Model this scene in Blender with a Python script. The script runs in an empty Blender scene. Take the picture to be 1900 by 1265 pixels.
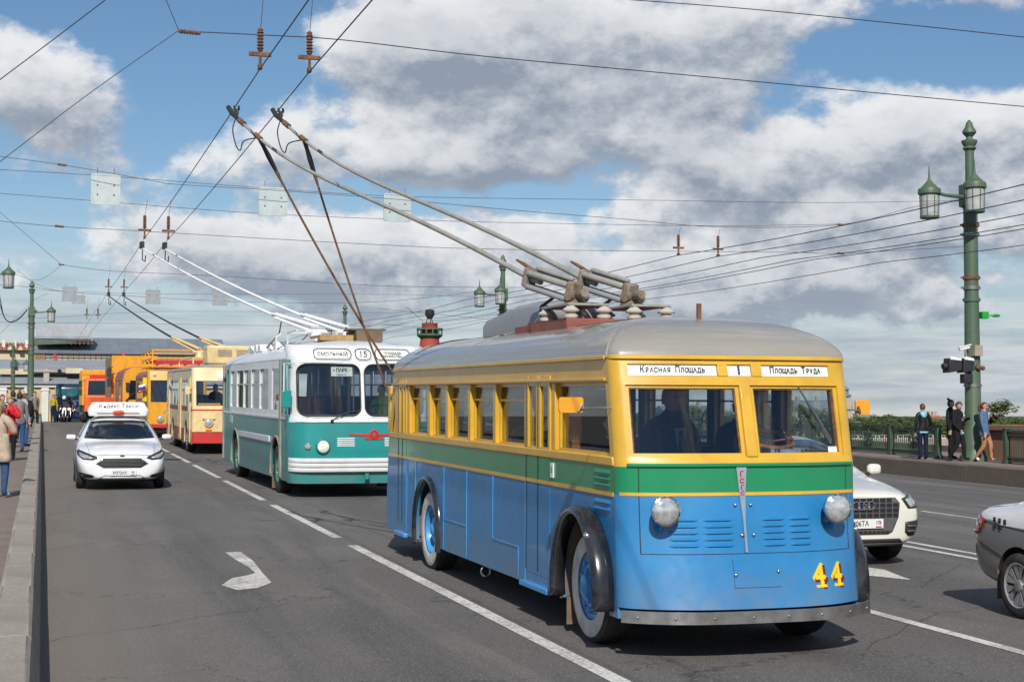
import bpy, bmesh, math, random
from mathutils import Vector, Matrix, Euler
from mathutils.bvhtree import BVHTree
random.seed(7)
R = math.radians
SC = bpy.context.scene
COL = SC.collection

# ------------------------------------------------------------------ camera, sky, sun, exposure
F_PX, PW, PH = 2900.0, 1900.0, 1265.0
PITCH, YAW = 0.047377, 0.291780
GRADE = 48.0 / 2900.0
CAM_H = 2.1
cam_data = bpy.data.cameras.new('camera')
cam = bpy.data.objects.new('camera', cam_data)
COL.objects.link(cam)
cam.location = (0, 0, CAM_H)
cam.rotation_euler = (R(90) + PITCH, 0, -YAW)
cam_data.sensor_width = 36.0
cam_data.lens = 36.0 * F_PX / PW
cam_data.clip_start = 0.1
cam_data.clip_end = 20000
SC.camera = cam

SUN_TRAVEL = Vector((0.12, 0.46, -0.36)).normalized()
SUN_TO = -SUN_TRAVEL
sun_data = bpy.data.lights.new('sun', 'SUN')
sun_data.energy = 4.4
sun_data.angle = R(0.53)
sun_data.color = (1.0, 0.955, 0.88)
sun = bpy.data.objects.new('sun', sun_data)
COL.objects.link(sun)
sun.rotation_euler = SUN_TRAVEL.to_track_quat('-Z', 'Y').to_euler()

SC.view_settings.view_transform = 'Standard'
SC.view_settings.look = 'None'
SC.view_settings.exposure = 0.0
SC.view_settings.gamma = 1.0
SC.view_settings.use_curve_mapping = False
SC.cycles.max_bounces = 8
SC.cycles.transparent_max_bounces = 16
SC.cycles.caustics_reflective = False
SC.cycles.caustics_refractive = False

world = bpy.data.worlds.new('World')
SC.world = world
world.use_nodes = True


class NT:
    """small helper to write node trees"""
    def __init__(s, tree):
        s.t = tree
        s.n = tree.nodes
        s.l = tree.links

    def node(s, kind, **kw):
        nd = s.n.new(kind)
        for k, v in kw.items():
            setattr(nd, k, v)
        return nd

    def link(s, a, b):
        s.l.new(a, b)

    def put(s, sock, v):
        if hasattr(v, 'is_output') or hasattr(v, 'links'):
            s.l.new(v, sock)
        else:
            sock.default_value = v

    def m(s, op, a, b=None, c=None, clamp=False):
        nd = s.n.new('ShaderNodeMath')
        nd.operation = op
        nd.use_clamp = clamp
        s.put(nd.inputs[0], a)
        if b is not None:
            s.put(nd.inputs[1], b)
        if c is not None:
            s.put(nd.inputs[2], c)
        return nd.outputs[0]

    def smooth(s, v, a, b, o0=0.0, o1=1.0):
        nd = s.n.new('ShaderNodeMapRange')
        nd.interpolation_type = 'SMOOTHSTEP'
        s.put(nd.inputs[0], v)
        nd.inputs[1].default_value = a
        nd.inputs[2].default_value = b
        nd.inputs[3].default_value = o0
        nd.inputs[4].default_value = o1
        return nd.outputs[0]

    def noise(s, vec, scale, detail=4.0, rough=0.5, lac=2.0, dist=0.0):
        nd = s.n.new('ShaderNodeTexNoise')
        s.put(nd.inputs['Vector'], vec)
        nd.inputs['Scale'].default_value = scale
        nd.inputs['Detail'].default_value = detail
        nd.inputs['Roughness'].default_value = rough
        nd.inputs['Lacunarity'].default_value = lac
        nd.inputs['Distortion'].default_value = dist
        return nd.outputs[0]

    def mix(s, fac, a, b):
        nd = s.n.new('ShaderNodeMix')
        nd.data_type = 'RGBA'
        s.put(nd.inputs[0], fac)
        s.put(nd.inputs[6], a)
        s.put(nd.inputs[7], b)
        return nd.outputs[2]

    def xyz(s, x, y, z):
        nd = s.n.new('ShaderNodeCombineXYZ')
        s.put(nd.inputs[0], x)
        s.put(nd.inputs[1], y)
        s.put(nd.inputs[2], z)
        return nd.outputs[0]


def rgb(r, g, b):
    def f(c):
        c /= 255.0
        return c / 12.92 if c <= 0.04045 else ((c + 0.055) / 1.055) ** 2.4
    return (f(r), f(g), f(b), 1.0)


def build_sky():
    # cloud density as a node group over the direction (azimuth and elevation)
    gt = bpy.data.node_groups.new('cloud_density', 'ShaderNodeTree')
    gt.interface.new_socket('az', in_out='INPUT', socket_type='NodeSocketFloat')
    gt.interface.new_socket('el', in_out='INPUT', socket_type='NodeSocketFloat')
    gt.interface.new_socket('density', in_out='OUTPUT', socket_type='NodeSocketFloat')
    g = NT(gt)
    gi = g.node('NodeGroupInput')
    go = g.node('NodeGroupOutput')
    az, el = gi.outputs[0], gi.outputs[1]
    ce = g.m('COSINE', el)
    se = g.m('SINE', el)
    dx = g.m('MULTIPLY', g.m('SINE', az), ce)
    dy = g.m('MULTIPLY', g.m('COSINE', az), ce)
    vec = g.xyz(dx, dy, g.m('MULTIPLY', se, 1.55))
    n1 = g.noise(vec, 10.5, 11.0, 0.60, 2.1, 0.0)
    n2 = g.noise(vec, 4.2, 3.0, 0.5)
    n3 = g.noise(vec, 24.0, 8.0, 0.58, 2.1, 0.0)
    near = g.smooth(el, 0.03, 0.20, 0.62, 0.26)
    d = g.m('ADD', g.m('MULTIPLY', n1, 0.80), g.m('MULTIPLY_ADD', n2, 0.45, -0.075))
    d = g.m('ADD', d, g.m('MULTIPLY', g.m('SUBTRACT', n3, 0.5), near))
    d = g.m('ADD', d, 0.140)
    # the cloud masses of this sky: x, y (direction in photo pixels), radii, amount
    blobs = [(900, 150, 420, 130, .20), (1180, 60, 420, 90, .16), (700, 60, 260, 80, .08), (420, 300, 220, 60, .15),
             (80, 180, 170, 90, .20), (330, 480, 260, 70, .24), (1330, 300, 260, 110, .16),
             (1740, 260, 240, 70, .20), (1820, 330, 180, 90, .12), (1620, 450, 330, 130, .15), (1720, 560, 260, 60, .10), (1420, 520, 160, 60, .06), (1000, 480, 340, 90, .14),
             (640, 500, 220, 90, .12), (200, 340, 160, 40, .12), (1250, 560, 420, 70, .10), (560, 420, 160, 60, .10), (860, 300, 150, 60, .16),
             (330, 140, 170, 120, -.24), (150, 20, 240, 70, -.18), (450, 90, 110, 90, -.18), (620, 170, 60, 60, -.06),
             (1680, 110, 220, 50, -.26), (1860, 130, 160, 40, -.20), (930, 370, 210, 40, -.20), (650, 300, 80, 60, -.04), (60, 420, 130, 50, -.18),
             (1480, 200, 120, 60, -.10), (1080, 270, 120, 60, -.12), (420, 640, 420, 45, -.10), (1850, 20, 120, 50, .10), (1700, 640, 300, 60, -.02), (330, 420, 90, 40, .05), (100, 640, 300, 80, -.16)]
    for (bx, by, rx, ry, a) in blobs:
        a0 = math.atan((bx - 950) / F_PX) + YAW
        e0 = PITCH + math.atan((PH / 2 - by) / F_PX)
        qa = g.m('DIVIDE', g.m('SUBTRACT', az, a0), rx / F_PX)
        qe = g.m('DIVIDE', g.m('SUBTRACT', el, e0), ry / F_PX)
        q = g.m('ADD', g.m('MULTIPLY', qa, qa), g.m('MULTIPLY', qe, qe))
        e = g.m('EXPONENT', g.m('MULTIPLY', q, -1.0))
        d = g.m('MULTIPLY_ADD', e, a, d)
    g.link(d, go.inputs[0])

    w = NT(world.node_tree)
    w.n.clear()
    out = w.node('ShaderNodeOutputWorld')
    sky = w.node('ShaderNodeTexSky')
    sky.sky_type = 'NISHITA'
    sky.sun_disc = False
    sky.sun_elevation = math.asin(SUN_TO.z)
    sky.sun_rotation = math.atan2(SUN_TO.x, SUN_TO.y)
    sky.altitude = 50
    sky.air_density = 1.0
    sky.dust_density = 0.15
    sky.ozone_density = 3.0
    tc = w.node('ShaderNodeTexCoord')
    sep = w.node('ShaderNodeSeparateXYZ')
    w.link(tc.outputs['Generated'], sep.inputs[0])
    az = w.m('ARCTAN2', sep.outputs[0], sep.outputs[1])
    el = w.m('ARCSINE', sep.outputs[2])
    grp = w.node('ShaderNodeGroup')
    grp.node_tree = gt
    w.link(az, grp.inputs[0])
    w.link(el, grp.inputs[1])
    grp2 = w.node('ShaderNodeGroup')
    grp2.node_tree = gt
    w.link(w.m('SUBTRACT', az, 0.012), grp2.inputs[0])
    w.link(w.m('ADD', el, 0.020), grp2.inputs[1])
    grp3 = w.node('ShaderNodeGroup')
    grp3.node_tree = gt
    w.link(w.m('SUBTRACT', az, 0.004), grp3.inputs[0])
    w.link(w.m('ADD', el, 0.008), grp3.inputs[1])
    D, DU, DS = grp.outputs[0], grp2.outputs[0], grp3.outputs[0]
    cover = w.smooth(D, 0.665, 0.810)
    lit = w.smooth(w.m('ADD', w.m('SUBTRACT', D, DU), w.m('MULTIPLY', w.m('SUBTRACT', D, DS), 1.0)), -0.26, 0.26)
    thick = w.smooth(D, 0.78, 1.08)
    vec = w.xyz(w.m('MULTIPLY', az, 1.0), w.m('MULTIPLY', el, 1.6), 0.3)
    soft = w.noise(vec, 13.0, 7.0, 0.6)
    litn = w.m('ADD', w.m('MULTIPLY', lit, 0.95), w.m('MULTIPLY_ADD', soft, 0.9, -0.40))
    litn = w.m('SUBTRACT', litn, w.m('MULTIPLY', thick, 0.36), clamp=True)
    ccol = w.mix(litn, (0.285, 0.335, 0.415, 1), (0.84, 0.85, 0.865, 1))
    # distant clouds sink into bluish air close to the horizon
    low = w.smooth(el, 0.0, 0.10, 1.0, 0.0)
    ccol = w.mix(w.m('MULTIPLY', low, 0.32), ccol, (0.42, 0.51, 0.60, 1))
    # thin layered cloud fills the lowest sky
    vl = w.xyz(w.m('MULTIPLY', az, 3.0), w.m('MULTIPLY', el, 26.0), 1.7)
    veil = w.m('MULTIPLY', w.smooth(el, 0.03, 0.145, 1.0, 0.0), w.smooth(w.noise(vl, 2.6, 6.0, 0.6), 0.30, 0.62, 0.66, 1.0))
    vcol = w.mix(w.smooth(w.noise(vl, 3.4, 5.0, 0.6), 0.35, 0.65), (0.39, 0.46, 0.535, 1), (0.60, 0.64, 0.68, 1))
    hs = w.node('ShaderNodeHueSaturation')
    hs.inputs['Saturation'].default_value = 1.12
    hs.inputs['Value'].default_value = 1.0
    w.link(sky.outputs[0], hs.inputs['Color'])
    b1 = w.node('ShaderNodeBackground')
    w.link(hs.outputs[0], b1.inputs[0])
    b1.inputs[1].default_value = 0.085
    b2 = w.node('ShaderNodeBackground')
    w.link(ccol, b2.inputs[0])
    b2.inputs[1].default_value = 1.0
    ms = w.node('ShaderNodeMixShader')
    w.link(w.m('MULTIPLY', cover, 0.97), ms.inputs[0])
    w.link(b1.outputs[0], ms.inputs[1])
    w.link(b2.outputs[0], ms.inputs[2])
    b3 = w.node('ShaderNodeBackground')
    w.link(vcol, b3.inputs[0])
    ms2 = w.node('ShaderNodeMixShader')
    w.link(w.m('MULTIPLY', veil, w.m('SUBTRACT', 1.0, w.m('MULTIPLY', cover, 0.88))), ms2.inputs[0])
    w.link(ms.outputs[0], ms2.inputs[1])
    w.link(b3.outputs[0], ms2.inputs[2])
    w.link(ms2.outputs[0], out.inputs[0])
    world.cycles.sampling_method = 'MANUAL'
    world.cycles.sample_map_resolution = 512


build_sky()

# ------------------------------------------------------------------ the place in numbers
FWD = Vector((math.sin(YAW) * math.cos(PITCH), math.cos(YAW) * math.cos(PITCH), math.sin(PITCH)))
RGT = Vector((math.cos(YAW), -math.sin(YAW), 0))
UPV = RGT.cross(FWD)
CAMP = Vector((0, 0, CAM_H))


def at(x, y, Y):
    """world point seen at photo pixel (x, y) standing on the cross-section of the bridge at distance Y"""
    d = FWD + RGT * ((x - PW / 2) / F_PX) + UPV * ((PH / 2 - y) / F_PX)
    return CAMP + d * (Y / d.y)


CREST = 85.0


def deck(y, x=0.0):
    """height of the road surface: even grade, a crest, then down to the far bank; falls off to the right kerb"""
    if y < CREST:
        z = GRADE * y
    else:
        k = 0.00056
        ye = min(y, 150.0)
        z = GRADE * y - k / 2 * (ye - CREST) ** 2
        if y > 150:
            z -= k * 65 * (y - 150)
    if x > 11.8:
        z -= 0.025 * (min(x, 24.2) - 11.8)
    return z


def slope(y):
    return math.atan((deck(y + .5) - deck(y - .5)))


# ------------------------------------------------------------------ objects
def tag(o, label=None, cat=None, group=None, kind=None):
    if label: o['label'] = label
    if cat: o['category'] = cat
    if group: o['group'] = group
    if kind: o['kind'] = kind
    return o


def thing(name, loc, label, cat, rz=0.0, rx=0.0, group=None):
    o = bpy.data.objects.new(name, None)
    o.empty_display_size = 0.2
    COL.objects.link(o)
    o.location = loc
    o.rotation_euler = (rx, 0, rz)
    return tag(o, label, cat, group)


class MB:
    def __init__(s):
        s.v = []
        s.f = []
        s.mi = []
        s.cur = 0

    def add(s, vs, fs, M=None):
        b = len(s.v)
        if M is None:
            s.v.extend([tuple(p) for p in vs])
        else:
            s.v.extend([tuple(M @ Vector(p)) for p in vs])
        for f in fs:
            s.f.append([i + b for i in f])
            s.mi.append(s.cur)
        return s

    def box(s, x0, x1, y0, y1, z0, z1, M=None):
        return s.add([(x0, y0, z0), (x1, y0, z0), (x1, y1, z0), (x0, y1, z0), (x0, y0, z1), (x1, y0, z1), (x1, y1, z1), (x0, y1, z1)],
                     [(3, 2, 1, 0), (4, 5, 6, 7), (0, 1, 5, 4), (1, 2, 6, 5), (2, 3, 7, 6), (3, 0, 4, 7)], M)

    def cbox(s, c, d, M=None):
        return s.box(c[0] - d[0] / 2, c[0] + d[0] / 2, c[1] - d[1] / 2, c[1] + d[1] / 2, c[2] - d[2] / 2, c[2] + d[2] / 2, M)

    def bar(s, a, b, w, h, up=(0, 0, 1)):
        """box beam from a to b"""
        a, b = Vector(a), Vector(b)
        d = (b - a)
        L = d.length
        d.normalize()
        u = Vector(up)
        x = d.cross(u)
        if x.length < 1e-4: x = d.cross(Vector((1, 0, 0)))
        x.normalize()
        z = x.cross(d)
        M = Matrix((x, d, z)).transposed().to_4x4()
        M.translation = a
        return s.box(-w / 2, w / 2, 0, L, -h / 2, h / 2, M)

    def tube(s, pts, r, n=8, caps=True, closed=False):
        pts = [Vector(p) for p in pts]
        m = len(pts)
        rr = r if isinstance(r, (list, tuple)) else [r] * m
        rings = []
        prev = None
        for i, p in enumerate(pts):
            if closed:
                t = pts[(i + 1) % m] - pts[i - 1]
            else:
                t = pts[min(i + 1, m - 1)] - pts[max(i - 1, 0)]
            t.normalize()
            if prev is None:
                a = Vector((0, 0, 1)) if abs(t.z) < 0.9 else Vector((1, 0, 0))
                x = t.cross(a).normalized()
            else:
                x = (prev - t * prev.dot(t))
                if x.length < 1e-5: x = t.cross(Vector((0, 0, 1)))
                x.normalize()
            prev = x
            y = t.cross(x)
            rings.append([p + (x * math.cos(2 * math.pi * k / n) + y * math.sin(2 * math.pi * k / n)) * rr[i] for k in range(n)])
        vs = [v for rg in rings for v in rg]
        fs = []
        for i in range(m if closed else m - 1):
            j = (i + 1) % m
            for k in range(n):
                fs.append((i * n + k, i * n + (k + 1) % n, j * n + (k + 1) % n, j * n + k))
        if caps and not closed:
            fs.append(tuple(range(n - 1, -1, -1)))
            fs.append(tuple((m - 1) * n + k for k in range(n)))
        return s.add(vs, fs)

    def lathe(s, prof, n=24, M=None, caps=True):
        """profile of (r, z) pairs spun about z"""
        vs, fs = [], []
        for (r, z) in prof:
            for k in range(n):
                a = 2 * math.pi * k / n
                vs.append((r * math.cos(a), r * math.sin(a), z))
        for i in range(len(prof) - 1):
            for k in range(n):
                fs.append((i * n + k, i * n + (k + 1) % n, (i + 1) * n + (k + 1) % n, (i + 1) * n + k))
        if caps:
            fs.append(tuple(range(n - 1, -1, -1)))
            b = (len(prof) - 1) * n
            fs.append(tuple(b + k for k in range(n)))
        return s.add(vs, fs, M)

    def prism(s, poly, a0, a1, axis='x'):
        """2D polygon pushed along an axis; poly in (y,z) for x, (x,z) for y, (x,y) for z"""
        n = len(poly)

        def P(q, a):
            return {'x': (a, q[0], q[1]), 'y': (q[0], a, q[1]), 'z': (q[0], q[1], a)}[axis]
        vs = [P(q, a0) for q in poly] + [P(q, a1) for q in poly]
        fs = [tuple(range(n)), tuple(range(2 * n - 1, n - 1, -1))]
        for i in range(n):
            j = (i + 1) % n
            fs.append((i, i + n, j + n, j))
        return s.add(vs, fs)

    def grid(s, rows, closed=False):
        n = len(rows[0])
        vs = [p for r in rows for p in r]
        fs = []
        for i in range(len(rows) - 1):
            for k in range(n if closed else n - 1):
                kk = (k + 1) % n
                fs.append((i * n + k, i * n + kk, (i + 1) * n + kk, (i + 1) * n + k))
        return s.add(vs, fs)

    def ell(s, c, rx, ry, rz, n=14, m=9, M=None):
        vs, fs = [], []
        T = Matrix.Translation(Vector(c))
        if M is not None: T = T @ M
        vs.append((0, 0, -rz))
        for i in range(1, m):
            t = -math.pi / 2 + math.pi * i / m
            for k in range(n):
                a = 2 * math.pi * k / n
                vs.append((rx * math.cos(t) * math.cos(a), ry * math.cos(t) * math.sin(a), rz * math.sin(t)))
        vs.append((0, 0, rz))
        for k in range(n):
            fs.append((0, 1 + (k + 1) % n, 1 + k))
        for i in range(m - 2):
            for k in range(n):
                fs.append((1 + i * n + k, 1 + i * n + (k + 1) % n, 1 + (i + 1) * n + (k + 1) % n, 1 + (i + 1) * n + k))
        b = 1 + (m - 2) * n
        for k in range(n):
            fs.append((b + k, b + (k + 1) % n, len(vs) - 1))
        return s.add(vs, fs, T)

    def mesh(s, name, mats, angle=38, fix=True):
        me = bpy.data.meshes.new(name)
        me.from_pydata(s.v, [], s.f)
        if not isinstance(mats, (list, tuple)): mats = [mats]
        for m in mats: me.materials.append(m)
        me.polygons.foreach_set('material_index', s.mi)
        if fix:
            bm = bmesh.new()
            bm.from_mesh(me)
            bmesh.ops.remove_doubles(bm, verts=bm.verts, dist=2e-5)
            bmesh.ops.recalc_face_normals(bm, faces=bm.faces)
            bm.to_mesh(me)
            bm.free()
        if angle:
            me.polygons.foreach_set('use_smooth', [True] * len(me.polygons))
            me.set_sharp_from_angle(angle=R(angle))
        me.update()
        return me

    def build(s, name, mats, parent=None, angle=38, bevel=0.0, seg=2, loc=None, fix=True):
        me = s.mesh(name, mats, angle, fix)
        return link(name, me, parent, bevel, seg, loc)


def link(name, me, parent=None, bevel=0.0, seg=2, loc=None):
    o = bpy.data.objects.new(name, me)
    COL.objects.link(o)
    if parent is not None: o.parent = parent
    if loc is not None: o.location = loc
    if bevel:
        b = o.modifiers.new('bevel', 'BEVEL')
        b.width = bevel
        b.segments = seg
        b.limit_method = 'ANGLE'
        b.angle_limit = R(40)
        b.harden_normals = False
    return o


def copy_tree(o, parent=None):
    c = o.copy()
    COL.objects.link(c)
    if parent is not None: c.parent = parent
    for ch in list(o.children):
        copy_tree(ch, c)
    return c


def flat_mesh(o):
    """the mesh of an object with its modifiers applied"""
    dg = bpy.context.evaluated_depsgraph_get()
    dg.update()
    return bpy.data.meshes.new_from_object(o.evaluated_get(dg))


def bake(o):
    me = flat_mesh(o)
    old = o.data
    o.modifiers.clear()
    o.data = me
    me.name = o.name
    return o


def cut(o, cutter):
    md = o.modifiers.new('cut', 'BOOLEAN')
    md.operation = 'DIFFERENCE'
    md.object = cutter
    md.solver = 'EXACT'
    bake(o)
    me = cutter.data
    bpy.data.objects.remove(cutter)
    o.data.polygons.foreach_set('use_smooth', [True] * len(o.data.polygons))
    o.data.set_sharp_from_angle(angle=R(35))


def text(name, s, size, mat, parent, loc, rot=(math.pi / 2, 0, 0), ext=0.002, bold=0.0, sx=1.0, align='CENTER', shear=0.0):
    cu = bpy.data.curves.new(name, 'FONT')
    cu.body = s
    cu.size = size
    cu.extrude = ext
    cu.offset = bold
    cu.shear = shear
    cu.align_x = align
    cu.align_y = 'CENTER'
    cu.resolution_u = 3
    t = bpy.data.objects.new(name, cu)
    COL.objects.link(t)
    me = flat_mesh(t)
    bpy.data.objects.remove(t)
    me.materials.clear()
    me.materials.append(mat)
    o = link(name, me, parent, loc=loc)
    o.rotation_euler = rot
    o.scale = (sx, 1, 1)
    return o

# ------------------------------------------------------------------ materials
MATS = {}


def mat(name, col, rough=0.5, metal=0.0, var=0.12, vs=3.0, bump=0.0, bs=60.0, coat=0.0, dirt=None, dirt_amt=0.0, dirt_s=1.5, streak=False,
        spec=0.5, emit=None, es=0.0, rvar=0.0, skirt=None):
    """principled with uneven colour, optional grime patches and fine relief"""
    if name in MATS: return MATS[name]
    m = bpy.data.materials.new(name)
    m.use_nodes = True
    t = NT(m.node_tree)
    p = m.node_tree.nodes['Principled BSDF']
    tc = t.node('ShaderNodeTexCoord')
    oc = tc.outputs['Object']
    c = col
    if var > 0:
        n = t.noise(oc, vs, 5.0, 0.6)
        dark = tuple(x * (1 - var) for x in col[:3]) + (1,)
        lite = tuple(min(1, x * (1 + var)) for x in col[:3]) + (1,)
        c = t.mix(t.smooth(n, 0.3, 0.7), dark, lite)
    if dirt is not None:
        v = oc
        if streak:
            mp = t.node('ShaderNodeMapping')
            t.link(oc, mp.inputs[0])
            mp.inputs['Scale'].default_value = (6, 6, 0.7)
            v = mp.outputs[0]
        n2 = t.noise(v, dirt_s, 6.0, 0.65)
        f = t.m('MULTIPLY', t.smooth(n2, 0.42, 0.72), dirt_amt)
        c = t.mix(f, c, dirt)
    if skirt is not None:
        # road dust that settles low on the bodywork
        sp = t.node('ShaderNodeSeparateXYZ')
        t.link(oc, sp.inputs[0])
        f2 = t.m('MULTIPLY', t.smooth(sp.outputs[2], .30, skirt, 0.48, 0.0), t.smooth(t.noise(oc, 3.5, 6.0, .65), .30, .68, .15, 1.0))
        c = t.mix(f2, c, (0.20, 0.175, 0.145, 1))
    t.put(p.inputs['Base Color'], c)
    p.inputs['Roughness'].default_value = rough
    if rvar:
        n3 = t.noise(oc, vs * 3, 4.0, 0.6)
        t.put(p.inputs['Roughness'], t.smooth(n3, 0.2, 0.8, max(0.02, rough - rvar), min(1, rough + rvar)))
    p.inputs['Metallic'].default_value = metal
    p.inputs['Coat Weight'].default_value = coat
    p.inputs['Coat Roughness'].default_value = 0.06
    p.inputs['Specular IOR Level'].default_value = spec
    if emit is not None:
        p.inputs['Emission Color'].default_value = emit
        p.inputs['Emission Strength'].default_value = es
    if bump:
        nb = t.noise(oc, bs, 4.0, 0.6)
        b = t.node('ShaderNodeBump')
        b.inputs['Strength'].default_value = bump
        b.inputs['Distance'].default_value = 0.01
        t.link(nb, b.inputs['Height'])
        t.link(b.outputs[0], p.inputs['Normal'])
    MATS[name] = m
    return m


def glass(name, tint, alpha_mix=0.75, rough=0.0):
    """window pane: mostly see-through, with mirror reflections that grow at grazing angles"""
    if name in MATS: return MATS[name]
    m = bpy.data.materials.new(name)
    m.use_nodes = True
    t = NT(m.node_tree)
    t.n.clear()
    out = t.node('ShaderNodeOutputMaterial')
    tr = t.node('ShaderNodeBsdfTransparent')
    tr.inputs[0].default_value = tint
    gl = t.node('ShaderNodeBsdfGlossy')
    gl.inputs['Roughness'].default_value = rough
    gl.inputs[0].default_value = (0.95, 0.97, 1, 1)
    fr = t.node('ShaderNodeLayerWeight')
    fr.inputs[0].default_value = 0.5
    f5 = t.m('MULTIPLY_ADD', t.m('POWER', fr.outputs[1], 5.0), 0.94, 0.045)
    ms = t.node('ShaderNodeMixShader')
    t.link(t.m('MULTIPLY_ADD', f5, 0.6, alpha_mix - 0.75, clamp=True), ms.inputs[0])
    t.link(tr.outputs[0], ms.inputs[1])
    t.link(gl.outputs[0], ms.inputs[2])
    t.link(ms.outputs[0], out.inputs[0])
    MATS[name] = m
    return m


DUST = (0.22, 0.19, 0.15, 1)
GRIME = (0.06, 0.055, 0.05, 1)
M_blue = mat('bus_blue_paint', (0.020, 0.200, 0.46, 1), 0.33, var=0.08, vs=1.5, dirt=(0.055, 0.25, 0.46, 1), dirt_amt=0.45, dirt_s=1.3, coat=0.35, rvar=.10, bump=.16, bs=2.6, skirt=.85)
M_bluelight = mat('bus_moulding_paint', (0.055, 0.28, 0.60, 1), 0.35, var=0.06, coat=0.3)
M_green = mat('bus_green_paint', (0.004, 0.225, 0.085, 1), 0.30, var=0.08, vs=2, coat=0.4, bump=.14, bs=2.6, dirt=(0.05, 0.2, 0.1, 1), dirt_amt=.3)
M_yellow = mat('bus_yellow_paint', (0.66, 0.385, 0.035, 1), 0.36, var=0.08, vs=2.5, coat=0.25, dirt=(0.40, 0.22, 0.04, 1), dirt_amt=.28, dirt_s=4)
M_roof = mat('bus_roof_grey', (0.31, 0.295, 0.26, 1), 0.34, var=0.06, vs=1.2, dirt=(0.25, 0.19, 0.135, 1), dirt_amt=.5, dirt_s=1.2, coat=.6, rvar=.1)
M_rooftop = mat('roof_walkway_brown', (0.30, 0.22, 0.16, 1), 0.85, var=.2, vs=6, bump=.3)
M_black = mat('black_gloss_paint', (0.012, 0.013, 0.016, 1), 0.22, var=0.2, coat=0.5, dirt=(0.06, .06, .065, 1), dirt_amt=.5, dirt_s=3)
M_rubber = mat('tyre_rubber', (0.022, 0.021, 0.020, 1), 0.85, var=0.25, vs=8, dirt=(0.085, 0.075, 0.062, 1), dirt_amt=.7, dirt_s=4, bump=.3, bs=40)
M_whitewall = mat('whitewall_paint', (0.62, 0.60, 0.57, 1), 0.7, var=0.1, vs=9, dirt=(0.36, .31, .25, 1), dirt_amt=.55, dirt_s=7, bump=.5, bs=70)
M_chrome = mat('chrome', (0.75, 0.76, 0.78, 1), 0.12, 1.0, var=0.05)
M_steel = mat('worn_steel', (0.30, 0.29, 0.28, 1), 0.42, 0.75, var=.25, vs=7, dirt=(0.14, .12, .1, 1), dirt_amt=.6, dirt_s=4)
M_brown = mat('brown_canvas', (0.16, 0.115, 0.075, 1), 0.9, var=.2, vs=5, bump=.2)
M_dark = mat('dark_interior', (0.025, 0.025, 0.028, 1), 0.8, var=.2)
M_darker = mat('under_chassis', (0.014, 0.013, 0.012, 1), 0.9, var=.3)
M_rust = mat('rusty_iron', (0.16, 0.075, 0.035, 1), 0.8, var=.45, vs=18, bump=.3)
M_wire = mat('wire_dark', (0.035, 0.035, 0.038, 1), 0.55, 0.2, var=0)
M_rope = mat('rope_brown', (0.22, 0.115, 0.06, 1), 0.9, var=.35, vs=25)
M_polegrey = mat('pole_grey_paint', (0.30, 0.295, 0.27, 1), 0.45, var=.12, vs=5, dirt=(0.20, .15, .10, 1), dirt_amt=.4, dirt_s=6)
M_boxgrey = mat('roof_box_grey', (0.27, 0.285, 0.30, 1), 0.5, var=.1, dirt=(0.16, .14, .12, 1), dirt_amt=.4, dirt_s=3)
M_ceramic = mat('insulator_ceramic', (0.52, 0.49, 0.43, 1), 0.35, var=.12, vs=12)
M_redoxide = mat('red_oxide', (0.27, 0.075, 0.05, 1), 0.6, var=.2, vs=6, dirt=(.15, .09, .06, 1), dirt_amt=.5)
M_sign = mat('sign_white', (0.78, 0.78, 0.72, 1), 0.5, var=.04)
M_ink = mat('sign_ink_dark_blue', (0.012, 0.014, 0.05, 1), 0.6, var=0)
M_inkblue = mat('sign_ink_violet', (0.025, 0.02, 0.16, 1), 0.6, var=0)
M_red = mat('red_paint', (0.52, 0.022, 0.022, 1), 0.4, var=.08, coat=.2)
M_white = mat('white_paint', (0.78, 0.78, 0.77, 1), 0.4, var=.04, coat=.2)
M_lens = mat('headlamp_lens', (0.62, 0.62, 0.60, 1), 0.10, 0.55, var=.25, vs=18, coat=1.0)
M_reflector = mat('reflector_orange', (0.80, 0.34, 0.015, 1), 0.45, var=.05, coat=.2)
M_wood = mat('varnished_wood', (0.30, 0.105, 0.035, 1), 0.35, var=.3, vs=14, coat=.3)
M_curtain = mat('orange_curtain', (0.42, 0.15, 0.05, 1), 0.9, var=.2)
M_seat = mat('seat_leather', (0.10, 0.06, 0.04, 1), 0.6, var=.2)
G_clear = glass('window_glass', (0.86, 0.89, 0.90, 1), 0.77)
G_dark = glass('tinted_glass', (0.36, 0.41, 0.45, 1), 0.90)
M_carglass = mat('car_glass_dark', (0.008, 0.014, 0.020, 1), 0.04, var=.2, coat=1.0, spec=.6)
M_tealpaint = mat('bus_teal_paint', (0.010, 0.245, 0.235, 1), 0.32, var=.07, vs=2, coat=.35, dirt=(0.06, .20, .19, 1), dirt_amt=.45, dirt_s=1.3, skirt=.9, bump=.12, bs=2.4)
M_tealwhite = mat('bus_white_paint', (0.72, 0.73, 0.73, 1), 0.35, var=.05, coat=.3, dirt=(.45, .44, .42, 1), dirt_amt=.3, dirt_s=2)
M_rubberstrip = mat('door_edge_beige', (0.34, 0.29, 0.22, 1), 0.7, var=.15)
M_cream = mat('cream_paint', (0.74, 0.57, 0.29, 1), 0.4, var=.06, coat=.2, dirt=(.40, .28, .14, 1), dirt_amt=.45, dirt_s=1.6)
M_creamred = mat('cream_bus_red', (0.52, 0.035, 0.03, 1), 0.4, var=.1, coat=.2)
M_maroon = mat('maroon_paint', (0.22, 0.04, 0.03, 1), 0.5, var=.15)
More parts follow.
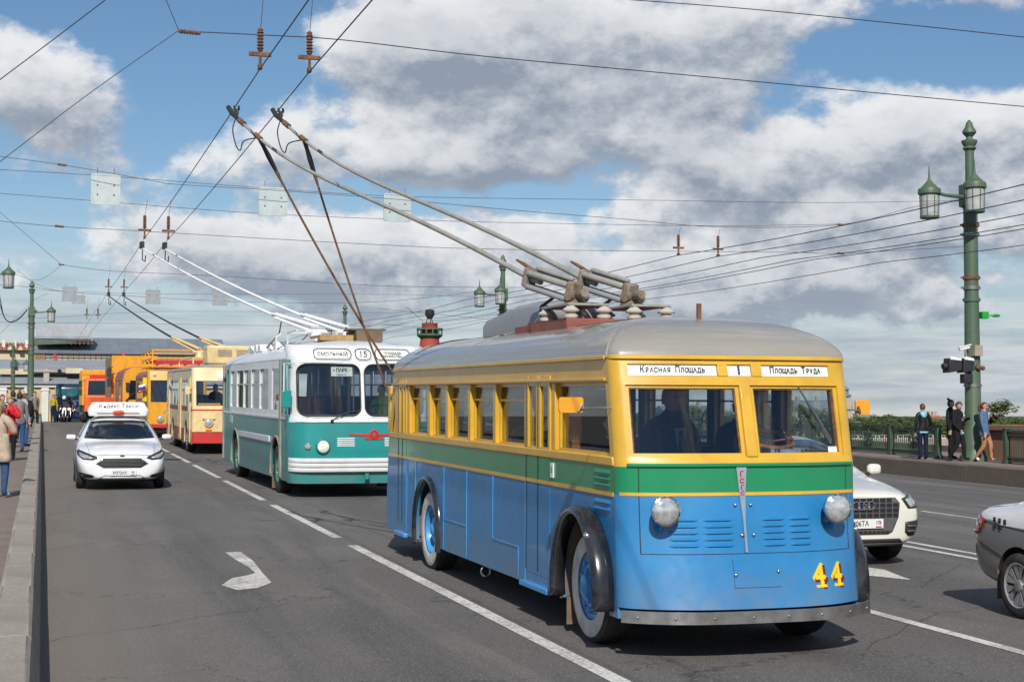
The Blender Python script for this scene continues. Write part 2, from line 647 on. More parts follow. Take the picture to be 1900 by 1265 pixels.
M_orangeyellow = mat('works_yellow_paint', (0.75, 0.33, 0.012, 1), 0.42, var=.08, coat=.2, dirt=(.35, .18, .03, 1), dirt_amt=.45, dirt_s=2.2, streak=True)
M_orange = mat('truck_orange_paint', (0.80, 0.125, 0.015, 1), 0.38, var=.06, coat=.3)
M_pinkroof = mat('faded_red_roof', (0.36, 0.115, 0.10, 1), 0.6, var=.15)
M_plank = mat('box_side_ochre', (0.38, 0.235, 0.09, 1), 0.6, var=.2, vs=4, dirt=(.15, .09, .04, 1), dirt_amt=.5, streak=True)
M_carwhite = mat('car_white_paint', (0.80, 0.81, 0.83, 1), 0.25, var=.02, coat=.8, dirt=(.5, .49, .47, 1), dirt_amt=.25, dirt_s=2.5)
M_carcream = mat('car_pearl_white_paint', (0.72, 0.70, 0.62, 1), 0.25, var=.02, coat=.8)
M_cargrey = mat('car_grey_paint', (0.30, 0.288, 0.265, 1), 0.32, 0.30, var=.06, coat=.7, dirt=(.24, .22, .19, 1), dirt_amt=.4, dirt_s=3)
M_carnavy = mat('car_navy_paint', (0.010, 0.022, 0.085, 1), 0.25, var=.05, coat=.8)
M_plastic = mat('black_plastic', (0.022, 0.022, 0.024, 1), 0.55, var=.15)
M_greyplastic = mat('grey_plastic', (0.10, 0.10, 0.105, 1), 0.5, var=.1)
M_taillight = mat('tail_light_red', (0.30, 0.006, 0.012, 1), 0.08, var=.3, vs=9, coat=1.0)
M_alloy = mat('alloy_silver', (0.50, 0.50, 0.50, 1), 0.3, 0.6, var=.06, dirt=(.2, .17, .14, 1), dirt_amt=.35, dirt_s=9)
M_plate = mat('number_plate_white', (0.72, 0.72, 0.70, 1), 0.4, var=.04)
M_postgreen = mat('lamp_post_green', (0.072, 0.125, 0.075, 1), 0.5, var=.12, vs=2.5, dirt=(.12, .10, .06, 1), dirt_amt=.35, dirt_s=3)
M_railgreen = mat('railing_green', (0.050, 0.085, 0.050, 1), 0.5, var=.12, vs=3)
M_lampglass = mat('lantern_glass', (0.42, 0.42, 0.42, 1), 0.2, var=.15, vs=6, coat=.5)
M_panelgrey = mat('sign_back_zinc', (0.46, 0.52, 0.51, 1), 0.5, 0.2, var=.08, vs=4)
M_panelgrey2 = mat('sign_back_grey', (0.30, 0.325, 0.34, 1), 0.5, 0.2, var=.08, vs=4)
M_stone = mat('kerb_granite', (0.32, 0.285, 0.24, 1), 0.9, var=.14, vs=30, dirt=(.19, .155, .125, 1), dirt_amt=.5, dirt_s=1.0, bump=.35, bs=120)
M_stonedark = mat('kerb_granite_brown', (0.145, 0.115, 0.088, 1), 0.9, var=.14, vs=24, dirt=(.085, .068, .055, 1), dirt_amt=.5, dirt_s=1.3, bump=.35, bs=120)
M_redgranite = mat('red_granite', (0.33, 0.175, 0.13, 1), 0.75, var=.2, vs=40, bump=.2, bs=90)


def asphalt(name, base, warm, wheel=True):
    m = bpy.data.materials.new(name)
    m.use_nodes = True
    t = NT(m.node_tree)
    p = m.node_tree.nodes['Principled BSDF']
    tc = t.node('ShaderNodeTexCoord')
    oc = tc.outputs['Object']
    sep = t.node('ShaderNodeSeparateXYZ')
    t.link(oc, sep.inputs[0])
    fine = t.noise(oc, 42.0, 3.0, 0.75)
    vor = t.node('ShaderNodeTexVoronoi')
    vor.inputs['Scale'].default_value = 85.0
    t.link(oc, vor.inputs['Vector'])
    mp = t.node('ShaderNodeMapping')
    t.link(oc, mp.inputs[0])
    mp.inputs['Scale'].default_value = (1.0, 0.07, 1.0)
    lanes = t.noise(mp.outputs[0], 1.1, 5.0, 0.6)
    patch = t.noise(oc, 0.35, 5.0, 0.6)
    c = t.mix(t.smooth(patch, 0.35, 0.68), base, warm)
    c = t.mix(t.m('MULTIPLY', t.smooth(lanes, 0.42, 0.62), 0.75), c, tuple(x * 0.60 for x in base[:3]) + (1,))
    # oil and rubber darken the middle of each lane, tyres polish two lighter tracks beside it
    for lx in (2.35, 5.85, 9.45):
        off = t.m('ABSOLUTE', t.m('SUBTRACT', t.m('ADD', sep.outputs[0], t.m('MULTIPLY_ADD', patch, .5, -.25)), lx))
        c = t.mix(t.m('MULTIPLY', t.smooth(off, .15, .75, .40, 0.0), t.smooth(lanes, .25, .7, .4, 1.0)), c, tuple(x * .52 for x in base[:3]) + (1,))
    # old resurfaced patches
    v3 = t.node('ShaderNodeTexVoronoi')
    v3.distance = 'CHEBYCHEV'
    v3.inputs['Scale'].default_value = 1.0
    mp3 = t.node('ShaderNodeMapping')
    t.link(oc, mp3.inputs[0])
    mp3.inputs['Scale'].default_value = (.30, .085, 1)
    t.link(mp3.outputs[0], v3.inputs['Vector'])
    s3 = t.node('ShaderNodeSeparateColor')
    t.link(v3.outputs['Color'], s3.inputs[0])
    c = t.mix(t.smooth(s3.outputs[0], .55, .60, 0.0, 0.42), c, tuple(x * .70 for x in base[:3]) + (1,))
    # worn stones light, tar dark
    c = t.mix(t.m('MULTIPLY', t.smooth(fine, 0.50, 0.68), 0.62), c, tuple(min(1, x * 1.9) for x in warm[:3]) + (1,))
    c = t.mix(t.m('MULTIPLY', t.smooth(vor.outputs['Distance'], 0.25, 0.6), 0.5), c, tuple(x * 0.4 for x in base[:3]) + (1,))
    # dusty gutter along the kerb at x = 0
    gut = t.smooth(sep.outputs[0], 0.15, 1.9, 0.62, 0.0)
    c = t.mix(t.m('MULTIPLY', gut, t.smooth(lanes, 0.25, 0.75, 0.55, 1.2)), c, (0.22, 0.19, 0.155, 1))
    # cracks
    v2 = t.node('ShaderNodeTexVoronoi')
    v2.feature = 'DISTANCE_TO_EDGE'
    v2.inputs['Scale'].default_value = 0.22
    wob = t.noise(oc, 1.3, 4.0, 0.6)
    mx = t.node('ShaderNodeVectorMath')
    mx.operation = 'ADD'
    t.link(oc, mx.inputs[0])
    t.link(t.xyz(t.m('MULTIPLY', wob, 1.6), t.m('MULTIPLY', wob, 2.2), 0.0), mx.inputs[1])
    t.link(mx.outputs[0], v2.inputs['Vector'])
    crack = t.smooth(v2.outputs['Distance'], 0.0, 0.005, 0.5, 0.0)
    c = t.mix(crack, c, (0.02, 0.018, 0.016, 1))
    t.put(p.inputs['Base Color'], c)
    t.put(p.inputs['Roughness'], t.smooth(lanes, 0.3, 0.7, 0.92, 0.74))
    b = t.node('ShaderNodeBump')
    b.inputs['Strength'].default_value = 0.55
    b.inputs['Distance'].default_value = 0.006
    t.link(t.m('ADD', fine, t.m('MULTIPLY', vor.outputs['Distance'], 0.8)), b.inputs['Height'])
    t.link(b.outputs[0], p.inputs['Normal'])
    return m


M_asphalt = asphalt('asphalt_road', (0.150, 0.140, 0.131, 1), (0.205, 0.188, 0.170, 1))
M_walk = mat('pavement_asphalt', (0.215, 0.170, 0.145, 1), 0.92, var=.12, vs=2, dirt=(.14, .11, .095, 1), dirt_amt=.5, dirt_s=.8, bump=.4, bs=90)


def road_paint():
    m = bpy.data.materials.new('road_marking_paint')
    m.use_nodes = True
    t = NT(m.node_tree)
    p = m.node_tree.nodes['Principled BSDF']
    oc = t.node('ShaderNodeTexCoord').outputs['Object']
    a = t.noise(oc, 26.0, 6.0, 0.7)
    b = t.noise(oc, 1.6, 4.0, 0.6)
    f = t.smooth(t.m('ADD', a, t.m('MULTIPLY', b, 0.5)), 0.64, 0.90, 0.0, 0.75)
    c = t.mix(f, (0.70, 0.68, 0.63, 1), (0.20, 0.18, 0.155, 1))
    t.put(p.inputs['Base Color'], c)
    p.inputs['Roughness'].default_value = 0.75
    return m


M_mark = road_paint()

# ------------------------------------------------------------------ ground, water, bridge deck
KERB_X = 23.8
mb = MB()
ys = [-14 + 3.5 * i for i in range(28)] + [84 + 2 * i for i in range(40)] + [166 + 8 * i for i in range(16)]
xs = [0.0, 3.0, 6.0, 9.0, 11.8, 15.0, 19.0, KERB_X]
mb.grid([[(x, y, deck(y, x)) for x in xs] for y in ys])
road = mb.build('road', M_asphalt)
tag(road, kind='structure')

mb = MB()
mb.grid([[(x, y, deck(y) + .20) for x in (-9.0, -6, -3, -0.30)] for y in ys])
tag(mb.build('left_pavement', M_walk), kind='structure')
WALK_R = 0.11
mb = MB()
mb.grid([[(x, y, deck(y) + WALK_R) for x in (KERB_X + .38, 26, 29.2)] for y in ys])
tag(mb.build('right_pavement', M_walk), kind='structure')
# bridge flank below the pavements
mb = MB()
for x0, x1 in ((-9.3, -9.0), (29.2, 29.5)):
    mb.grid([[(x0, y, deck(y) + .3), (x1, y, deck(y) + .3), (x1, y, deck(y) - 2.5), (x0, y, deck(y) - 2.5)] for y in ys], closed=True)
tag(mb.build('bridge_side_beam', M_stonedark), kind='structure')

M_water = mat('river_water', (0.030, 0.055, 0.085, 1), 0.12, var=.2, vs=.05, bump=.5, bs=.6)
mb = MB()
mb.add([(-9000, -3000, -7.5), (9000, -3000, -7.5), (9000, 12000, -7.5), (-9000, 12000, -7.5)], [(0, 1, 2, 3)])
tag(mb.build('river_water', M_water, angle=0), kind='structure')
M_land = mat('city_ground', (0.10, 0.10, 0.075, 1), 0.95, var=.3, vs=.02)
BANK = at(1700, 800, 430)
mb = MB()
# far bank beyond the river, seen from the bridge to the right, and the spit the bridge lands on
mb.add([(34, 300, -5.6), (160, 405, -5.6), (430, 420, -5.6), (2600, 700, -5.6), (9000, 9000, -5.6), (-9000, 12000, -5.6), (-9000, 250, -5.6), (-40, 250, -5.6)],
       [(0, 1, 2, 3, 4, 5, 6, 7)])
tag(mb.build('far_bank_ground', M_land, angle=0), kind='structure')
M_embank = mat('embankment_granite', (0.36, 0.27, 0.22, 1), 0.85, var=.15, vs=.4, bump=.2)
mb = MB()
bank_line = [(-40, 249), (34, 299), (160, 404), (430, 419), (2600, 699)]
mb.grid([[(x, y, -7.6) for x, y in bank_line], [(x, y + .3, -4.9) for x, y in bank_line], [(x, y + 1.0, -4.9) for x, y in bank_line], [(x, y + 1.0, -5.7) for x, y in bank_line]])
tag(mb.build('embankment_wall', M_embank, angle=0), kind='structure')

# ------------------------------------------------------------------ road markings (sheets 4 mm above the road)
def strip(name, pts_l, pts_r, label, group=None, cat='road marking'):
    b = MB()
    b.grid([[(p[0], p[1], deck(p[1], p[0]) + .005), (q[0], q[1], deck(q[1], q[0]) + .005)] for p, q in zip(pts_l, pts_r)])
    o = b.build(name, M_mark, angle=0)
    return tag(o, label, cat, group)


def line(x, w, y0, y1, label, group=None, n=12, name='lane_line'):
    ysl = [y0 + (y1 - y0) * i / n for i in range(n + 1)]
    return strip(name, [(x - w / 2, y) for y in ysl], [(x + w / 2, y) for y in ysl], label, group)


LX = 4.03
line(LX, .145, -8, 20.9, 'white solid lane line on the asphalt beside the blue and yellow trolleybus')
dash_labels = ['nearest white lane dash, just beyond the end of the solid line', 'white lane dash beside the front wheel of the teal trolleybus',
               'white lane dash beside the rear wheel of the teal trolleybus', 'short-looking white lane dash between the taxi and the teal trolleybus',
               'white lane dash next to the right mirror of the taxi']
y = 22.0
for i in range(9):
    lab = dash_labels[i] if i < 5 else 'white lane dash hidden behind the white taxi, further up the bridge'
    line(LX, .135, y, y + 6.5, lab, 'white dashes between the two left lanes', 6, 'lane_dash')
    y += 7.75
line(7.62, .13, -8, 15.5, 'white solid lane line running from under the blue trolleybus to the lower right')
y = 17.5
for i in range(7):
    line(7.62, .12, y, y + 6.5, 'white lane dash on the far side of the blue trolleybus', 'white dashes between the two middle lanes', 6, 'lane_dash')
    y += 7.75
line(11.32, .12, -8, 95, 'nearer line of the white double centre line right of the off-white car', n=30, name='centre_line')
line(11.66, .12, -8, 95, 'farther line of the white double centre line right of the off-white car', n=30, name='centre_line')
for i, y in enumerate((6.0, 16.4, 28.5, 40.5, 52.5, 64.5)):
    lab = 'white lane dash beyond the centre line, right of the off-white car' if i == 1 else 'white lane dash in the oncoming lanes, mostly hidden by the trolleybus'
    line(15.6, .11, y + 8 if i == 0 else y + 6.2, y + 10 if i == 0 else y + 9.2, lab, 'white dashes in the oncoming lanes', 4, 'lane_dash')


def marking_poly(name, pix, label):
    pts = []
    for (x, y) in pix:
        d = at(x, y, 1.0) - CAMP
        t = (0.005 - CAM_H) / (d.z - GRADE * d.y)
        pts.append(CAMP + d * t)
    b = MB()
    b.add([(p.x, p.y, deck(p.y, p.x) + .005) for p in pts], [tuple(range(len(pts)))])
    return tag(b.build(name, M_mark, angle=0), label, 'road marking')


marking_poly('turn_arrow', [(411, 1085), (430, 1072), (462, 1066), (474, 1062), (462, 1052), (436, 1037), (418, 1024), (446, 1023), (470, 1040), (487, 1062), (504, 1080), (478, 1090), (440, 1094)],
             'worn white bent turn arrow painted in the empty left lane')
marking_poly('turn_arrow', [(1600, 1050), (1640, 1056), (1690, 1075), (1640, 1070), (1600, 1066)], 'white arrow marking on the road below the off-white car')

# ------------------------------------------------------------------ kerb walls of granite blocks
def kerb_wall(name, label, prof, x0, ylist, m, xside):
    root = thing(name, (0, 0, 0), label, 'kerb')
    L = ylist[1] - ylist[0]
    base = []
    for j in range(4):
        b = MB()
        g = .008 + .004 * random.random()
        jit = [(px_ + random.uniform(-.002, .002), pz_ + random.uniform(-.002, .002)) for px_, pz_ in prof]
        jit[0], jit[-1] = prof[0], prof[-1]
        b.prism([(px_, pz_) for px_, pz_ in jit], g, L - g, 'y')
        base.append(b.mesh('granite_block', m, 30))
    for i, y in enumerate(ylist):
        o = link('granite_block', base[i % 4], root, .007, 1)
        o.location = (x0, y, deck(y + L / 2, x0) - math.tan(slope(y + L / 2)) * L / 2)
        o.rotation_euler = (slope(y + L / 2), 0, 0)
    return root


kerb_wall('kerb_wall', 'pale granite kerb wall with a broad flat top along the left pavement', [(0.02, -.05), (-0.05, .40), (-0.075, .425), (-.30, .425), (-.325, .40), (-.335, -.05)], 0,
          [-8.4 + 2.8 * i for i in range(39)], M_stone, -1)
kerb_wall('kerb_wall', 'brown granite kerb along the right pavement under the green railing', [(0, -.08), (0.015, .44), (.04, .46), (.40, .46), (.42, .43), (.42, -.08)], KERB_X,
          [2.8 + 3.4 * i for i in range(36)], M_stonedark, 1)
b = MB()
b.prism([(-.34, 0), (.0, 0), (-.03, .62), (-.31, .62)], 0, .7, 'y')
o = b.build('kerb_end_cap', M_postgreen, bevel=.02)
o.location = (0.0, 100.9, deck(101.2) - .02)
tag(o, 'green metal cap at the far end of the left kerb wall', 'end cap')

# ------------------------------------------------------------------ right railing
def railing():
    root = thing('bridge_railing', (26.0, 0, 0), 'dark green cast iron railing with scroll ornaments along the right pavement', 'railing')
    post = MB()
    post.box(-.10, .10, -.10, .10, 0, .10).box(-.075, .075, -.075, .075, .10, .96).box(-.095, .095, -.095, .095, .96, 1.0).box(-.06, .06, -.02, .02, .3, .5)
    pm = post.mesh('post', M_railgreen, 30)
    S = 2.75
    bars = MB()
    n = 22
    for k in range(1, n):
        yy = .12 + (S - .24) * k / n
        bars.box(-.012, .012, yy - .011, yy + .011, .17, .86)
    for k in range(1, 2 * n):
        yy = .12 + (S - .24) * k / (2 * n)
        bars.box(-.01, .01, yy - .008, yy + .008, .09, .17)
    # scroll ornament in the middle of the panel
    orn = MB()
    for (cy, cz, r0, turns, sg) in ((S / 2 - .14, .52, .15, 1.6, 1), (S / 2 + .14, .52, .15, 1.6, -1), (S / 2 - .1, .36, .1, 1.3, -1), (S / 2 + .1, .36, .1, 1.3, 1), (S / 2, .66, .09, 1.5, 1)):
        pts = []
        for q in range(26):
            a = sg * turns * 2 * math.pi * q / 25 + (0 if sg > 0 else math.pi)
            r = r0 * (1 - .72 * q / 25)
            pts.append((-.02, cy + r * math.cos(a), cz + r * math.sin(a)))
        orn.tube(pts, .02, 5)
    orn.tube([(-.03, S / 2, .24), (-.03, S / 2, .8)], .018, 5)
    orn.tube([(-.03, S / 2 - .22, .3), (-.03, S / 2 + .22, .74)], .013, 5)
    orn.tube([(-.03, S / 2 + .22, .3), (-.03, S / 2 - .22, .74)], .013, 5)
    rails = MB()
    rails.box(-.06, .06, .08, S - .08, .90, .955).box(-.035, .035, .08, S - .08, .80, .835).box(-.035, .035, .08, S - .08, .16, .20).box(-.03, .03, .08, S - .08, .045, .085)
    bm_, om_, rm_ = bars.mesh('bars', M_railgreen, 0), orn.mesh('scroll_ornament', M_railgreen, 40), rails.mesh('rails', M_railgreen, 0)
    for y in [44.45 + 2.75 * i for i in range(-1, 24)] + [38.2 - 2.75 * i for i in range(0, 6)]:
        z = deck(y) + WALK_R
        o = link('post', pm, root, .008, 1)
        o.location = (0, y, z)
        if abs(y - 38.2) < .1: continue
        if abs(y - 41.7) < .1: pass
        for nm, me in (('rails', rm_), ('bars', bm_), ('scroll_ornament', om_)):
            q = link(nm, me, root)
            q.location = (0, y, z)
            q.rotation_euler = (slope(y + 1.3), 0, 0)


railing()
root = thing('granite_parapet', (26.7, 37.0, deck(37) + WALK_R), 'reddish granite parapet behind the right lamp post', 'parapet')
b = MB()
b.box(0, .5, -6.5, 3.4, 0, .92)
b.build('parapet_wall', M_redgranite, root, bevel=.02)
b = MB()
b.box(-.1, .6, -6.6, 3.5, .92, 1.10)
b.build('coping', M_redgranite, root, bevel=.03)


def catmull(pts):
    out = []
    for i in range(len(pts) - 1):
        p0, p1, p2, p3 = pts[max(i - 1, 0)], pts[i], pts[i + 1], pts[min(i + 2, len(pts) - 1)]
        for k in range(6):
            t = k / 6
            out.append(.5 * ((2 * p1) + (p2 - p0) * t + (2 * p0 - 5 * p1 + 4 * p2 - p3) * t * t + (3 * p1 - p0 - 3 * p2 + p3) * t ** 3))
    out.append(pts[-1])
    return out


# ------------------------------------------------------------------ lamp posts
def lantern(root, x, y, z, s=1.0):
    cap = MB()
    T = Matrix.Translation((x, y, z)) @ Matrix.Scale(s, 4)
    cap.lathe([(.02, .98), (.035, .84), (.05, .74), (.09, .70), (.12, .66), (.26, .52), (.31, .50), (.33, .44), (.33, .34), (.30, .33), (.28, .30)], 20, T)
    cap.lathe([(.012, 1.16), (.02, .98)], 10, T)
    for k in range(8):
        a = 2 * math.pi * k / 8
        cap.bar(T @ Vector((.285 * math.cos(a), .285 * math.sin(a), .34)), T @ Vector((.265 * math.cos(a), .265 * math.sin(a), -.34)), .018 * s, .018 * s)
    cap.lathe([(.28, -.30), (.28, -.36), (.25, -.38)], 20, T)
    la = cap.build('lantern', M_postgreen, root)
    g = MB()
    g.lathe([(.272, .33), (.250, -.33)], 24, T)
    g.build('lantern_glass', M_lampglass, la)
    lamp = MB()
    lamp.ell((x, y, z + .1 * s), .10 * s, .10 * s, .17 * s, 10, 8)
    lamp.build('bulb', M_white, la)
    return la


def lamp_post(loc, label, sgn=-1, parts='near', H=10.0):
    root = thing('lamp_post', loc, label, 'lamp post', group='green lamp posts along the bridge')
    c = MB()
    c.lathe([(.40, -.2), (.40, .12), (.36, .18), (.30, .34), (.29, .9), (.25, 1.0), (.235, 1.05), (.222, 3.2), (.205, 5.0), (.205, 7.55), (.14, 7.6), (.125, 9.15)], 22)
    c.build('column', M_postgreen, root)
    f = MB()
    f.lathe([(.14, 9.1), (.20, 9.16), (.16, 9.22), (.23, 9.34), (.23, 9.40), (.10, 9.44), (.09, 9.50), (.20, 9.62), (.20, 9.68), (.12, 9.80), (.09, 9.92), (.03, 10.0), (.0, 10.02)], 20, caps=False)
    f.build('finial', M_postgreen, root)
    h = MB()
    h.box(-.24, .24, -.24, .24, 7.45, 8.1)
    h.lathe([(.27, 7.42), (.27, 7.48)], 18)
    h.build('head_box', M_postgreen, root, bevel=.02)
    for z, m in ((6.9, M_rust), (6.62, M_steel), (5.35, M_rust), (5.05, M_steel), (4.7, M_postgreen), (2.2, M_steel)):
        r = MB()
        r.lathe([(.215, z - .05), (.245, z - .05), (.245, z + .05), (.215, z + .05)], 18)
        r.box(-.34 if z > 4.9 else -.30, .30, -.03, .03, z - .02, z + .02)
        r.build('collar', m, root)
    a = MB()
    a.tube([(sgn * .2, 0, 7.72), (sgn * .8, 0, 7.75), (sgn * 1.22, 0, 7.82)], [.06, .05, .05], 8)
    a.tube([(sgn * .2, -.15, 7.78), (sgn * .36, -.62, 7.82)], [.06, .05], 8)
    a.build('bracket_arm', M_postgreen, root)
    lantern(root, sgn * 1.36, 0, 7.42)
    lantern(root, sgn * .40, -.85, 7.52)
    return root


PX = 26.05
lp0 = lamp_post((PX, 39.9, deck(39.9) + WALK_R), 'tall green lamp post with two lanterns on the right pavement, beside the walking couple')
for (px_, py_, Y, lab) in ((933, 600, 84.0, 'distant green lamp post with two lanterns showing above the trolley poles of the blue bus'),
                           (640, 600, 128.0, 'distant pair-lantern green lamp post behind the roof of the teal trolleybus')):
    o = copy_tree(lp0)
    p = at(px_, py_, Y)
    o.location = (p.x, Y, deck(Y) - .3)
    o['label'] = lab
lpl = lamp_post((at(57, 700, 118).x, 118, deck(118) + .15), 'green lamp post on the left pavement with one lantern and a long side beam', 1)
for ch in list(lpl.children):
    if ch.name.startswith('lantern') and abs(Vector(ch.data.vertices[0].co).y) > .5:
        for g2 in list(ch.children): bpy.data.objects.remove(g2)
        bpy.data.objects.remove(ch)
b = MB()
b.prism([(.2, 5.35), (3.0, 5.50), (3.0, 5.62), (.2, 5.80)], -.10, .10, 'y')
b.build('side_beam', M_postgreen, lpl, bevel=.02)
b = MB()
for k in range(7):
    b.box(2.4 + k * .3, 2.55 + k * .3, -.13, .13, 5.46 - .03 * (k % 2), 5.62)
b.box(2.2, 4.35, -.06, .06, 5.52, 5.58)
b.build('beam_clamps', M_rust, lpl)
b = MB()
for dx, dz in ((0, 0), (.10, .05)):
    b.tube(catmull([Vector(q) for q in ((-.3, 0, 7.9 + dz), (-.9, 0, 7.2 + dz), (-1.5, 0, 7.0), (-1.9, 0, 7.4), (-2.15 - dx, 0, 8.5), (-2.35, 0, 9.3), (-2.6 - dx, 0, 8.8), (-2.9, 0, 7.7), (-3.6, 0, 7.3), (-4.5, 0, 8.2))]), .035, 5)
b.build('feed_cable', M_wire, lpl)
lpn = copy_tree(lp0)
p = at(-38, 640, 84)
lpn.location = (p.x, 84, deck(84) + .15)
lpn.rotation_euler = (0, 0, math.pi)
lpn['label'] = 'near left lamp post standing just outside the picture with its lanterns at the left edge'
for px_, Y, dz, lab in ((24, 176, -1.0, 'thinner distant green lamp post with a green signal, right of the tiled roof'), (37, 240, -3.4, 'farthest slim green lamp post beside the thinner one on the left')):
    o = copy_tree(lp0)
    p = at(px_, 700, Y)
    o.location = (p.x, Y, deck(Y) + dz)
    o.rotation_euler = (0, 0, R(190))
    o['label'] = lab

# traffic light, camera and green signal fixed to the near post
tl = thing('traffic_light', (PX, 39.9, deck(39.9) + WALK_R), 'black and white traffic light seen from its side, fixed low on the right lamp post', 'traffic light')
b = MB()
for x0, x1 in ((-1.05, -.62), (-.58, -.20)):
    b.prism([(x0, 2.55), (x1, 2.62), (x1, 2.88), (x0 + .05, 2.98)], -.42, -.06, 'y')
    b.tube([(x0 + .03, -.25, 2.75), (x0 - .10, -.25, 2.72)], .10, 12)
b.box(-.5, -.22, -.36, -.1, 2.25, 2.52)
b.build('signal_housing', M_plastic, tl, bevel=.02)
b = MB()
for x0, x1 in ((-1.03, -.64), (-.56, -.22)):
    b.prism([(x0 + .02, 2.93), (x1, 2.89), (x1, 2.97), (x0 + .06, 3.02)], -.44, -.04, 'y')
b.build('hood', M_white, tl, bevel=.015)
b = MB()
b.tube([(-.2, 0, 2.8), (.05, 0, 2.8)], .04, 8)
b.tube([(-.2, 0, 2.45), (.05, 0, 2.45)], .03, 8)
b.ell((.02, -.26, 2.72), .09, .09, .09)
b.ell((.2, -.22, 2.70), .07, .07, .07)
b.build('bracket', M_rust, tl)
cm = thing('security_camera', (PX, 39.9, deck(39.9) + WALK_R), 'small white camera with a grey box above the traffic light', 'camera')
b = MB()
b.tube([(-.62, -.3, 3.22), (-.30, -.3, 3.30)], .05, 10)
b.prism([(-.66, 3.26), (-.26, 3.36), (-.26, 3.39), (-.66, 3.29)], -.37, -.23, 'y')
b.build('camera_body', M_white, cm)
b = MB()
b.tube([(-.42, -.3, 3.25), (-.40, -.3, 3.05), (-.15, -.1, 3.0)], .018, 6)
b.box(-.14, .12, -.36, -.2, 3.05, 3.36)
b.build('junction_box', M_rubberstrip, cm)
M_sigreen = mat('signal_green_paint', (0.01, 0.33, 0.04, 1), .4, var=.1)
gs = thing('green_signal', (PX, 39.9, deck(39.9) + WALK_R), 'bright green lamp fitting sticking out of the right lamp post', 'signal lamp')
b = MB()
b.cbox((.34, -.1, 5.05 - .9 + .1), (.22, .2, .2))
b.tube([(.45, -.1, 4.25), (.62, -.1, 4.25)], .02, 6)
b.ell((.74, -.1, 4.25), .16, .06, .05)
b.build('lamp_body', M_sigreen, gs, bevel=.01)
gs2 = copy_tree(gs)
p = at(16, 700, 176)
gs2.location = (p.x, 176, deck(176) - 1.0)
gs2['label'] = 'bright green lamp fitting on the thinner left lamp post'


# ------------------------------------------------------------------ overhead wires
def wire(name, pts, r, label, group, cat='wire'):
    b = MB()
    b.tube(pts, r, 6)
    return tag(b.build(name, M_wire, angle=60), label, cat, group)


def sagged(a, c, sag, n=14):
    a, c = Vector(a), Vector(c)
    return [a.lerp(c, i / n) - Vector((0, 0, 4 * sag * (i / n) * (1 - i / n))) for i in range(n + 1)]


CW_Z = 5.72
CWX = (2.31, 2.87)
spanY = [-8, 17.6, 38.5, 60, 80, 102, 125, 150]
for i, x in enumerate(CWX):
    pts = []
    for a_, c_ in zip(spanY[:-1], spanY[1:]):
        pts += sagged((x, a_, deck(a_) + CW_Z), (x, c_, deck(c_) + CW_Z), .05, 6)[:-1]
    pts.append(Vector((x, 150, deck(150) + CW_Z)))
    wire('contact_wire', pts, .0075, ('left' if i == 0 else 'right') + ' one of the two contact wires above the left lanes, touched by trolley poles', 'trolley contact wires')
for i, (x, z) in enumerate(((16.2, 5.72), (17.35, 5.72), (18.6, 5.72), (19.6, 5.70), (20.2, 5.72), (22.3, 5.7))):
    pts = []
    sy = [22, 38.5, 60, 80, 102, 125, 150]
    for a_, c_ in zip(sy[:-1], sy[1:]):
        pts += sagged((x, a_, deck(a_) + z), (x, c_, deck(c_) + z), .10, 6)[:-1]
    wire('contact_wire', pts, .010, ('topmost', 'second from the top', 'third from the top', 'fourth from the top', 'fifth from the top', 'lowest')[i] + ' of the six contact wires rising towards the right lamp post', 'trolley contact wires over the oncoming lanes')

INS = MB()
INS.lathe([(.012, .0), (.03, .02)] + [(q, .03 + .036 * k + d) for k in range(6) for q, d in ((.022, .0), (.036, .010), (.036, .018), (.022, .026))] + [(.03, .26), (.012, .28)], 10)
ins_me = INS.mesh('insulator', M_rust, 30)
CL = MB()
CL.box(-.125, .125, -.02, .02, -.022, .022)
CL.tube([(0, 0, .08), (0, 0, -.13)], .018, 6)
CL.box(-.022, .022, -.05, .05, -.17, -.12)
cl_me = CL.mesh('wire_clamp', M_rust, 30)


def hanger(X, Y, ztop, label, s=1.0):
    root = thing('wire_hanger', (X, Y, deck(Y) + CW_Z), label, 'hanger', group='hangers that hold the contact wires')
    o = link('wire_clamp', cl_me, root)
    o.location = (0, 0, .165 * s)
    o.scale = (s, s, s)
    o = link('insulator', ins_me, root)
    o.location = (0, 0, .19 * s)
    o.scale = (s * 1.1, s * 1.1, s)
    b = MB()
    b.tube([(0, 0, .42 * s), (.06, 0, ztop)], .004 * s, 5)
    b.build('hanger_wire', M_wire, root, angle=0)
    return root


def span(pix, Y, r, label, name='span_wire', group='wires strung across the bridge'):
    return wire(name, catmull([at(x, y, Y) for x, y in pix]), r, label, group)


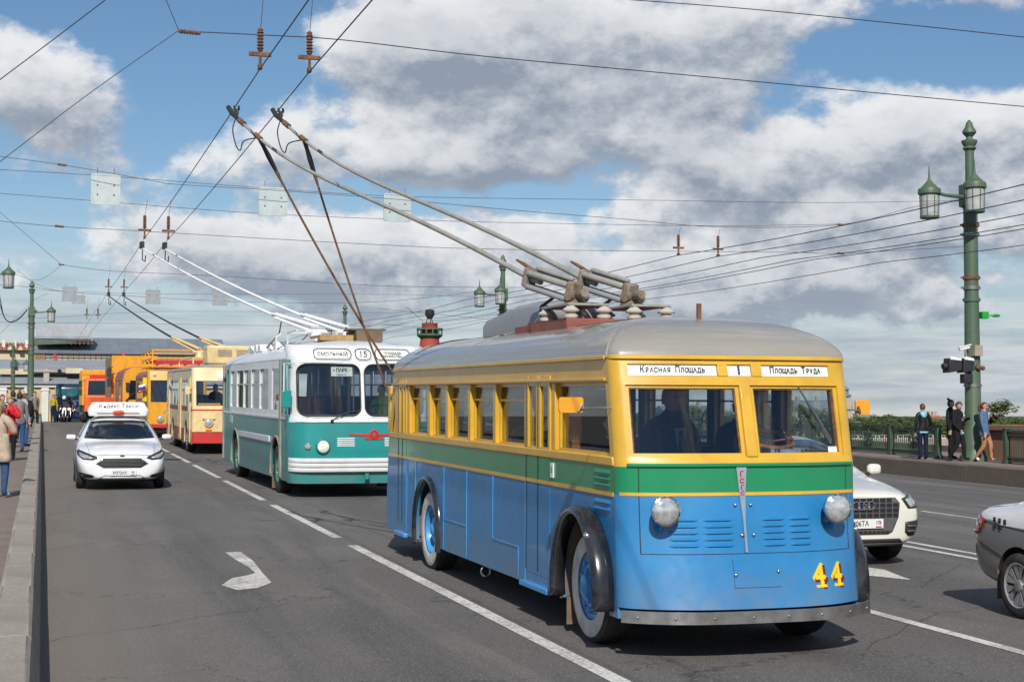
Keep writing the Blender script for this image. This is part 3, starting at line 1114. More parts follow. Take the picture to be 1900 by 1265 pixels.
w1 = span([(330, 58), (500, 66), (640, 75), (900, 105), (1300, 142), (1900, 198), (2500, 250)], 17.6, .006, 'nearest cross wire at the top, carrying two ribbed hangers, running to the upper right')
o = link('insulator', ins_me, w1)
o.location = at(330, 58, 17.6)
o.rotation_euler = (0, R(92), 0)
o.scale = (.8, .8, .9)
span([(304, -10), (331, 56)], 17.6, .005, 'short wire from the top edge down to the end of the nearest cross wire')
span([(330, 58), (160, 178), (0, 300), (-200, 450)], 17.6, .005, 'long slanting wire falling from the nearest cross wire to the left edge')
span([(230, -26), (100, 73), (0, 148), (-60, 193)], 15.0, .005, 'slanting wire across the blue sky in the upper left corner')
span([(1100, -5), (1400, 18), (1700, 48), (1960, 76)], 15.0, .005, 'thin wire near the top right corner')
for x in CWX:
    hanger(x, 17.6, 1.2, 'rusty ribbed hanger on the nearest cross wire, %s one of two' % ('left' if x < 2.5 else 'right'))
    hanger(x, 38.5, .95, 'rusty cross shaped hanger above the poles of the teal trolleybus, %s one of two' % ('left' if x < 2.5 else 'right'), 1.2)
    hanger(x, 60, .95, 'small hanger above the poles of the cream trolleybus, %s one of two' % ('left' if x < 2.5 else 'right'), 1.0)
    hanger(x - .15, 84, 1.1, 'small far hanger above the distant roof ridge, %s one of two' % ('left' if x < 2.5 else 'right'), 1.15)
for x in (16.2, 17.35):
    hanger(x, 38.5, .75, 'hanger over the oncoming lanes in the grey clouds, %s one of two' % ('left' if x < 17 else 'right'), 1.2)
GW = 'cross wires beyond the teal trolleybus poles'
span([(-60, 283), (115, 306), (285, 336), (325, 342), (505, 353), (735, 370), (953, 390), (1163, 407), (1331, 421), (1560, 417), (1700, 383), (1790, 372)], 38.5, .007, 'upper cross wire with the first row of square panels below it', group=GW)
span([(-60, 312), (170, 325), (530, 352), (760, 365), (1163, 371), (1500, 376), (1690, 374), (1795, 372)], 39.3, .006, 'straight thin cross wire just below the upper cross wire', group=GW)
span([(-60, 354), (165, 372), (480, 396), (763, 408), (995, 414), (1331, 419), (1560, 416)], 39.0, .006, 'cross wire along the lower edges of the first row of square panels', group=GW)
span([(-60, 404), (105, 420), (272, 429), (313, 432), (700, 454), (953, 463), (1454, 468), (1560, 470), (1795, 457)], 38.5, .007, 'lower cross wire carrying the hangers of the teal trolleybus wires', group=GW)
GX = 'cross wires far up the bridge'
span([(-40, 362), (0, 394), (114, 491)], 60, .008, 'slanting wire running down to a knot by the large white cloud on the left', group=GX)
span([(20, 505), (70, 520), (114, 492)], 60, .006, 'short wire rising to the knot left of the white cloud', group=GX)
span([(114, 491), (210, 503), (400, 512), (700, 530), (900, 533), (1000, 533)], 60, .009, 'cross wire from the knot in front of the big white cloud', group=GX)
span([(-40, 527), (60, 533), (115, 541), (205, 547), (450, 560), (700, 560), (890, 540)], 80, .010, 'cross wire carrying the second row of square panels', group=GX)
span([(30, 500), (70, 528), (130, 545)], 80, .008, 'short slanting wire to the far row of panels', group=GX)
span([(60, 538), (300, 545), (700, 546), (940, 552)], 84, .007, 'upper thin wire over the far row of panels', group=GX)
span([(-20, 598), (100, 599), (240, 600), (700, 604), (880, 580)], 102, .010, 'far low cross wire above the grey roofs', group=GX)
span([(-20, 575), (60, 590), (300, 578), (700, 580), (900, 575)], 125, .010, 'far middle cross wire behind the trolley poles', group=GX)
span([(-20, 640), (60, 560), (90, 545)], 118, .010, 'stay wire rising to the left lamp post', group=GX)
span([(700, 572), (860, 588), (945, 596)], 100, .010, 'far wire reaching the distant lamp post', group=GX)
span([(700, 600), (800, 606), (940, 585)], 110, .010, 'farther wire just above the red column', group=GX)
span([(755, 570), (787, 598)], 110, .014, 'short kinked feed wire left of the red column top', group=GX)
# turnbuckles on the wires
for i, (x, y, Y) in enumerate(((115, 306, 38.5), (110, 420, 38.5), (1560, 417, 38.5), (1560, 470, 38.5), (114, 491, 60), (640, 348, 0))):
    if not Y: continue
    b = MB()
    b.tube([(-.11, 0, 0), (-.09, 0, 0), (.09, 0, 0), (.11, 0, 0)], [.012, .028, .028, .012], 8)
    o = b.build('wire_insulator', M_rust)
    o.location = at(x, y, Y)
    o.rotation_euler = (0, R(4), 0)
    tag(o, ['insulator on the upper cross wire at the left', 'insulator on the lower cross wire at the left', 'insulator on the upper cross wire at the right',
            'insulator on the lower cross wire at the right', 'insulator at the wire knot by the white cloud'][i], 'insulator', 'in-line wire insulators')

# square panels hung on the cross wires, seen from the back
for i, (x0, y0, x1, y1, Y, m, lab, rot) in enumerate((
        (170, 326, 222, 378, 38.8, M_panelgrey, 'square pale grey-green panel hung on the wires, leftmost of the near row', .02),
        (481, 350, 532, 398, 38.8, M_panelgrey, 'square pale panel hung on the wires, middle of the near row, behind the brown rope', .02),
        (713, 362, 761, 409, 38.8, M_panelgrey, 'square pale panel partly behind the trolley pole, right end of the near row', .03),
        (116, 533, 143, 558, 79.5, M_panelgrey2, 'small grey square panel above the long beam, leftmost of the far row', 0),
        (134, 549, 158, 563, 79.0, M_panelgrey2, 'small dark half-height panel overlapping the leftmost panel of the far row', .0),
        (271, 539, 297, 563, 79.5, M_panelgrey2, 'small grey square panel above the cream trolleybus poles', 0),
        (395, 541, 421, 566, 79.5, M_panelgrey2, 'small grey square panel below the white trolley poles', 0))):
    p0, p1 = at(x0, y1, Y), at(x1, y0, Y)
    c = (p0 + p1) / 2
    w, h = (p1.x - p0.x) / 2, (p1.z - p0.z) / 2
    root = thing('hanging_panel', c, lab, 'panel', rz=rot, group='square panels hung on the cross wires')
    b = MB()
    b.box(-w + .02, w - .02, -.012, .012, -h + .02, h - .02)
    b.build('plate', m, root)
    b = MB()
    for a_, c_ in (((-w, 0, -h), (w, 0, -h)), ((-w, 0, h), (w, 0, h))): b.bar(a_, c_, .04, .04)
    for a_, c_ in (((-w, 0, -h), (-w, 0, h)), ((w, 0, -h), (w, 0, h))): b.bar(a_, c_, .04, .04, up=(1, 0, 0))
    b.build('frame', M_panelgrey if m is M_panelgrey else M_panelgrey2, root)
    b = MB()
    for q in (-.6, .6):
        for zz in (-.35, .3):
            b.cbox((q * w, -.02, zz * h), (.03, .02, .03))
        b.tube([(q * w, 0, h), (q * w, 0, h + .18)], .008, 5)
    b.build('bolts', M_rust, root)

# ------------------------------------------------------------------ far bank: trees, buildings, column
M_leaf = [mat('leaves_%s' % n, c, .75, var=.35, vs=.8, spec=.2) for n, c in
          (('fresh_green', (0.120, 0.165, 0.040, 1)), ('deep_green', (0.070, 0.110, 0.032, 1)), ('olive_green', (0.110, 0.130, 0.055, 1)))]
M_bark = mat('tree_bark', (0.06, 0.048, 0.035, 1), .9, var=.3)


def tree_meshes(seed, slim=1.0):
    rnd = random.Random(seed)
    t = MB()
    t.tube([(0, 0, -.3), (.03, 0, .15), (0, .02, .38), (.02, 0, .62)], [.045, .035, .026, .01], 7)
    for k in range(6):
        a = k * 2.4 + rnd.random()
        z = .2 + .06 * k
        t.tube([(0, 0, z), (.14 * math.cos(a), .14 * math.sin(a), z + .12), (.26 * math.cos(a), .26 * math.sin(a), z + .22)], [.018, .012, .004], 5)
    c = MB()
    clumps = []
    for k in range(15):
        a = rnd.uniform(0, 6.28)
        r = rnd.uniform(.05, .34) * slim
        z = rnd.uniform(.26, .90)
        r *= 1.0 - .9 * abs(z - .52)
        clumps.append((r * math.cos(a), r * math.sin(a), z, rnd.uniform(.09, .17)))
    for (cx, cy, cz, cr) in clumps:
        for q in range(120):
            d = Vector((rnd.gauss(0, 1), rnd.gauss(0, 1), rnd.gauss(0, .8)))
            d.normalize()
            p = Vector((cx, cy, cz)) + d * cr * rnd.uniform(.55, 1.1)
            s = rnd.uniform(.010, .022)
            u = Vector((rnd.gauss(0, 1), rnd.gauss(0, 1), rnd.gauss(0, 1))).normalized()
            w = (d + u * .7).cross(u).normalized()
            u = w.cross((d + u * .7).normalized())
            c.add([p - w * s - u * s * .6, p + w * s - u * s * .7, p + w * s * .8 + u * s * .7, p - w * s * .7 + u * s * .8], [(0, 1, 2, 3)])
    return t, c


TREE = []
for k in range(5):
    t, c = tree_meshes(40 + k)
    TREE.append((t.mesh('trunk', M_bark, 40), c.mesh('crown', M_leaf[k % 3], 0, fix=False)))


def bank_y(x):
    for (x0, y0), (x1, y1) in zip(bank_line[:-1], bank_line[1:]):
        if x0 <= x <= x1:
            return y0 + (y1 - y0) * (x - x0) / (x1 - x0)
    return bank_line[-1][1]


def bank_at(px_, back):
    q = at(px_, 770, 1.0)
    s = q.x
    Y = 300
    for _ in range(30):
        Y = bank_y(s * Y) + back
    return Vector((s * Y, Y, -5.7))


rt = random.Random(5)


def tree(px_, ytop, width, back, label, k):
    p = bank_at(px_, back)
    Z = p.y * math.cos(YAW) + p.x * math.sin(YAW)
    ztop = CAM_H + (770 - ytop) * Z / F_PX
    h = ztop - p.z
    wd = width * Z / F_PX
    root = thing('broadleaf_tree', p, label, 'tree', rz=rt.uniform(0, 6), group='trees along the far embankment')
    tm, cmx = TREE[k % 5]
    for nm, me in (('trunk', tm), ('crown', cmx)):
        o = link(nm, me, root)
        o.scale = (wd / .72, wd / .72, h / .98)
    return root


far_lab = 'broadleaf tree in the row on the far embankment, seen through or over the railing'
tree(1850, 744, 105, 30, 'largest pale green tree on the far bank, right of the woman in the blue blazer', 2)
tree(1668, 768, 42, 26, 'small dark pointed tree on the far bank left of the person in the leather jacket', 1)
tree(1632, 764, 62, 20, 'rounded tree on the far bank behind the orange mirror of the blue bus', 1)
for i in range(46):
    px_ = 1552 + i * 8.2 + rt.uniform(-4, 4)
    tree(px_, 772 + rt.uniform(-3, 9), rt.uniform(34, 58), rt.uniform(4, 40), far_lab, i)
for i in range(9):
    tree(775 + 24 * i + rt.uniform(-6, 6), 702 + rt.uniform(-14, 16), rt.uniform(60, 80), 12 + 3 * i, 'tall dense tree on the spit seen through the side windows of the blue bus', 1 + 5 * (i % 2))
for i in range(44):
    px_ = 700 + i * 19.5 + rt.uniform(-7, 7)
    tree(px_, 760 + rt.uniform(-12, 10), rt.uniform(40, 70), rt.uniform(6, 50), 'broadleaf tree on the far bank seen through the windows of the blue bus', i)

M_stuccos = {'white': mat('stucco_white', (.62, .61, .57, 1), .8, var=.08, vs=.3), 'cream': mat('stucco_cream', (.55, .40, .19, 1), .85, var=.08, vs=.3),
             'beige': mat('stucco_beige', (.42, .35, .29, 1), .85, var=.1, vs=.3), 'pale': mat('stucco_pale_yellow', (.58, .50, .33, 1), .85, var=.08, vs=.3)}
M_tin = mat('tin_roof_grey_blue', (.185, .215, .245, 1), .55, .0, var=.12, vs=.25, dirt=(.13, .14, .15, 1), dirt_amt=.5, dirt_s=.3, streak=True)
M_tin2 = mat('tin_roof_pale', (.30, .32, .345, 1), .55, .0, var=.12, vs=.25, dirt=(.20, .21, .22, 1), dirt_amt=.5, dirt_s=.3, streak=True)
M_tile = mat('tile_roof_orange', (.30, .12, .06, 1), .8, var=.4, vs=2.5)
M_winblue = mat('window_dark_pane', (.03, .04, .05, 1), .15, var=.2)


def far_building(px0, px1, ytop, Yoff, wall, roof, roofh, rows, cols, label, mansard=False):
    a, b_ = bank_at(px0, Yoff), bank_at(px1, Yoff)
    w = (b_ - a).length
    ang = math.atan2(b_.y - a.y, b_.x - a.x)
    Z = a.y * math.cos(YAW) + a.x * math.sin(YAW)
    h = CAM_H + (770 - ytop) * Z / F_PX - a.z - roofh
    root = thing('building', a, label, 'building', rz=ang)
    m = MB()
    m.box(0, w, 0, 14, 0, h)
    m.build('wall', wall, root, angle=0)
    m = MB()
    if mansard:
        m.prism([(-.4, 0), (14.4, 0), (12.5, roofh), (1.5, roofh)], -.3, w + .3, 'x')
    else:
        m.prism([(-.6, 0), (14.6, 0), (7, roofh)], -.4, w + .4, 'x')
    r = m.build('roof', roof, root, angle=0, loc=(0, 0, h + .003))
    m = MB()
    m.box(-.2, w + .2, -.35, -.003, h - .5, h - .1)
    m.build('cornice', M_stuccos['white'], root, angle=0)
    m = MB()
    for q in (.2, .55, .8): m.box(w * q - .5, w * q + .5, 6, 7.2, roofh * .6, roofh + 1.4)
    m.build('chimney', M_stuccos['beige'], r, angle=0)
    pane = MB()
    cw, rh = w / cols, (h - 1) / rows
    pane.box(-cw * .24, cw * .24, -.06, .02, 0, rh * .58)
    pm = pane.mesh('pane', M_winblue, 0)
    fr = MB()
    fr.box(-cw * .31, -cw * .25, -.12, -.003, -.1, rh * .62).box(cw * .25, cw * .31, -.12, -.003, -.1, rh * .62)
    fr.box(-cw * .31, cw * .31, -.16, -.003, rh * .62, rh * .70).box(-cw * .34, cw * .34, -.18, -.003, -.2, -.1)
    fm = fr.mesh('window', M_stuccos['white'], 0)
    for i in range(cols):
        for j in range(rows):
            o = link('window', fm, root)
            o.location = ((i + .5) * cw, 0, .6 + j * rh)
            link('pane', pm, o)
    return root


far_building(1395, 1462, 738, 70, M_stuccos['white'], M_tin, 2.5, 4, 6, 'pale building with grey roof on the far bank seen through the right windscreen')
far_building(1478, 1582, 742, 60, M_stuccos['pale'], M_tin, 3.4, 4, 9, 'cream building with a dark mansard roof just left of the orange mirror', True)
far_building(1604, 1626, 766, 90, M_stuccos['white'], M_tin2, 2, 3, 3, 'small white house between trees behind the orange mirror')
far_building(1740, 1760, 770, 90, M_stuccos['white'], M_tile, 2, 3, 3, 'small white house with a red roof between the trees behind the man in black')
far_building(745, 838, 712, 60, M_stuccos['pale'], M_tin, 3, 4, 8, 'added pale yellow building in place of a reflection in the blue bus rear side windows')  # added building, supplies the pale tone of a reflection in the side panes
far_building(1240, 1330, 752, 80, M_stuccos['white'], M_tin, 3, 4, 8, 'white building on the far bank behind the driver of the blue bus')
# tower on the cream building
p = bank_at(1568, 60)
root = thing('lantern_tower', p, 'small stone tower with a dark cap at the right end of the mansard building', 'tower')
m = MB()
m.box(-1.6, 1.6, -1.6, 1.6, 0, 14.0)
m.build('shaft', M_stuccos['beige'], root)
m = MB()
m.lathe([(2.1, 14.0), (2.1, 14.6), (1.2, 15.0), (1.2, 16.2), (1.7, 16.3), (.3, 17.6)], 12)
m.build('cap', M_tin, root)

# little boats and vans at the quay seen between the railing bars
vehicle_cols = [((.6, .6, .6, 1), 'white'), ((.10, .28, .5, 1), 'blue'), ((.45, .05, .04, 1), 'red'), ((.55, .56, .58, 1), 'silver')]
van = MB()
van.prism([(-2.6, .35), (2.6, .35), (2.6, .95), (2.3, 1.05), (1.9, 1.75), (-2.3, 1.85), (-2.6, 1.5)], -.9, .9, 'y')
vglass = MB()
vglass.prism([(1.0, 1.05), (2.2, 1.05), (1.85, 1.65), (1.0, 1.7)], -.92, .92, 'y').prism([(-2.2, 1.05), (.8, 1.05), (.8, 1.7), (-2.2, 1.72)], -.92, .92, 'y')
vw = MB()
for x in (-1.7, 1.7):
    vw.lathe([(.34, -.93), (.34, .93)], 12, Matrix.Translation((x, 0, .34)) @ Matrix.Rotation(R(90), 4, 'X'))
vgm, vwm = vglass.mesh('window', M_winblue, 0), vw.mesh('wheels', M_rubber, 30)
vms = [van.mesh('body', mat('van_paint_' + n, c, .35, var=.03, coat=.4), 30) for c, n in vehicle_cols]
for i in range(16):
    px_ = 1576 + i * 11 + rt.uniform(-3, 3)
    p = bank_at(px_, 2.6)
    k = (0, 3, 0, 1, 0, 0, 3, 0, 2, 0, 3, 0, 0, 1, 0, 3)[i]
    root = thing('parked_van', (p.x, p.y, -5.55), '%s van parked on the far quay, seen between the railing bars' % vehicle_cols[k][1], 'van', rz=R(8), group='vans parked on the far quay')
    link('body', vms[k], root)
    link('window', vgm, root)
    link('wheels', vwm, root)

# rostral column
M_colred = mat('column_red', (.36, .055, .035, 1), .7, var=.15, vs=.4)
M_colgreen = mat('column_green', (.060, .13, .075, 1), .6, var=.2, vs=1)
p = bank_at(797, 30)
Z = p.y * math.cos(YAW) + p.x * math.sin(YAW)
u = Z / F_PX
zt = lambda y: CAM_H + (770 - y) * u
root = thing('rostral_column', (p.x, p.y, 0), 'red lighthouse column with a green gallery and dark lamp bowl above the grey bus roof', 'column')
m = MB()
m.lathe([(26 * u, -6), (26 * u, zt(760)), (20 * u, zt(755)), (19 * u, zt(640)), (17 * u, zt(628))], 24)
m.build('shaft', M_colred, root)
m = MB()
m.lathe([(17 * u, zt(629)), (24 * u, zt(623)), (24 * u, zt(620)), (21 * u, zt(620)), (18 * u, zt(626))], 24)
for k in range(12):
    a = 6.283 * k / 12
    m.cbox((23 * u * math.cos(a), 23 * u * math.sin(a), zt(616)), (2.4 * u, 2.4 * u, 11 * u))
m.lathe([(23 * u, zt(612)), (24.5 * u, zt(612)), (24.5 * u, zt(609)), (23 * u, zt(609))], 24)
m.build('gallery', M_colgreen, root)
m = MB()
m.lathe([(15 * u, zt(626)), (14.5 * u, zt(602)), (15.5 * u, zt(600)), (8 * u, zt(599))], 20)
m.build('drum', M_colred, root)
m = MB()
for k in range(3):
    a = 6.283 * k / 3 + .5
    m.tube([(8 * u * math.cos(a), 8 * u * math.sin(a), zt(600)), (4 * u * math.cos(a), 4 * u * math.sin(a), zt(590)), (7 * u * math.cos(a), 7 * u * math.sin(a), zt(583))], .8 * u, 6)
m.lathe([(4 * u, zt(592)), (9 * u, zt(584)), (8.6 * u, zt(576)), (6 * u, zt(574))], 16)
m.build('lamp_bowl', M_plastic, root)
for k, a in enumerate((.6, 2.2, 3.9, 5.4)):
    m = MB()
    c_, s_ = math.cos(a), math.sin(a)
    m.prism([(18 * u, zt(690)), (30 * u, zt(700)), (34 * u, zt(690)), (30 * u, zt(682)), (18 * u, zt(675))], -3 * u, 3 * u, 'y')
    o = m.build('ship_prow', M_colgreen, root)
    o.rotation_euler = (0, 0, a)

# ------------------------------------------------------------------ buildings at the end of the bridge, left
BY = 300.0


def bx(px_, Y=BY): return at(px_, 700, Y).x


def bz(y, px_=150, Y=BY): return at(px_, y, Y).z


wing = thing('warehouse_wing', (0, BY, 0), 'low cream building with white pilasters and grey tin roof at the end of the bridge', 'building')
x0, x1 = bx(-60), bx(430)
m = MB()
m.box(x0, x1, 0, 16, -7, bz(716))
m.build('wall', M_stuccos['cream'], wing, angle=0)
m = MB()
zc = bz(716)
m.box(x0 - .3, x1 + .3, -.55, -.003, zc - .25, zc + .35)
m.build('cornice', M_stuccos['white'], wing, angle=0)
m = MB()
m.add([(x0 - 1, -1.0, zc + .36), (x1 + 1, -1.0, zc + .36), (x1 + 1, 9, bz(693)), (x0 - 1, 9, bz(693)), (x1 + 1, 16.5, zc + .36), (x0 - 1, 16.5, zc + .36)], [(0, 1, 2, 3), (3, 2, 4, 5), (0, 3, 5), (1, 4, 2), (0, 5, 4, 1)])
rf = m.build('roof', M_tin2, wing, angle=0)
for q in range(int(x0), int(x1), 2):
    m = MB()
    m.bar((q, -1.0, zc + .40), (q, 9, bz(693) + .04), .09, .09)
    m.build('roof_seam', M_tin2, rf, angle=0)
for px_ in (-30, 6, 50, 84, 118, 152, 186, 222, 258, 294, 330):
    m = MB()
    w = .42 if px_ not in (6, 84) else .62
    c0 = bx(px_)
    m.box(c0 - w, c0 + w, -.42, -.004, -7, zc - .26)
    m.box(c0 - w - .15, c0 + w + .15, -.5, -.004, zc - .9, zc - .6)
    m.build('pilaster', M_stuccos['white'], wing, angle=0)
for px_ in (28, 66, 101, 135, 169):
    m = MB()
    c0 = bx(px_)
    m.box(c0 - .75, c0 + .75, -.03, .02, zc - 4.6, zc - 1.3)
    o = m.build('window_niche', M_stuccos['beige'], wing, angle=0)
m = MB()
c0 = bx(86)
m.box(c0 - .5, c0 + .5, 1.5, 2.4, zc + .6, bz(690))
m.prism([(c0 - .8, bz(690)), (c0 + .8, bz(690)), (c0, bz(683))], 1.3, 2.6, 'y')
m.build('chimney', M_stuccos['beige'], rf, angle=0)

hall = thing('warehouse_hall', (0, BY + 22, 0), 'long grey roofed hall with a beige grid wall rising behind the cream wing', 'building')
Y2 = BY + 22
X = lambda px_: at(px_, 650, Y2).x
Zy = lambda y: at(150, y, Y2).z
m = MB()
m.box(X(58), X(420), 0, 30, -6, Zy(655.5))
m.build('wall', M_stuccos['beige'], hall, angle=0)
M_grid = mat('facade_grid_dark', (.10, .09, .085, 1), .8, var=.2)
n = 0
xx = X(84)
while xx < X(345):
    m = MB()
    m.box(xx - .06, xx + .06, -.12, -.004, Zy(669), Zy(655.6))
    m.build('mullion', M_grid, hall, angle=0)
    xx += (X(100) - X(89.5))
    n += 1
for y in (659, 663.5):
    m = MB()
    m.box(X(84), X(345), -.16, -.004, Zy(y) - .05, Zy(y) + .05)
    m.build('transom', M_grid, hall, angle=0)
m = MB()
m.add([(X(57), -.35, Zy(655.4)), (X(425), -.35, Zy(655.4)), (X(425), 14, Zy(620)), (X(57), 14, Zy(620)), (X(425), 30, Zy(650)), (X(57), 30, Zy(650))], [(0, 1, 2, 3), (3, 2, 4, 5), (0, 3, 5), (1, 4, 2), (0, 5, 4, 1)])
r2 = m.build('roof', M_tin, hall, angle=0)
m = MB()
m.box(X(57), X(425), -.45, -.30, Zy(656.8), Zy(655.5))
m.build('eave', M_grid, hall, angle=0)
for q in range(int(X(62)), int(X(420)), 2):
    m = MB()
    m.bar((q, -.35, Zy(655.4) + .05), (q, 14, Zy(620) + .05), .08, .08)
    m.build('roof_seam', M_tin, r2, angle=0)
m = MB()
m.prism([(0, Zy(632)), (9, Zy(632)), (9, Zy(607)), (5, Zy(600)), (2, Zy(600))], X(66), X(171), 'x')
up_ = m.build('upper_roof', M_tin2, hall, angle=0)
m = MB()
m.box(X(66), X(168), -.3, -.004, Zy(629), Zy(624))
m.build('gutter', M_tin2, hall, angle=0)
m = MB()
m.add([(X(0), -18, Zy(690)), (X(250), -18, Zy(690)), (X(250), -3, Zy(669)), (X(0), -3, Zy(669))], [(0, 1, 2, 3)])
m.build('lower_roof', M_tin2, hall, angle=0)
m = MB()
m.box(X(98.5), X(104.5), -4.5, -3.5, Zy(668), Zy(659))
m.build('vent_box', M_red, hall, angle=0)
m = MB()
for y in (661, 664, 667): m.box(X(64), X(83), -.5, -.2, Zy(y) - .1, Zy(y) + .12)
for xq in (65, 82): m.box(X(xq) - .1, X(xq) + .1, -.52, -.18, Zy(669), Zy(659))
m.build('wooden_screen', M_plank, hall, angle=0)
m = MB()
m.box(X(120), X(150), -19, -17, Zy(697), Zy(688))
m.build('skylight', M_stuccos['pale'], hall, angle=0)

tiles = thing('tiled_house', (0, BY + 60, 0), 'house with a weathered orange tile roof at the left edge behind the lamp posts', 'building')
Y3 = BY + 60
X = lambda px_: at(px_, 650, Y3).x
Zy = lambda y: at(30, y, Y3).z
m = MB()
m.box(X(-40), X(56), 0, 20, -6, Zy(648))
m.build('wall', M_stuccos['pale'], tiles, angle=0)
m = MB()
m.prism([(-1, Zy(650)), (21, Zy(650)), (10, Zy(633))], X(-42), X(58), 'x')
rt2 = m.build('roof', M_tile, tiles, angle=0)
k = X(-40)
while k < X(57):
    m = MB()
    m.bar((k, -1.05, Zy(650) + .1), (k, 10, Zy(633) + .1), .35, .2)
    m.build('tile_ridge', M_tile, rt2, angle=0)
    k += .8
for a, c in ((3, 9), (26, 30), (46, 52)):
    m = MB()
    m.box(X(a), X(c), 3, 5, Zy(648), Zy(629))
    m.build('chimney', M_stuccos['white'], rt2, angle=0)
for a, c in ((15, 24), (34, 42)):
    m = MB()
    m.prism([(X(a), Zy(650)), (X(c), Zy(650)), (X(c), Zy(646)), ((X(a) + X(c)) / 2, Zy(642)), (X(a), Zy(646))], -2, 2, 'y')
    m.build('dormer', M_stuccos['pale'], rt2, angle=0)

# ------------------------------------------------------------------ vehicles: shared tools
def lerp_table(tab, z):
    if z <= tab[0][0]: return tab[0][1:]
    for a, b_ in zip(tab[:-1], tab[1:]):
        if z <= b_[0]:
            t = (z - a[0]) / (b_[0] - a[0])
            t2 = t
            return tuple(p + (q - p) * t2 for p, q in zip(a[1:], b_[1:]))
    return tab[-1][1:]


class Front:
    """curved front (or rear) face of a vehicle: y as a function of x and z"""
    def __init__(s, hw, r, tab, sgn=1, p=2.0):
        s.hw, s.r, s.tab, s.sgn, s.p = hw, r, tab, sgn, p

    def y(s, x, z, off=0.0):
        c, b = lerp_table(s.tab, z)
        hw = s.hw
        x = max(-hw, min(hw, x))
        v = c - b * (1 - abs(x / hw) ** s.p)
        e = abs(x) - (hw - s.r)
        if e > 0: v += s.r - math.sqrt(max(0, s.r * s.r - e * e))
        return s.sgn * v - s.sgn * off

    def xs(s, x0, x1, n=10):
        out = [x0 + (x1 - x0) * i / n for i in range(n + 1)]
        r, hw = s.r, s.hw
        for k in range(1, 9):
            e = r * math.sin(math.pi / 2 * k / 8)
            for q in (-(hw - r) - e, (hw - r) + e):
                if x0 < q < x1: out.append(q)
        out = sorted(out)
        res = [out[0]]
        for q in out[1:]:
            if q - res[-1] > 1e-4: res.append(q)
        return res

    def patch(s, mb, x0, x1, z0, z1, off=0.0, th=0.03, nx=10, nz=4, ext=None):
        """curved plate; ext(z) may give the x range at each height"""
        rows_f, rows_b = [], []
        for j in range(nz + 1):
            z = z0 + (z1 - z0) * j / nz
            if ext is None:
                xl = s.xs(x0, x1, nx)
            else:
                a, b = ext(z)
                xl = [a + (b - a) * i / nx for i in range(nx + 1)]
            rows_f.append([(x, s.y(x, z, off), z) for x in xl])
            rows_b.append([(x * .985, s.y(x, z, off) + s.sgn * th, z) for x in xl])
        mb.grid(rows_f)
        mb.grid(rows_b)
        n = len(rows_f[0])
        mb.grid([rows_f[0], rows_b[0]])
        mb.grid([rows_f[-1], rows_b[-1]])
        mb.grid([[r[0] for r in rows_f], [r[0] for r in rows_b]])
        mb.grid([[r[-1] for r in rows_f], [r[-1] for r in rows_b]])
        return mb

    def ring(s, mb, outer, inner, off=0.0, th=0.04):
        """frame between two loops of the same number of (x, z) points"""
        F = lambda q, o: (q[0], s.y(q[0], q[1], o), q[1])
        a = [F(q, off) for q in outer]
        b = [F(q, off) for q in inner]
        m_ = [F(((p[0] + q[0]) / 2, (p[1] + q[1]) / 2), off) for p, q in zip(outer, inner)]
        c = [F(q, off - th) for q in inner]
        d = [F(q, off - th) for q in outer]
        mb.grid([a, m_, b, c, d, a], closed=True)
        return mb


def round_rect(x0, x1, z0, z1, r, n=6):
    """loop of points, and the matching square loop for frames"""
    pts = []
    for (cx, cz, a0) in ((x1 - r, z0 + r, -90), (x1 - r, z1 - r, 0), (x0 + r, z1 - r, 90), (x0 + r, z0 + r, 180)):
        for k in range(n + 1):
            a = R(a0 + 90 * k / n)
            pts.append((cx + r * math.cos(a), cz + r * math.sin(a)))
    return pts


def square_loop(x0, x1, z0, z1, n=6):
    pts = []
    h = n // 2
    for (cx, cz, d0, d1) in ((x1, z0, (-1, 0), (0, 1)), (x1, z1, (0, -1), (-1, 0)), (x0, z1, (1, 0), (0, -1)), (x0, z0, (0, 1), (1, 0))):
        w, hh = (x1 - x0) * .12, (z1 - z0) * .12
        for k in range(n + 1):
            if k < h:
                t = 1 - k / h
                pts.append((cx + d0[0] * w * t, cz + d0[1] * hh * t))
            else:
                t = (k - h) / (n - h)
                pts.append((cx + d1[0] * w * t, cz + d1[1] * hh * t))
    return pts


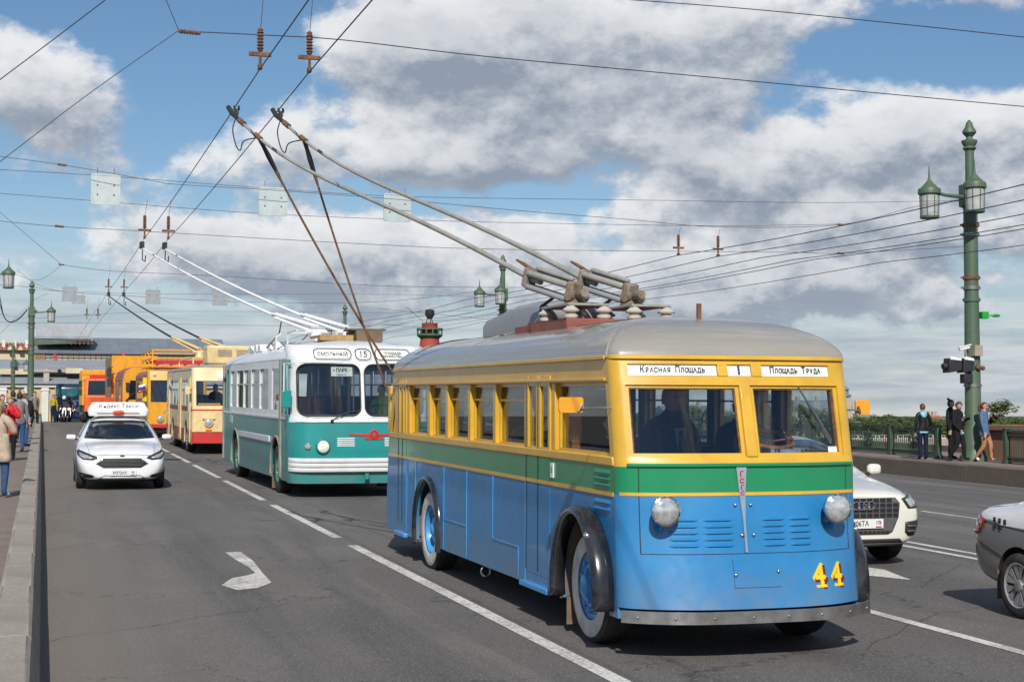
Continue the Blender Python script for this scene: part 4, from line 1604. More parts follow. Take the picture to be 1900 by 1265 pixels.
def wheel(root, x, y, r, w, side, rim=.62, hub=None, wall=None, dish=.05, bolts=8, style='disc', z=None, tyre=None):
    """side = -1 for the -x side: the outer face looks that way"""
    z = r if z is None else z
    M = Matrix.Translation((x, y, z)) @ Matrix.Rotation(R(90) * side, 4, 'Y')
    t = MB()
    rr = r * rim
    h = w / 2
    t.lathe([(rr * .96, -h * .9), (rr * 1.1, -h), (r * .90, -h), (r * .975, -h * .82), (r, -h * .45), (r, h * .45), (r * .975, h * .82), (r * .90, h), (rr * 1.1, h), (rr * .96, h * .9)], 40, M, caps=False)
    for k in range(4):
        q = (-.5 + k / 3.0) * h * .9
        t.lathe([(r * .992, q - .008), (r * 1.004, q), (r * .992, q + .008)], 40, M, caps=False)
    wh = t.build('wheel', tyre or M_rubber, root, 40)
    if wall:
        b = MB()
        b.lathe([(rr * 1.0, h * .97), (rr * 1.08, h + .006), (r * .875, h + .006), (r * .90, h * .985)], 40, M, caps=False)
        b.build('whitewall', wall, wh, 50)
    b = MB()
    if style == 'disc':
        b.lathe([(rr * 1.0, h * .95), (rr * .95, h * .80), (rr * .90, h * .55 - dish), (rr * .62, h * .55 - dish), (rr * .50, h * .75 - dish * .2), (rr * .30, h * .8 - dish * .2), (rr * .26, h * 1.15 - dish * .5), (rr * .2, h * 1.25 - dish * .5), (0, h * 1.27 - dish * .5)], 32, M, caps=False)
        for k in range(bolts):
            a = 2 * math.pi * k / bolts
            c = M @ Vector((rr * .60 * math.cos(a), rr * .60 * math.sin(a), h * .6 - dish))
            b.ell(c, rr * .075, rr * .075, rr * .075, 8, 5)
        b.build('rim', hub, wh, 40)
    elif style == 'hubring':   # big bolted hub that stands proud
        b.lathe([(rr * 1.0, h * .95), (rr * .93, h * .75), (rr * .85, h * .7), (rr * .62, h * .95), (rr * .55, h * 1.0), (rr * .36, h * 1.02), (rr * .32, h * 1.35), (rr * .22, h * 1.45), (0, h * 1.47)], 32, M, caps=False)
        for k in range(bolts):
            a = 2 * math.pi * k / bolts
            c = M @ Vector((rr * .72 * math.cos(a), rr * .72 * math.sin(a), h * .92))
            b.ell(c, rr * .085, rr * .085, rr * .10, 8, 5)
        for k in range(6):
            a = 2 * math.pi * k / 6 + .2
            c = M @ Vector((rr * .44 * math.cos(a), rr * .44 * math.sin(a), h * 1.05))
            b.ell(c, rr * .07, rr * .07, rr * .09, 8, 5)
        b.build('rim', hub, wh, 40)
    elif style == 'spokes':
        b.lathe([(rr * 1.0, h * .95), (rr * .96, h * .98), (rr * .90, h * .85), (rr * .86, -h * .2)], 36, M, caps=False)
        for k in range(bolts):
            a = 2 * math.pi * k / bolts
            da = .33 if bolts < 6 else .43
            q0 = [(.20, a - .35), (.88, a - da), (.88, a - .06), (.55, a - .05), (.24, a)]
            for sg in (1, -1):
                pts = [(rr * q[0] * math.cos(a + sg * (q[1] - a)), rr * q[0] * math.sin(a + sg * (q[1] - a))) for q in q0]
                nn = len(pts)
                vs = [M @ Vector((p[0], p[1], h * .88 - .02 * (1 - math.hypot(*p) / rr))) for p in pts] + [M @ Vector((p[0], p[1], h * .55)) for p in pts]
                b.add(vs, [tuple(range(nn)), tuple(range(2 * nn - 1, nn - 1, -1))] + [(i, i + nn, (i + 1) % nn + nn, (i + 1) % nn) for i in range(nn)])
        b.lathe([(rr * .27, h * .5), (rr * .25, h * .92), (rr * .18, h * .97), (0, h * .98)], 20, M, caps=False)
        b.build('rim', hub, wh, 35)
        d = MB()
        d.lathe([(0, -h * .2), (rr * .9, -h * .2)], 24, M, caps=False)
        d.build('brake_disc', M_darker, wh)
    return wh


def louvre(mb, x0, x1, z, surf, h=.018, out=.016):
    """a pressed slat on a Front surface"""
    n = 6
    A = [(x0 + (x1 - x0) * i / n) for i in range(n + 1)]
    r0 = [(x, surf.y(x, z + h, .001), z + h) for x in A]
    r1 = [(x, surf.y(x, z + h * .3, out * (0 if i in (0, n) else 1)), z + h * .3) for i, x in enumerate(A)]
    r2 = [(x, surf.y(x, z - h * .3, out * .9 * (0 if i in (0, n) else 1)), z - h * .3) for i, x in enumerate(A)]
    r3 = [(x, surf.y(x, z - h * .35, -.004), z - h * .35) for x in A]
    mb.grid([r0, r1, r2, r3])


# ------------------------------------------------------------------ the blue, green and yellow trolleybus
HX, HY = 5.42, 11.65
hero = thing('trolleybus', (HX, HY, deck(HY)), 'old blue, green and yellow trolleybus with the number 44, nearest in the convoy', 'trolleybus', rx=GRADE * .85)
HW, RC, LEN = 1.055, .085, 9.0
fs = Front(HW, RC, [(.30, -.10, .34), (.42, -.07, .31), (.85, -.02, .25), (1.30, 0.0, .19), (1.53, .0, .17), (1.58, .02, .16), (2.15, .13, .12), (2.38, .18, .10)], p=2.9)
rs = Front(HW, .42, [(.28, -9.03, .12), (.9, -8.98, .12), (1.5, -8.88, .12), (2.38, -8.60, .12)], sgn=-1)
ZS, ZB, ZG, ZW0, ZW1, ZR = .31, 1.275, 1.50, 1.575, 2.17, 2.375
FWY, RWY, WR = .76, 6.36, .475


def side_edge_front(z): return fs.y(HW, z)


def side_edge_rear(z): return rs.y(HW, z)


def side_poly(z0, z1, arches=True):
    lo = [(side_edge_rear(z0), z0)]
    pts = [(side_edge_front(z1), z1), (side_edge_front((z0 + z1) / 2), (z0 + z1) / 2), (side_edge_front(z0), z0)]
    if arches:
        for cy, ra in ((FWY, .60), (RWY, .565)):
            a0 = math.asin((z0 - WR) / ra)
            arc = []
            for k in range(19):
                a = (math.pi - a0) + (a0 * 2 - math.pi) * k / 18.0
                a = math.pi - a0 - (math.pi - 2 * a0) * k / 18.0
                arc.append((cy + ra * math.cos(a), WR + ra * math.sin(a)))
            pts += arc
    pts += [(side_edge_rear(z0), z0), (side_edge_rear((z0 + z1) / 2), (z0 + z1) / 2), (side_edge_rear(z1), z1)]
    return pts


for sd in (-1, 1):
    xo, xi = sd * HW, sd * (HW - .03)
    m = MB()
    poly = side_poly(ZS, ZB)
    # start of the front arch lies in front of the panel edge: keep the outline simple
    good = []
    for p in poly:
        if p[0] < side_edge_front(p[1]) - 1e-6: p = (side_edge_front(max(p[1], ZS)), p[1])
        good.append(p)
    m.prism(good, xi, xo, 'x')
    m.build('side_panel', M_blue, hero, 30)
    m = MB()
    m.prism(side_poly(ZB + .0, ZG, False), xi, xo, 'x')
    m.build('side_band', M_green, hero, 30)
    m = MB()
    m.prism([(side_edge_front(ZB) + .0, ZB - .016), (side_edge_rear(ZB), ZB - .016), (side_edge_rear(ZB), ZB + .016), (side_edge_front(ZB) + .0, ZB + .016)], xo + sd * .001, xo + sd * .010, 'x')
    m.build('stripe', M_yellow, hero)
    m = MB()
    m.prism([(side_edge_front(ZG), ZG), (side_edge_rear(ZG), ZG), (side_edge_rear(ZW0), ZW0), (side_edge_front(ZW0), ZW0)], xi - sd * .1, xo + sd * .012, 'x')
    m.build('belt_rail', M_yellow, hero, bevel=.01)
    m = MB()
    m.prism([(side_edge_front(ZW1) - .0, ZW1), (side_edge_rear(ZW1), ZW1), (side_edge_rear(ZR), ZR), (side_edge_front(ZR), ZR)], xi - sd * .1, xo, 'x')
    m.build('header_panel', M_yellow, hero, bevel=.004)
    m = MB()
    m.prism([(side_edge_front(ZW1) + .05, ZW1 + .01), (8.3, ZW1 + .01), (8.3, ZW1 + .035), (side_edge_front(ZW1) + .05, ZW1 + .035)], xo + sd * .001, xo + sd * .022, 'x')
    m.prism([(side_edge_front(ZR), ZR - .02), (side_edge_rear(ZR), ZR - .02), (side_edge_rear(ZR), ZR + .012), (side_edge_front(ZR), ZR + .012)], xo + sd * .001, xo + sd * .030, 'x')
    m.build('drip_rail', M_yellow, hero, bevel=.004)
# pillars and panes
gaps_left = [(.13, .20), (1.60, 1.70), (2.42, 2.52), (3.50, 3.60), (4.47, 4.57), (5.44, 5.55), (6.29, 6.41), (7.36, 7.48), (7.92, 8.20), (8.46, 8.60)]
gaps_right = [(.13, .24), (1.15, 1.27), (1.62, 1.74), (2.60, 2.70), (3.50, 3.60), (4.47, 4.57), (5.44, 5.55), (6.29, 6.41), (7.36, 7.48), (8.30, 8.60)]
for sd, gaps in ((-1, gaps_left), (1, gaps_right)):
    for i, (y0, y1) in enumerate(gaps):
        m = MB()
        xa, xb = sorted((sd * (HW - .12), sd * (HW - .004)))
        if i == 0:
            m.prism([(fs.y(HW, ZW0) + .0, ZW0), (fs.y(HW, ZW0) + .085, ZW0), (fs.y(HW, ZW1) + .085, ZW1), (fs.y(HW, ZW1), ZW1)], xa, xb, 'x')
        else:
            m.box(xa, xb, y0, y1, ZW0, ZW1)
        pl_ = m.build('window_pillar', M_yellow, hero, bevel=.008)
        if i == 0: continue
        m = MB()
        xa, xb = sorted((sd * (HW - .123), sd * (HW - .150)))
        m.box(xa, xb, y0 - .005, y1 + .005, ZW0, ZR - .03)
        m.build('shade_backing', M_dark, pl_)  # added dark boxes: interior shade put into colour over the yellow pillar backs
    for i in range(len(gaps) - 1):
        if sd < 0 and i == 1 or (sd < 0 and i == 7): continue
        y0, y1 = gaps[i][1], gaps[i + 1][0]
        m = MB()
        xg = sd * (HW - .072)
        m.box(xg - .003, xg + .003, y0 - (.06 if i == 0 else 0), y1, ZW0, ZW1)
        pane = m.build('window', G_clear, hero)
        if y1 - y0 < .3: continue
        m = MB()
        xf0, xf1 = sorted((sd * (HW - .068), sd * (HW - .045)))
        for a, c in ((y0, y0 + .03), (y1 - .03, y1)): m.box(xf0, xf1, a, c, ZW0, ZW1)
        for a, c in ((ZW0, ZW0 + .025), (ZW1 - .03, ZW1)): m.box(xf0, xf1, y0 + .03, y1 - .03, a, c)
        if i not in (0,):
            m.box(xf0, xf1, y0 + .03, y1 - .03, 2.0, 2.02)
        m.build('sash', M_yellow, pane)
# front door (folding) and rear door
for (y0, y1, n) in ((1.70, 2.42, 2), (7.48, 7.92, 2)):
    d = MB()
    wd = (y1 - y0 - .03) / n
    xo = -HW - .004
    for k in range(n):
        a, c = y0 + .01 + k * (wd + .012), y0 + .01 + k * (wd + .012) + wd
        d.box(xo, xo + .03, a, c, .42, ZB - .02)
    door = d.build('door', M_blue, hero, bevel=.006)
    g = MB()
    for k in range(n):
        a, c = y0 + .01 + k * (wd + .012), y0 + .01 + k * (wd + .012) + wd
        g.box(xo, xo + .03, a, c, ZB + .017, ZG)
    g.build('door_band', M_green, door, bevel=.004)
    g = MB()
    for k in range(n):
        a, c = y0 + .01 + k * (wd + .012), y0 + .01 + k * (wd + .012) + wd
        e = .055
        g.box(xo - .004, xo + .035, a, a + e, ZG + .002, 2.24)
        g.box(xo - .004, xo + .035, c - e, c, ZG + .002, 2.24)
        g.box(xo - .002, xo + .033, a + e, c - e, ZG + .002, ZG + .09)
        g.box(xo - .002, xo + .033, a + e, c - e, 2.14, 2.24)
    g.build('door_frame', M_yellow, door, bevel=.005)
    g = MB()
    for k in range(n):
        a, c = y0 + .01 + k * (wd + .012), y0 + .01 + k * (wd + .012) + wd
        g.box(xo + .012, xo + .018, a + .055, c - .055, ZG + .09, 2.14)
    g.build('pane', G_clear, door)
    g = MB()
    g.box(xo - .006, xo, y0 + wd + .011, y0 + wd + .021, .45, 2.15)
    g.box(xo - .006, xo, y1 - .006, y1 + .006, .45, 2.15)
    g.build('rubber_seal', M_plastic, door)
m = MB()
m.box(-HW - .05, -HW + .2, 1.66, 2.50, .285, .335)
m.build('door_step', M_bluelight, hero, bevel=.008)
m = MB()
m.box(-HW - .05, -HW + .2, 7.4, 8.0, .285, .335)
m.build('door_step', M_bluelight, hero, bevel=.008)
# light blue mouldings and access flap seams on the left side
for (y, z0, z1) in ((2.44, .33, 1.25), (3.55, .62, 1.25), (4.56, .32, 1.25), (5.55, .32, 1.25), (6.95, .45, 1.25), (7.42, .36, 1.25)):
    m = MB()
    m.box(-HW - .012, -HW - .001, y - .011, y + .011, z0, z1)
    m.build('moulding', M_bluelight, hero, bevel=.004)
for (y0, y1, z) in ((2.66, 3.54, .62), (4.58, 5.54, .66)):
    m = MB()
    m.box(-HW - .009, -HW - .001, y0, y1, z - .007, z + .007)
    if y0 < 3: m.box(-HW - .009, -HW - .001, y0, y0 + .014, .32, z - .008)
    m.build('flap_moulding', M_bluelight, hero, bevel=.003)
# louvres on the front left corner
for mat_, zs_ in ((M_green, (1.345, 1.395, 1.445)), (M_blue, (1.150, 1.205))):
    m = MB()
    for z in zs_:
        m.prism([(.16, z + .02), (.16, z - .008), (.52, z - .008), (.52, z + .02)], -HW - .001, -HW + .004, 'x')
        m.add([(-HW - .001, .16, z + .02), (-HW - .001, .52, z + .02), (-HW - .022, .50, z - .004), (-HW - .022, .18, z - .004), (-HW, .16, z - .01), (-HW, .52, z - .01)],
              [(0, 1, 2, 3), (3, 2, 5, 4), (0, 3, 4), (1, 5, 2)])
    m.build('side_louvre', mat_, hero, 20)
m = MB()
m.box(-HW - .012, -HW - .001, 1.60, 1.68, 1.33, 1.46)
m.build('label_plate', M_sign, hero)
text('label_text', '5', .08, M_plastic, hero, (-HW - .014, 1.64, 1.395), rot=(math.pi / 2, 0, -math.pi / 2), ext=.001)

# front panels
m = MB()
fs.patch(m, -HW, HW, .40, 1.285, 0, .03, 24, 8)
m.build('front_panel', M_blue, hero, 50)
m = MB()
fs.patch(m, -HW, HW, 1.287, 1.50, 0, .03, 24, 2)
m.build('front_band', M_green, hero, 50)
m = MB()
fs.patch(m, -HW + .02, HW - .02, 1.272, 1.298, .006, .01, 24, 1)
m.build('stripe', M_yellow, hero, 50)
m = MB()
fs.patch(m, -HW + .06, HW - .06, 1.500, 1.528, .022, .05, 24, 1)
m.build('front_ledge', M_green, hero, bevel=.006)
m = MB()
fs.patch(m, -HW, HW, 1.50, ZW0 + .005, .0, .08, 24, 2)
m.build('lower_rail', M_yellow, hero, 50)
m = MB()
fs.patch(m, -HW, HW, 2.15, 2.222, .0, .08, 24, 2)
fs.patch(m, -HW, HW, 2.318, 2.38, .0, .08, 24, 2)
m.build('upper_rail', M_yellow, hero, 50)
m = MB()
fs.patch(m, -.94, .90, 2.224, 2.316, -.035, .02, 16, 1)
m.build('sign_box_back', M_yellow, hero)
for (a, c, nm) in ((-HW, -.955, 'corner_pillar'), (.925, HW, 'corner_pillar')):
    m = MB()
    fs.patch(m, a, c, ZW0, 2.15, .0, .085, 6, 4)
    fs.patch(m, a if a < 0 else .86, -.925 if a < 0 else c, 2.222, 2.318, .0, .085, 6, 1)
    m.build(nm, M_yellow, hero, 50)
m = MB()
fs.patch(m, -.005, .095, ZW0, 2.15, .012, .08, 3, 4)
m.build('centre_pillar', M_yellow, hero, bevel=.01)
for a, c in ((-.175, -.088), (.125, .215)):
    m = MB()
    fs.patch(m, a, c, 2.222, 2.318, .008, .06, 3, 1)
    m.build('sign_divider', M_yellow, hero, bevel=.004)
for a, c in ((-.955, -.005), (.095, .925)):
    m = MB()
    fs.patch(m, a, c, ZW0, 2.15, -.045, .004, 8, 3)
    w = m.build('windscreen', G_clear, hero, 50)
    m = MB()
    e = .03
    fs.patch(m, a, a + e, ZW0 + .005, 2.15, -.02, .03, 2, 3)
    fs.patch(m, c - e, c, ZW0 + .005, 2.15, -.02, .03, 2, 3)
    fs.patch(m, a + e, c - e, ZW0 + .005, ZW0 + .03, -.02, .03, 8, 1)
    fs.patch(m, a + e, c - e, 2.125, 2.15, -.02, .03, 8, 1)
    m.build('windscreen_frame', M_wood if False else M_yellow, w, 50)
    m = MB()
    fs.patch(m, a + e, a + e + .012, ZW0 + .03, 2.125, -.03, .02, 1, 3)
    fs.patch(m, c - e - .012, c - e, ZW0 + .03, 2.125, -.03, .02, 1, 3)
    fs.patch(m, a + e, c - e, 2.113, 2.125, -.03, .02, 6, 1)
    m.build('gasket', M_rust, w, 50)


def on_front(x, z, off):
    """location and rotation of something lying on the front surface"""
    e = .05
    p = Vector((x, fs.y(x, z, off), z))
    dz = Vector((0, fs.y(x, z + e) - fs.y(x, z - e), 2 * e)).normalized()
    dx = Vector((2 * e, fs.y(x + e, z) - fs.y(x - e, z), 0)).normalized()
    n = dx.cross(dz).normalized()
    dz = n.cross(dx)
    Mx = Matrix((dx, dz, n)).transposed()
    return p, Mx.to_euler()


for (a, c, s, sz, sx, mt) in ((-.926, -.178, 'КРАСНАЯ ПЛОЩАДЬ', .074, .80, M_ink), (-.085, .122, '1', .10, 1.0, M_inkblue), (.218, .86, 'ПЛОЩАДЬ ТРУДА', .066, .72, M_ink)):
    m = MB()
    fs.patch(m, a, c, 2.225, 2.315, -.018, .01, 8, 1)
    sg = m.build('destination_sign', M_sign, hero, 50)
    cx = (a + c) / 2
    if s == '1':
        p, e = on_front(cx, 2.268, -.0125)
        text('sign_text', s, sz, mt, sg, p, e, .001, .003, 1.1)
    else:
        # lettered in single characters so that the row follows the curved sign; capitals first, small capitals after
        words = s.split(' ')
        total = sum(sum(1.25 if i == 0 else 1.0 for i in range(len(wd))) for wd in words) + .9 * (len(words) - 1)
        span_ = (c - a) * (.74 if len(s) > 14 else .76)
        stp = span_ / total
        x = cx - span_ / 2
        for wd in words:
            for i, ch in enumerate(wd):
                wch = (1.25 if i == 0 else 1.0) * stp
                p, e = on_front(x + wch / 2, 2.268 + (.006 if i == 0 else 0), -.0125)
                text('sign_text', ch, (.074 if i == 0 else .056), mt, sg, p, e, .001, .0012, .80)
                x += wch
            x += .9 * stp
# louvres, seams, hatch, emblem, numbers
for a, c in ((-.70, -.455), (-.425, -.165), (.075, .285), (.315, .525)):
    for z in (1.085, 1.035, .985, .935, .885):
        m = MB()
        louvre(m, a, c, z, fs)
        m.build('louvre', M_blue, hero, 25)
m = MB()
fs.patch(m, -.90, .93, .818, .824, .0015, .004, 24, 1)
for x in (-.905, .925): fs.patch(m, x - .0025, x + .0025, .82, 1.49, .0015, .004, 1, 6)
fs.patch(m, -.20, -.197, .56, .78, .0015, .004, 1, 2)
fs.patch(m, -.20, .20, .558, .562, .0015, .004, 6, 1)
m.build('panel_seam', M_dark, hero)
m = MB()
for x, z in ((-.185, .66), (.185, .68), (-.14, 1.2), (-.005, 1.2), (-.10, .965), (.0, .965)):
    m.ell((x, fs.y(x, z, .008), z), .016, .014, .016, 10, 6)
m.build('catch', M_chrome, hero)
m = MB()
n = 12
rows = []
for o in (.004, .018):
    rows.append([])
for j in range(n + 1):
    z = 1.495 + (.83 - 1.495) * j / n
    w = .044 + (.009 - .044) * min(1, j / (n * .62)) if j < n * .62 else .0095
    xc = -.075 + .0 * j
    for k, o in enumerate((.004, .018)):
        rows[k].append([(xc - w, fs.y(xc, z, o), z), (xc + w, fs.y(xc, z, o), z)])
m.grid(rows[0])
m.grid(rows[1])
m.grid([[r[0] for r in rows[0]], [r[0] for r in rows[1]]])
m.grid([[r[1] for r in rows[0]], [r[1] for r in rows[1]]])
em = m.build('bonnet_emblem', M_chrome, hero)
for ch, z, sz in (('Я', 1.44, .06), ('Г', 1.385, .055), ('А', 1.335, .05), ('З', 1.29, .045)):
    p, e = on_front(-.075, z, .02)
    text('emblem_letter', {'Я': 'Г', 'Г': 'С', 'А': 'Г', 'З': 'С'}[ch], sz, M_red, em, p, e, .001, .003, .9)
M_numred = mat('number_shadow_maroon', (.16, .02, .012, 1), .5, var=.1)
M_numyel = mat('number_yellow', (.85, .58, .02, 1), .45, var=.05)
for x in (.560, .745):
    nm = None
    for dx, dz, mt, o in ((.030, -.022, M_numred, .0010), (.016, -.012, M_sign, .0018), (.020, -.016, M_numred, .0026), (0, 0, M_numyel, .0034)):
        p, e = on_front(x + dx, .625 + dz, o)
        q = text('fleet_number', '4', .255, mt, hero if nm is None else nm, p if nm is None else (0, 0, 0), e if nm is None else (0, 0, 0), .0006, .006, 1.02)
        if nm is None: nm, p0, e0 = q, p, e
        else:
            q.parent = hero
            q.location, q.rotation_euler = p, e
    b = MB()
    p, e = on_front(x + .022, .548, .0036)
    b.box(-.060, .052, -.011, .011, -.0006, .0006)
    q = b.build('fleet_number', M_numyel, hero)
    q.location, q.rotation_euler = p, e
# bumper
bt = Front(HW + .07, .05, [(.25, -.13, .35), (.45, -.12, .35)], p=3.2)
m = MB()
bt.patch(m, -HW - .03, HW + .07, .300, .392, .0, .035, 24, 1)
bp = m.build('bumper', M_steel, hero, bevel=.006)
for x in (-.98, -.72, -.42, -.1, .2, .5, .8, 1.03):
    m = MB()
    m.ell((x, bt.y(x, .345, .001), .345), .012, .007, .012, 8, 5)
    m.build('rivet', M_steel, bp)
m = MB()
fs.patch(m, -HW + .05, HW - .05, .30, .40, -.06, .05, 20, 1)
m.build('apron', M_darker, hero)
# headlamps
for x in (-.765, .715):
    z = 1.165
    y0 = fs.y(x, z)
    T = Matrix.Translation((x, y0 - .06, z)) @ Matrix.Rotation(R(90), 4, 'X')
    m = MB()
    m.lathe([(.035, -.03), (.075, .0), (.102, .045), (.112, .085), (.118, .095), (.119, .112), (.108, .118)], 28, T, caps=False)
    hl = m.build('headlight', M_chrome, hero, 40)
    m = MB()
    m.lathe([(.109, .112), (.09, .128), (.06, .137), (.03, .142), (0, .143)], 28, T, caps=False)
    m.build('lens', M_lens, hl, 60)
    m = MB()
    for k in range(9):
        zz = z + .085 - .021 * k
        hwid = math.sqrt(max(.0001, .100 ** 2 - (zz - z) ** 2)) * .95
        pts = [(x - hwid + 2 * hwid * i / 6, y0 - .06 - .118 - .024 * (1 - ((-hwid + 2 * hwid * i / 6) ** 2 + (zz - z) ** 2) / .011), zz) for i in range(7)]
        m.tube(pts, .0022, 4)
    m.build('lens_ribs', M_steel, hl)
    m = MB()
    m.tube([(x, y0 + .01, z - .16), (x, y0 - .05, z - .15), (x, y0 - .10, z - .10)], .018, 8)
    m.prism([(x - .02, z - .19), (x + .02, z - .19), (x + .045, z - .12), (x - .045, z - .12)], y0 - .035, y0 + .01, 'y')
    m.build('bracket', M_blue, hl)
# fenders
for sd in (-1, 1):
    m = MB()
    rows = []
    for k in range(31):
        a = R(194 - 204 * k / 30)          # from behind the wheel over the top to the front
        cy, cz = FWY, WR
        t = k / 30
        ro = .650 + .035 * max(0, (t - .45) / .55)
        ri = ro - .055
        bulge = .115 + .065 * max(0, min(1, (t - .25) / .5))
        prof = [(ri, -.01), (ri - .005, .6), (ri + .004, .93), (ri + .022, 1.0), (ro - .012, .97), (ro + .012, .72), (ro + .018, .4), (ro + .008, .0)]
        row = []
        for (rr, f) in prof:
            yy = cy - rr * math.cos(a)
            zz = cz + rr * math.sin(a)
            row.append((sd * (HW - .02 + (bulge + .02) * f), yy, zz))
        rows.append(row)
    m.grid(rows)
    fd = m.build('front_fender', M_black, hero, 55)
    sm = fd.modifiers.new('thickness', 'SOLIDIFY')
    sm.thickness = .008
    m = MB()
    m.ell((sd * (HW + .15), FWY - .46, WR + .46), .03, .035, .035, 10, 8)
    m.build('side_lamp', M_chrome, fd)
    m = MB()
    rows = []
    for k in range(25):
        a = R(200 - 220 * k / 24)
        ro = .605
        row = []
        for (rr, f) in ((ro - .035, 0), (ro - .03, .8), (ro - .01, 1.0), (ro + .01, .9), (ro + .03, .3), (ro + .03, 0)):
            row.append((sd * (HW - .01 + .06 * f), RWY + rr * math.cos(a), WR + rr * math.sin(a)))
        rows.append(row)
    m.grid(rows)
    m.build('rear_fender', M_black, hero, 55)
    for cy, ra in ((FWY, .615), (RWY, .575)):
        m = MB()
        m.grid([[(x * sd, cy + ra * math.cos(R(-15 + 210 * k / 20)), WR + ra * math.sin(R(-15 + 210 * k / 20))) for k in range(21)] for x in (HW - .035, .5)])
        m.add([(.5 * sd, cy - .6, .2), (.5 * sd, cy + .6, .2), (.5 * sd, cy + .6, 1.1), (.5 * sd, cy - .6, 1.1)], [(0, 1, 2, 3)])
        m.build('wheel_well', M_brown if cy == FWY else M_darker, hero)
    for ya, yb, za, zb in ((FWY + .60, FWY + .615, .30, .64), (FWY + .565, FWY + .58, .075, .31), (RWY + .56, RWY + .575, .28, .62)):
        m = MB()
        a0, a1 = sorted((sd * (HW + (.02 if za == .30 else -.03)), sd * .73))
        m.box(a0, a1, ya, yb, za, zb)
        m.build('mud_flap', M_brown, hero)
    wheel(hero, sd * (HW - .165), FWY, WR, .27, sd, .60, M_bluelight, M_whitewall, .0, 10, 'hubring')
    wheel(hero, sd * (HW - .165), RWY, WR, .27, sd, .60, M_bluelight, M_whitewall, .10, 8, 'disc')
# rear end
m = MB()
rs.patch(m, -HW, HW, .31, ZB, 0, .03, 16, 5)
m.build('rear_panel', M_blue, hero, 50)
m = MB()
rs.patch(m, -HW, HW, ZB, ZG, 0, .03, 16, 2)
m.build('rear_band', M_green, hero, 50)
m = MB()
rs.patch(m, -HW, HW, ZG, ZW0, .0, .06, 16, 1)
rs.patch(m, -HW, HW, ZW1 - .05, ZR, .0, .06, 16, 2)
for a, c in ((-HW, -.62), (.62, HW), (-.05, .05)): rs.patch(m, a, c, ZW0, ZW1 - .05, .0, .06, 4, 2)
m.build('rear_frame', M_yellow, hero, 50)
m = MB()
rs.patch(m, -.62, -.05, ZW0, ZW1 - .05, -.03, .005, 4, 2)
rs.patch(m, .05, .62, ZW0, ZW1 - .05, -.03, .005, 4, 2)
m.build('rear_window', G_clear, hero, 50)

# roof
outline = []
for x in fs.xs(-HW - .015, HW + .015, 20): outline.append((x, fs.y(x, ZR, .02)))
ysr = [outline[-1][1] + (rs.y(HW, ZR) - outline[-1][1]) * i / 14 for i in range(1, 15)]
outline += [(HW + .015, y) for y in ysr[:-1]]
for x in reversed(rs.xs(-HW - .015, HW + .015, 16)): outline.append((x, rs.y(x, ZR, .02)))
outline += [(-HW - .015, y) for y in reversed(ysr[:-1])]


def roof_level(s):
    z = ZR + .012 + .375 * (1 - (1 - s) ** 2.5) ** (1 / 1.75)
    out = []
    for (x, y) in outline:
        ty = min(max(y, 1.5), 7.2)
        k = s
        out.append((x * (1 - k), y + (ty - y) * (k ** .95), z))
    return out


m = MB()
rows = [[(x, y, ZR - .005) for x, y in outline]] + [roof_level(s) for s in (0, .004, .012, .03, .06, .10, .16, .24, .34, .46, .60, .76, .90, .97, 1.0)]
m.grid(rows, closed=True)
roof = m.build('roof', M_roof, hero, 60)
m = MB()
fs.patch(m, -HW - .0, HW + .0, ZR - .018, ZR + .016, .024, .05, 24, 1)
rs.patch(m, -HW, HW, ZR - .02, ZR + .012, .012, .03, 16, 1)
m.build('gutter', M_yellow, hero, bevel=.005)


def roof_z(x, y=4.0):
    s = 1 - abs(x) / HW
    return ZR + .012 + .375 * (1 - (1 - s) ** 2.5) ** (1 / 1.75)


bmr = bmesh.new()
bmr.from_mesh(roof.data)
rbv = BVHTree.FromBMesh(bmr)
bmr.free()
m = MB()
rows = []
for i in range(44):
    y = 1.3 + i * 6.4 / 43
    rows.append([(x, y, rbv.ray_cast(Vector((x + .0013, y, 5)), Vector((0, 0, -1)))[0].z + .004) for x in (-.52 + .02 * math.sin(i * 2.1), -.4, -.3, -.15, 0, .15, .3, .4, .52 + .02 * math.sin(i * 1.7))])
m.grid(rows)
m.build('roof_walkway', M_rooftop, roof)
for y in (7.45, 4.95):
    m = MB()
    pts = [(x, y, roof_z(x) + .004) for x in [-HW * math.cos(math.pi * k / 20) * .995 for k in range(21)]]
    m.tube(pts, .009, 5)
    m.build('roof_seam', M_darker if y > 7 else M_roof, roof)
m = MB()
m.box(.0, .035, .85, .88, 2.66, 2.86)
m.build('aerial_stub', M_rust, roof)
M_poleb = mat('pole_base_rusty', (.20, .15, .10, 1), .7, var=.3, vs=12, dirt=(.30, .285, .26, 1), dirt_amt=.7, dirt_s=7)
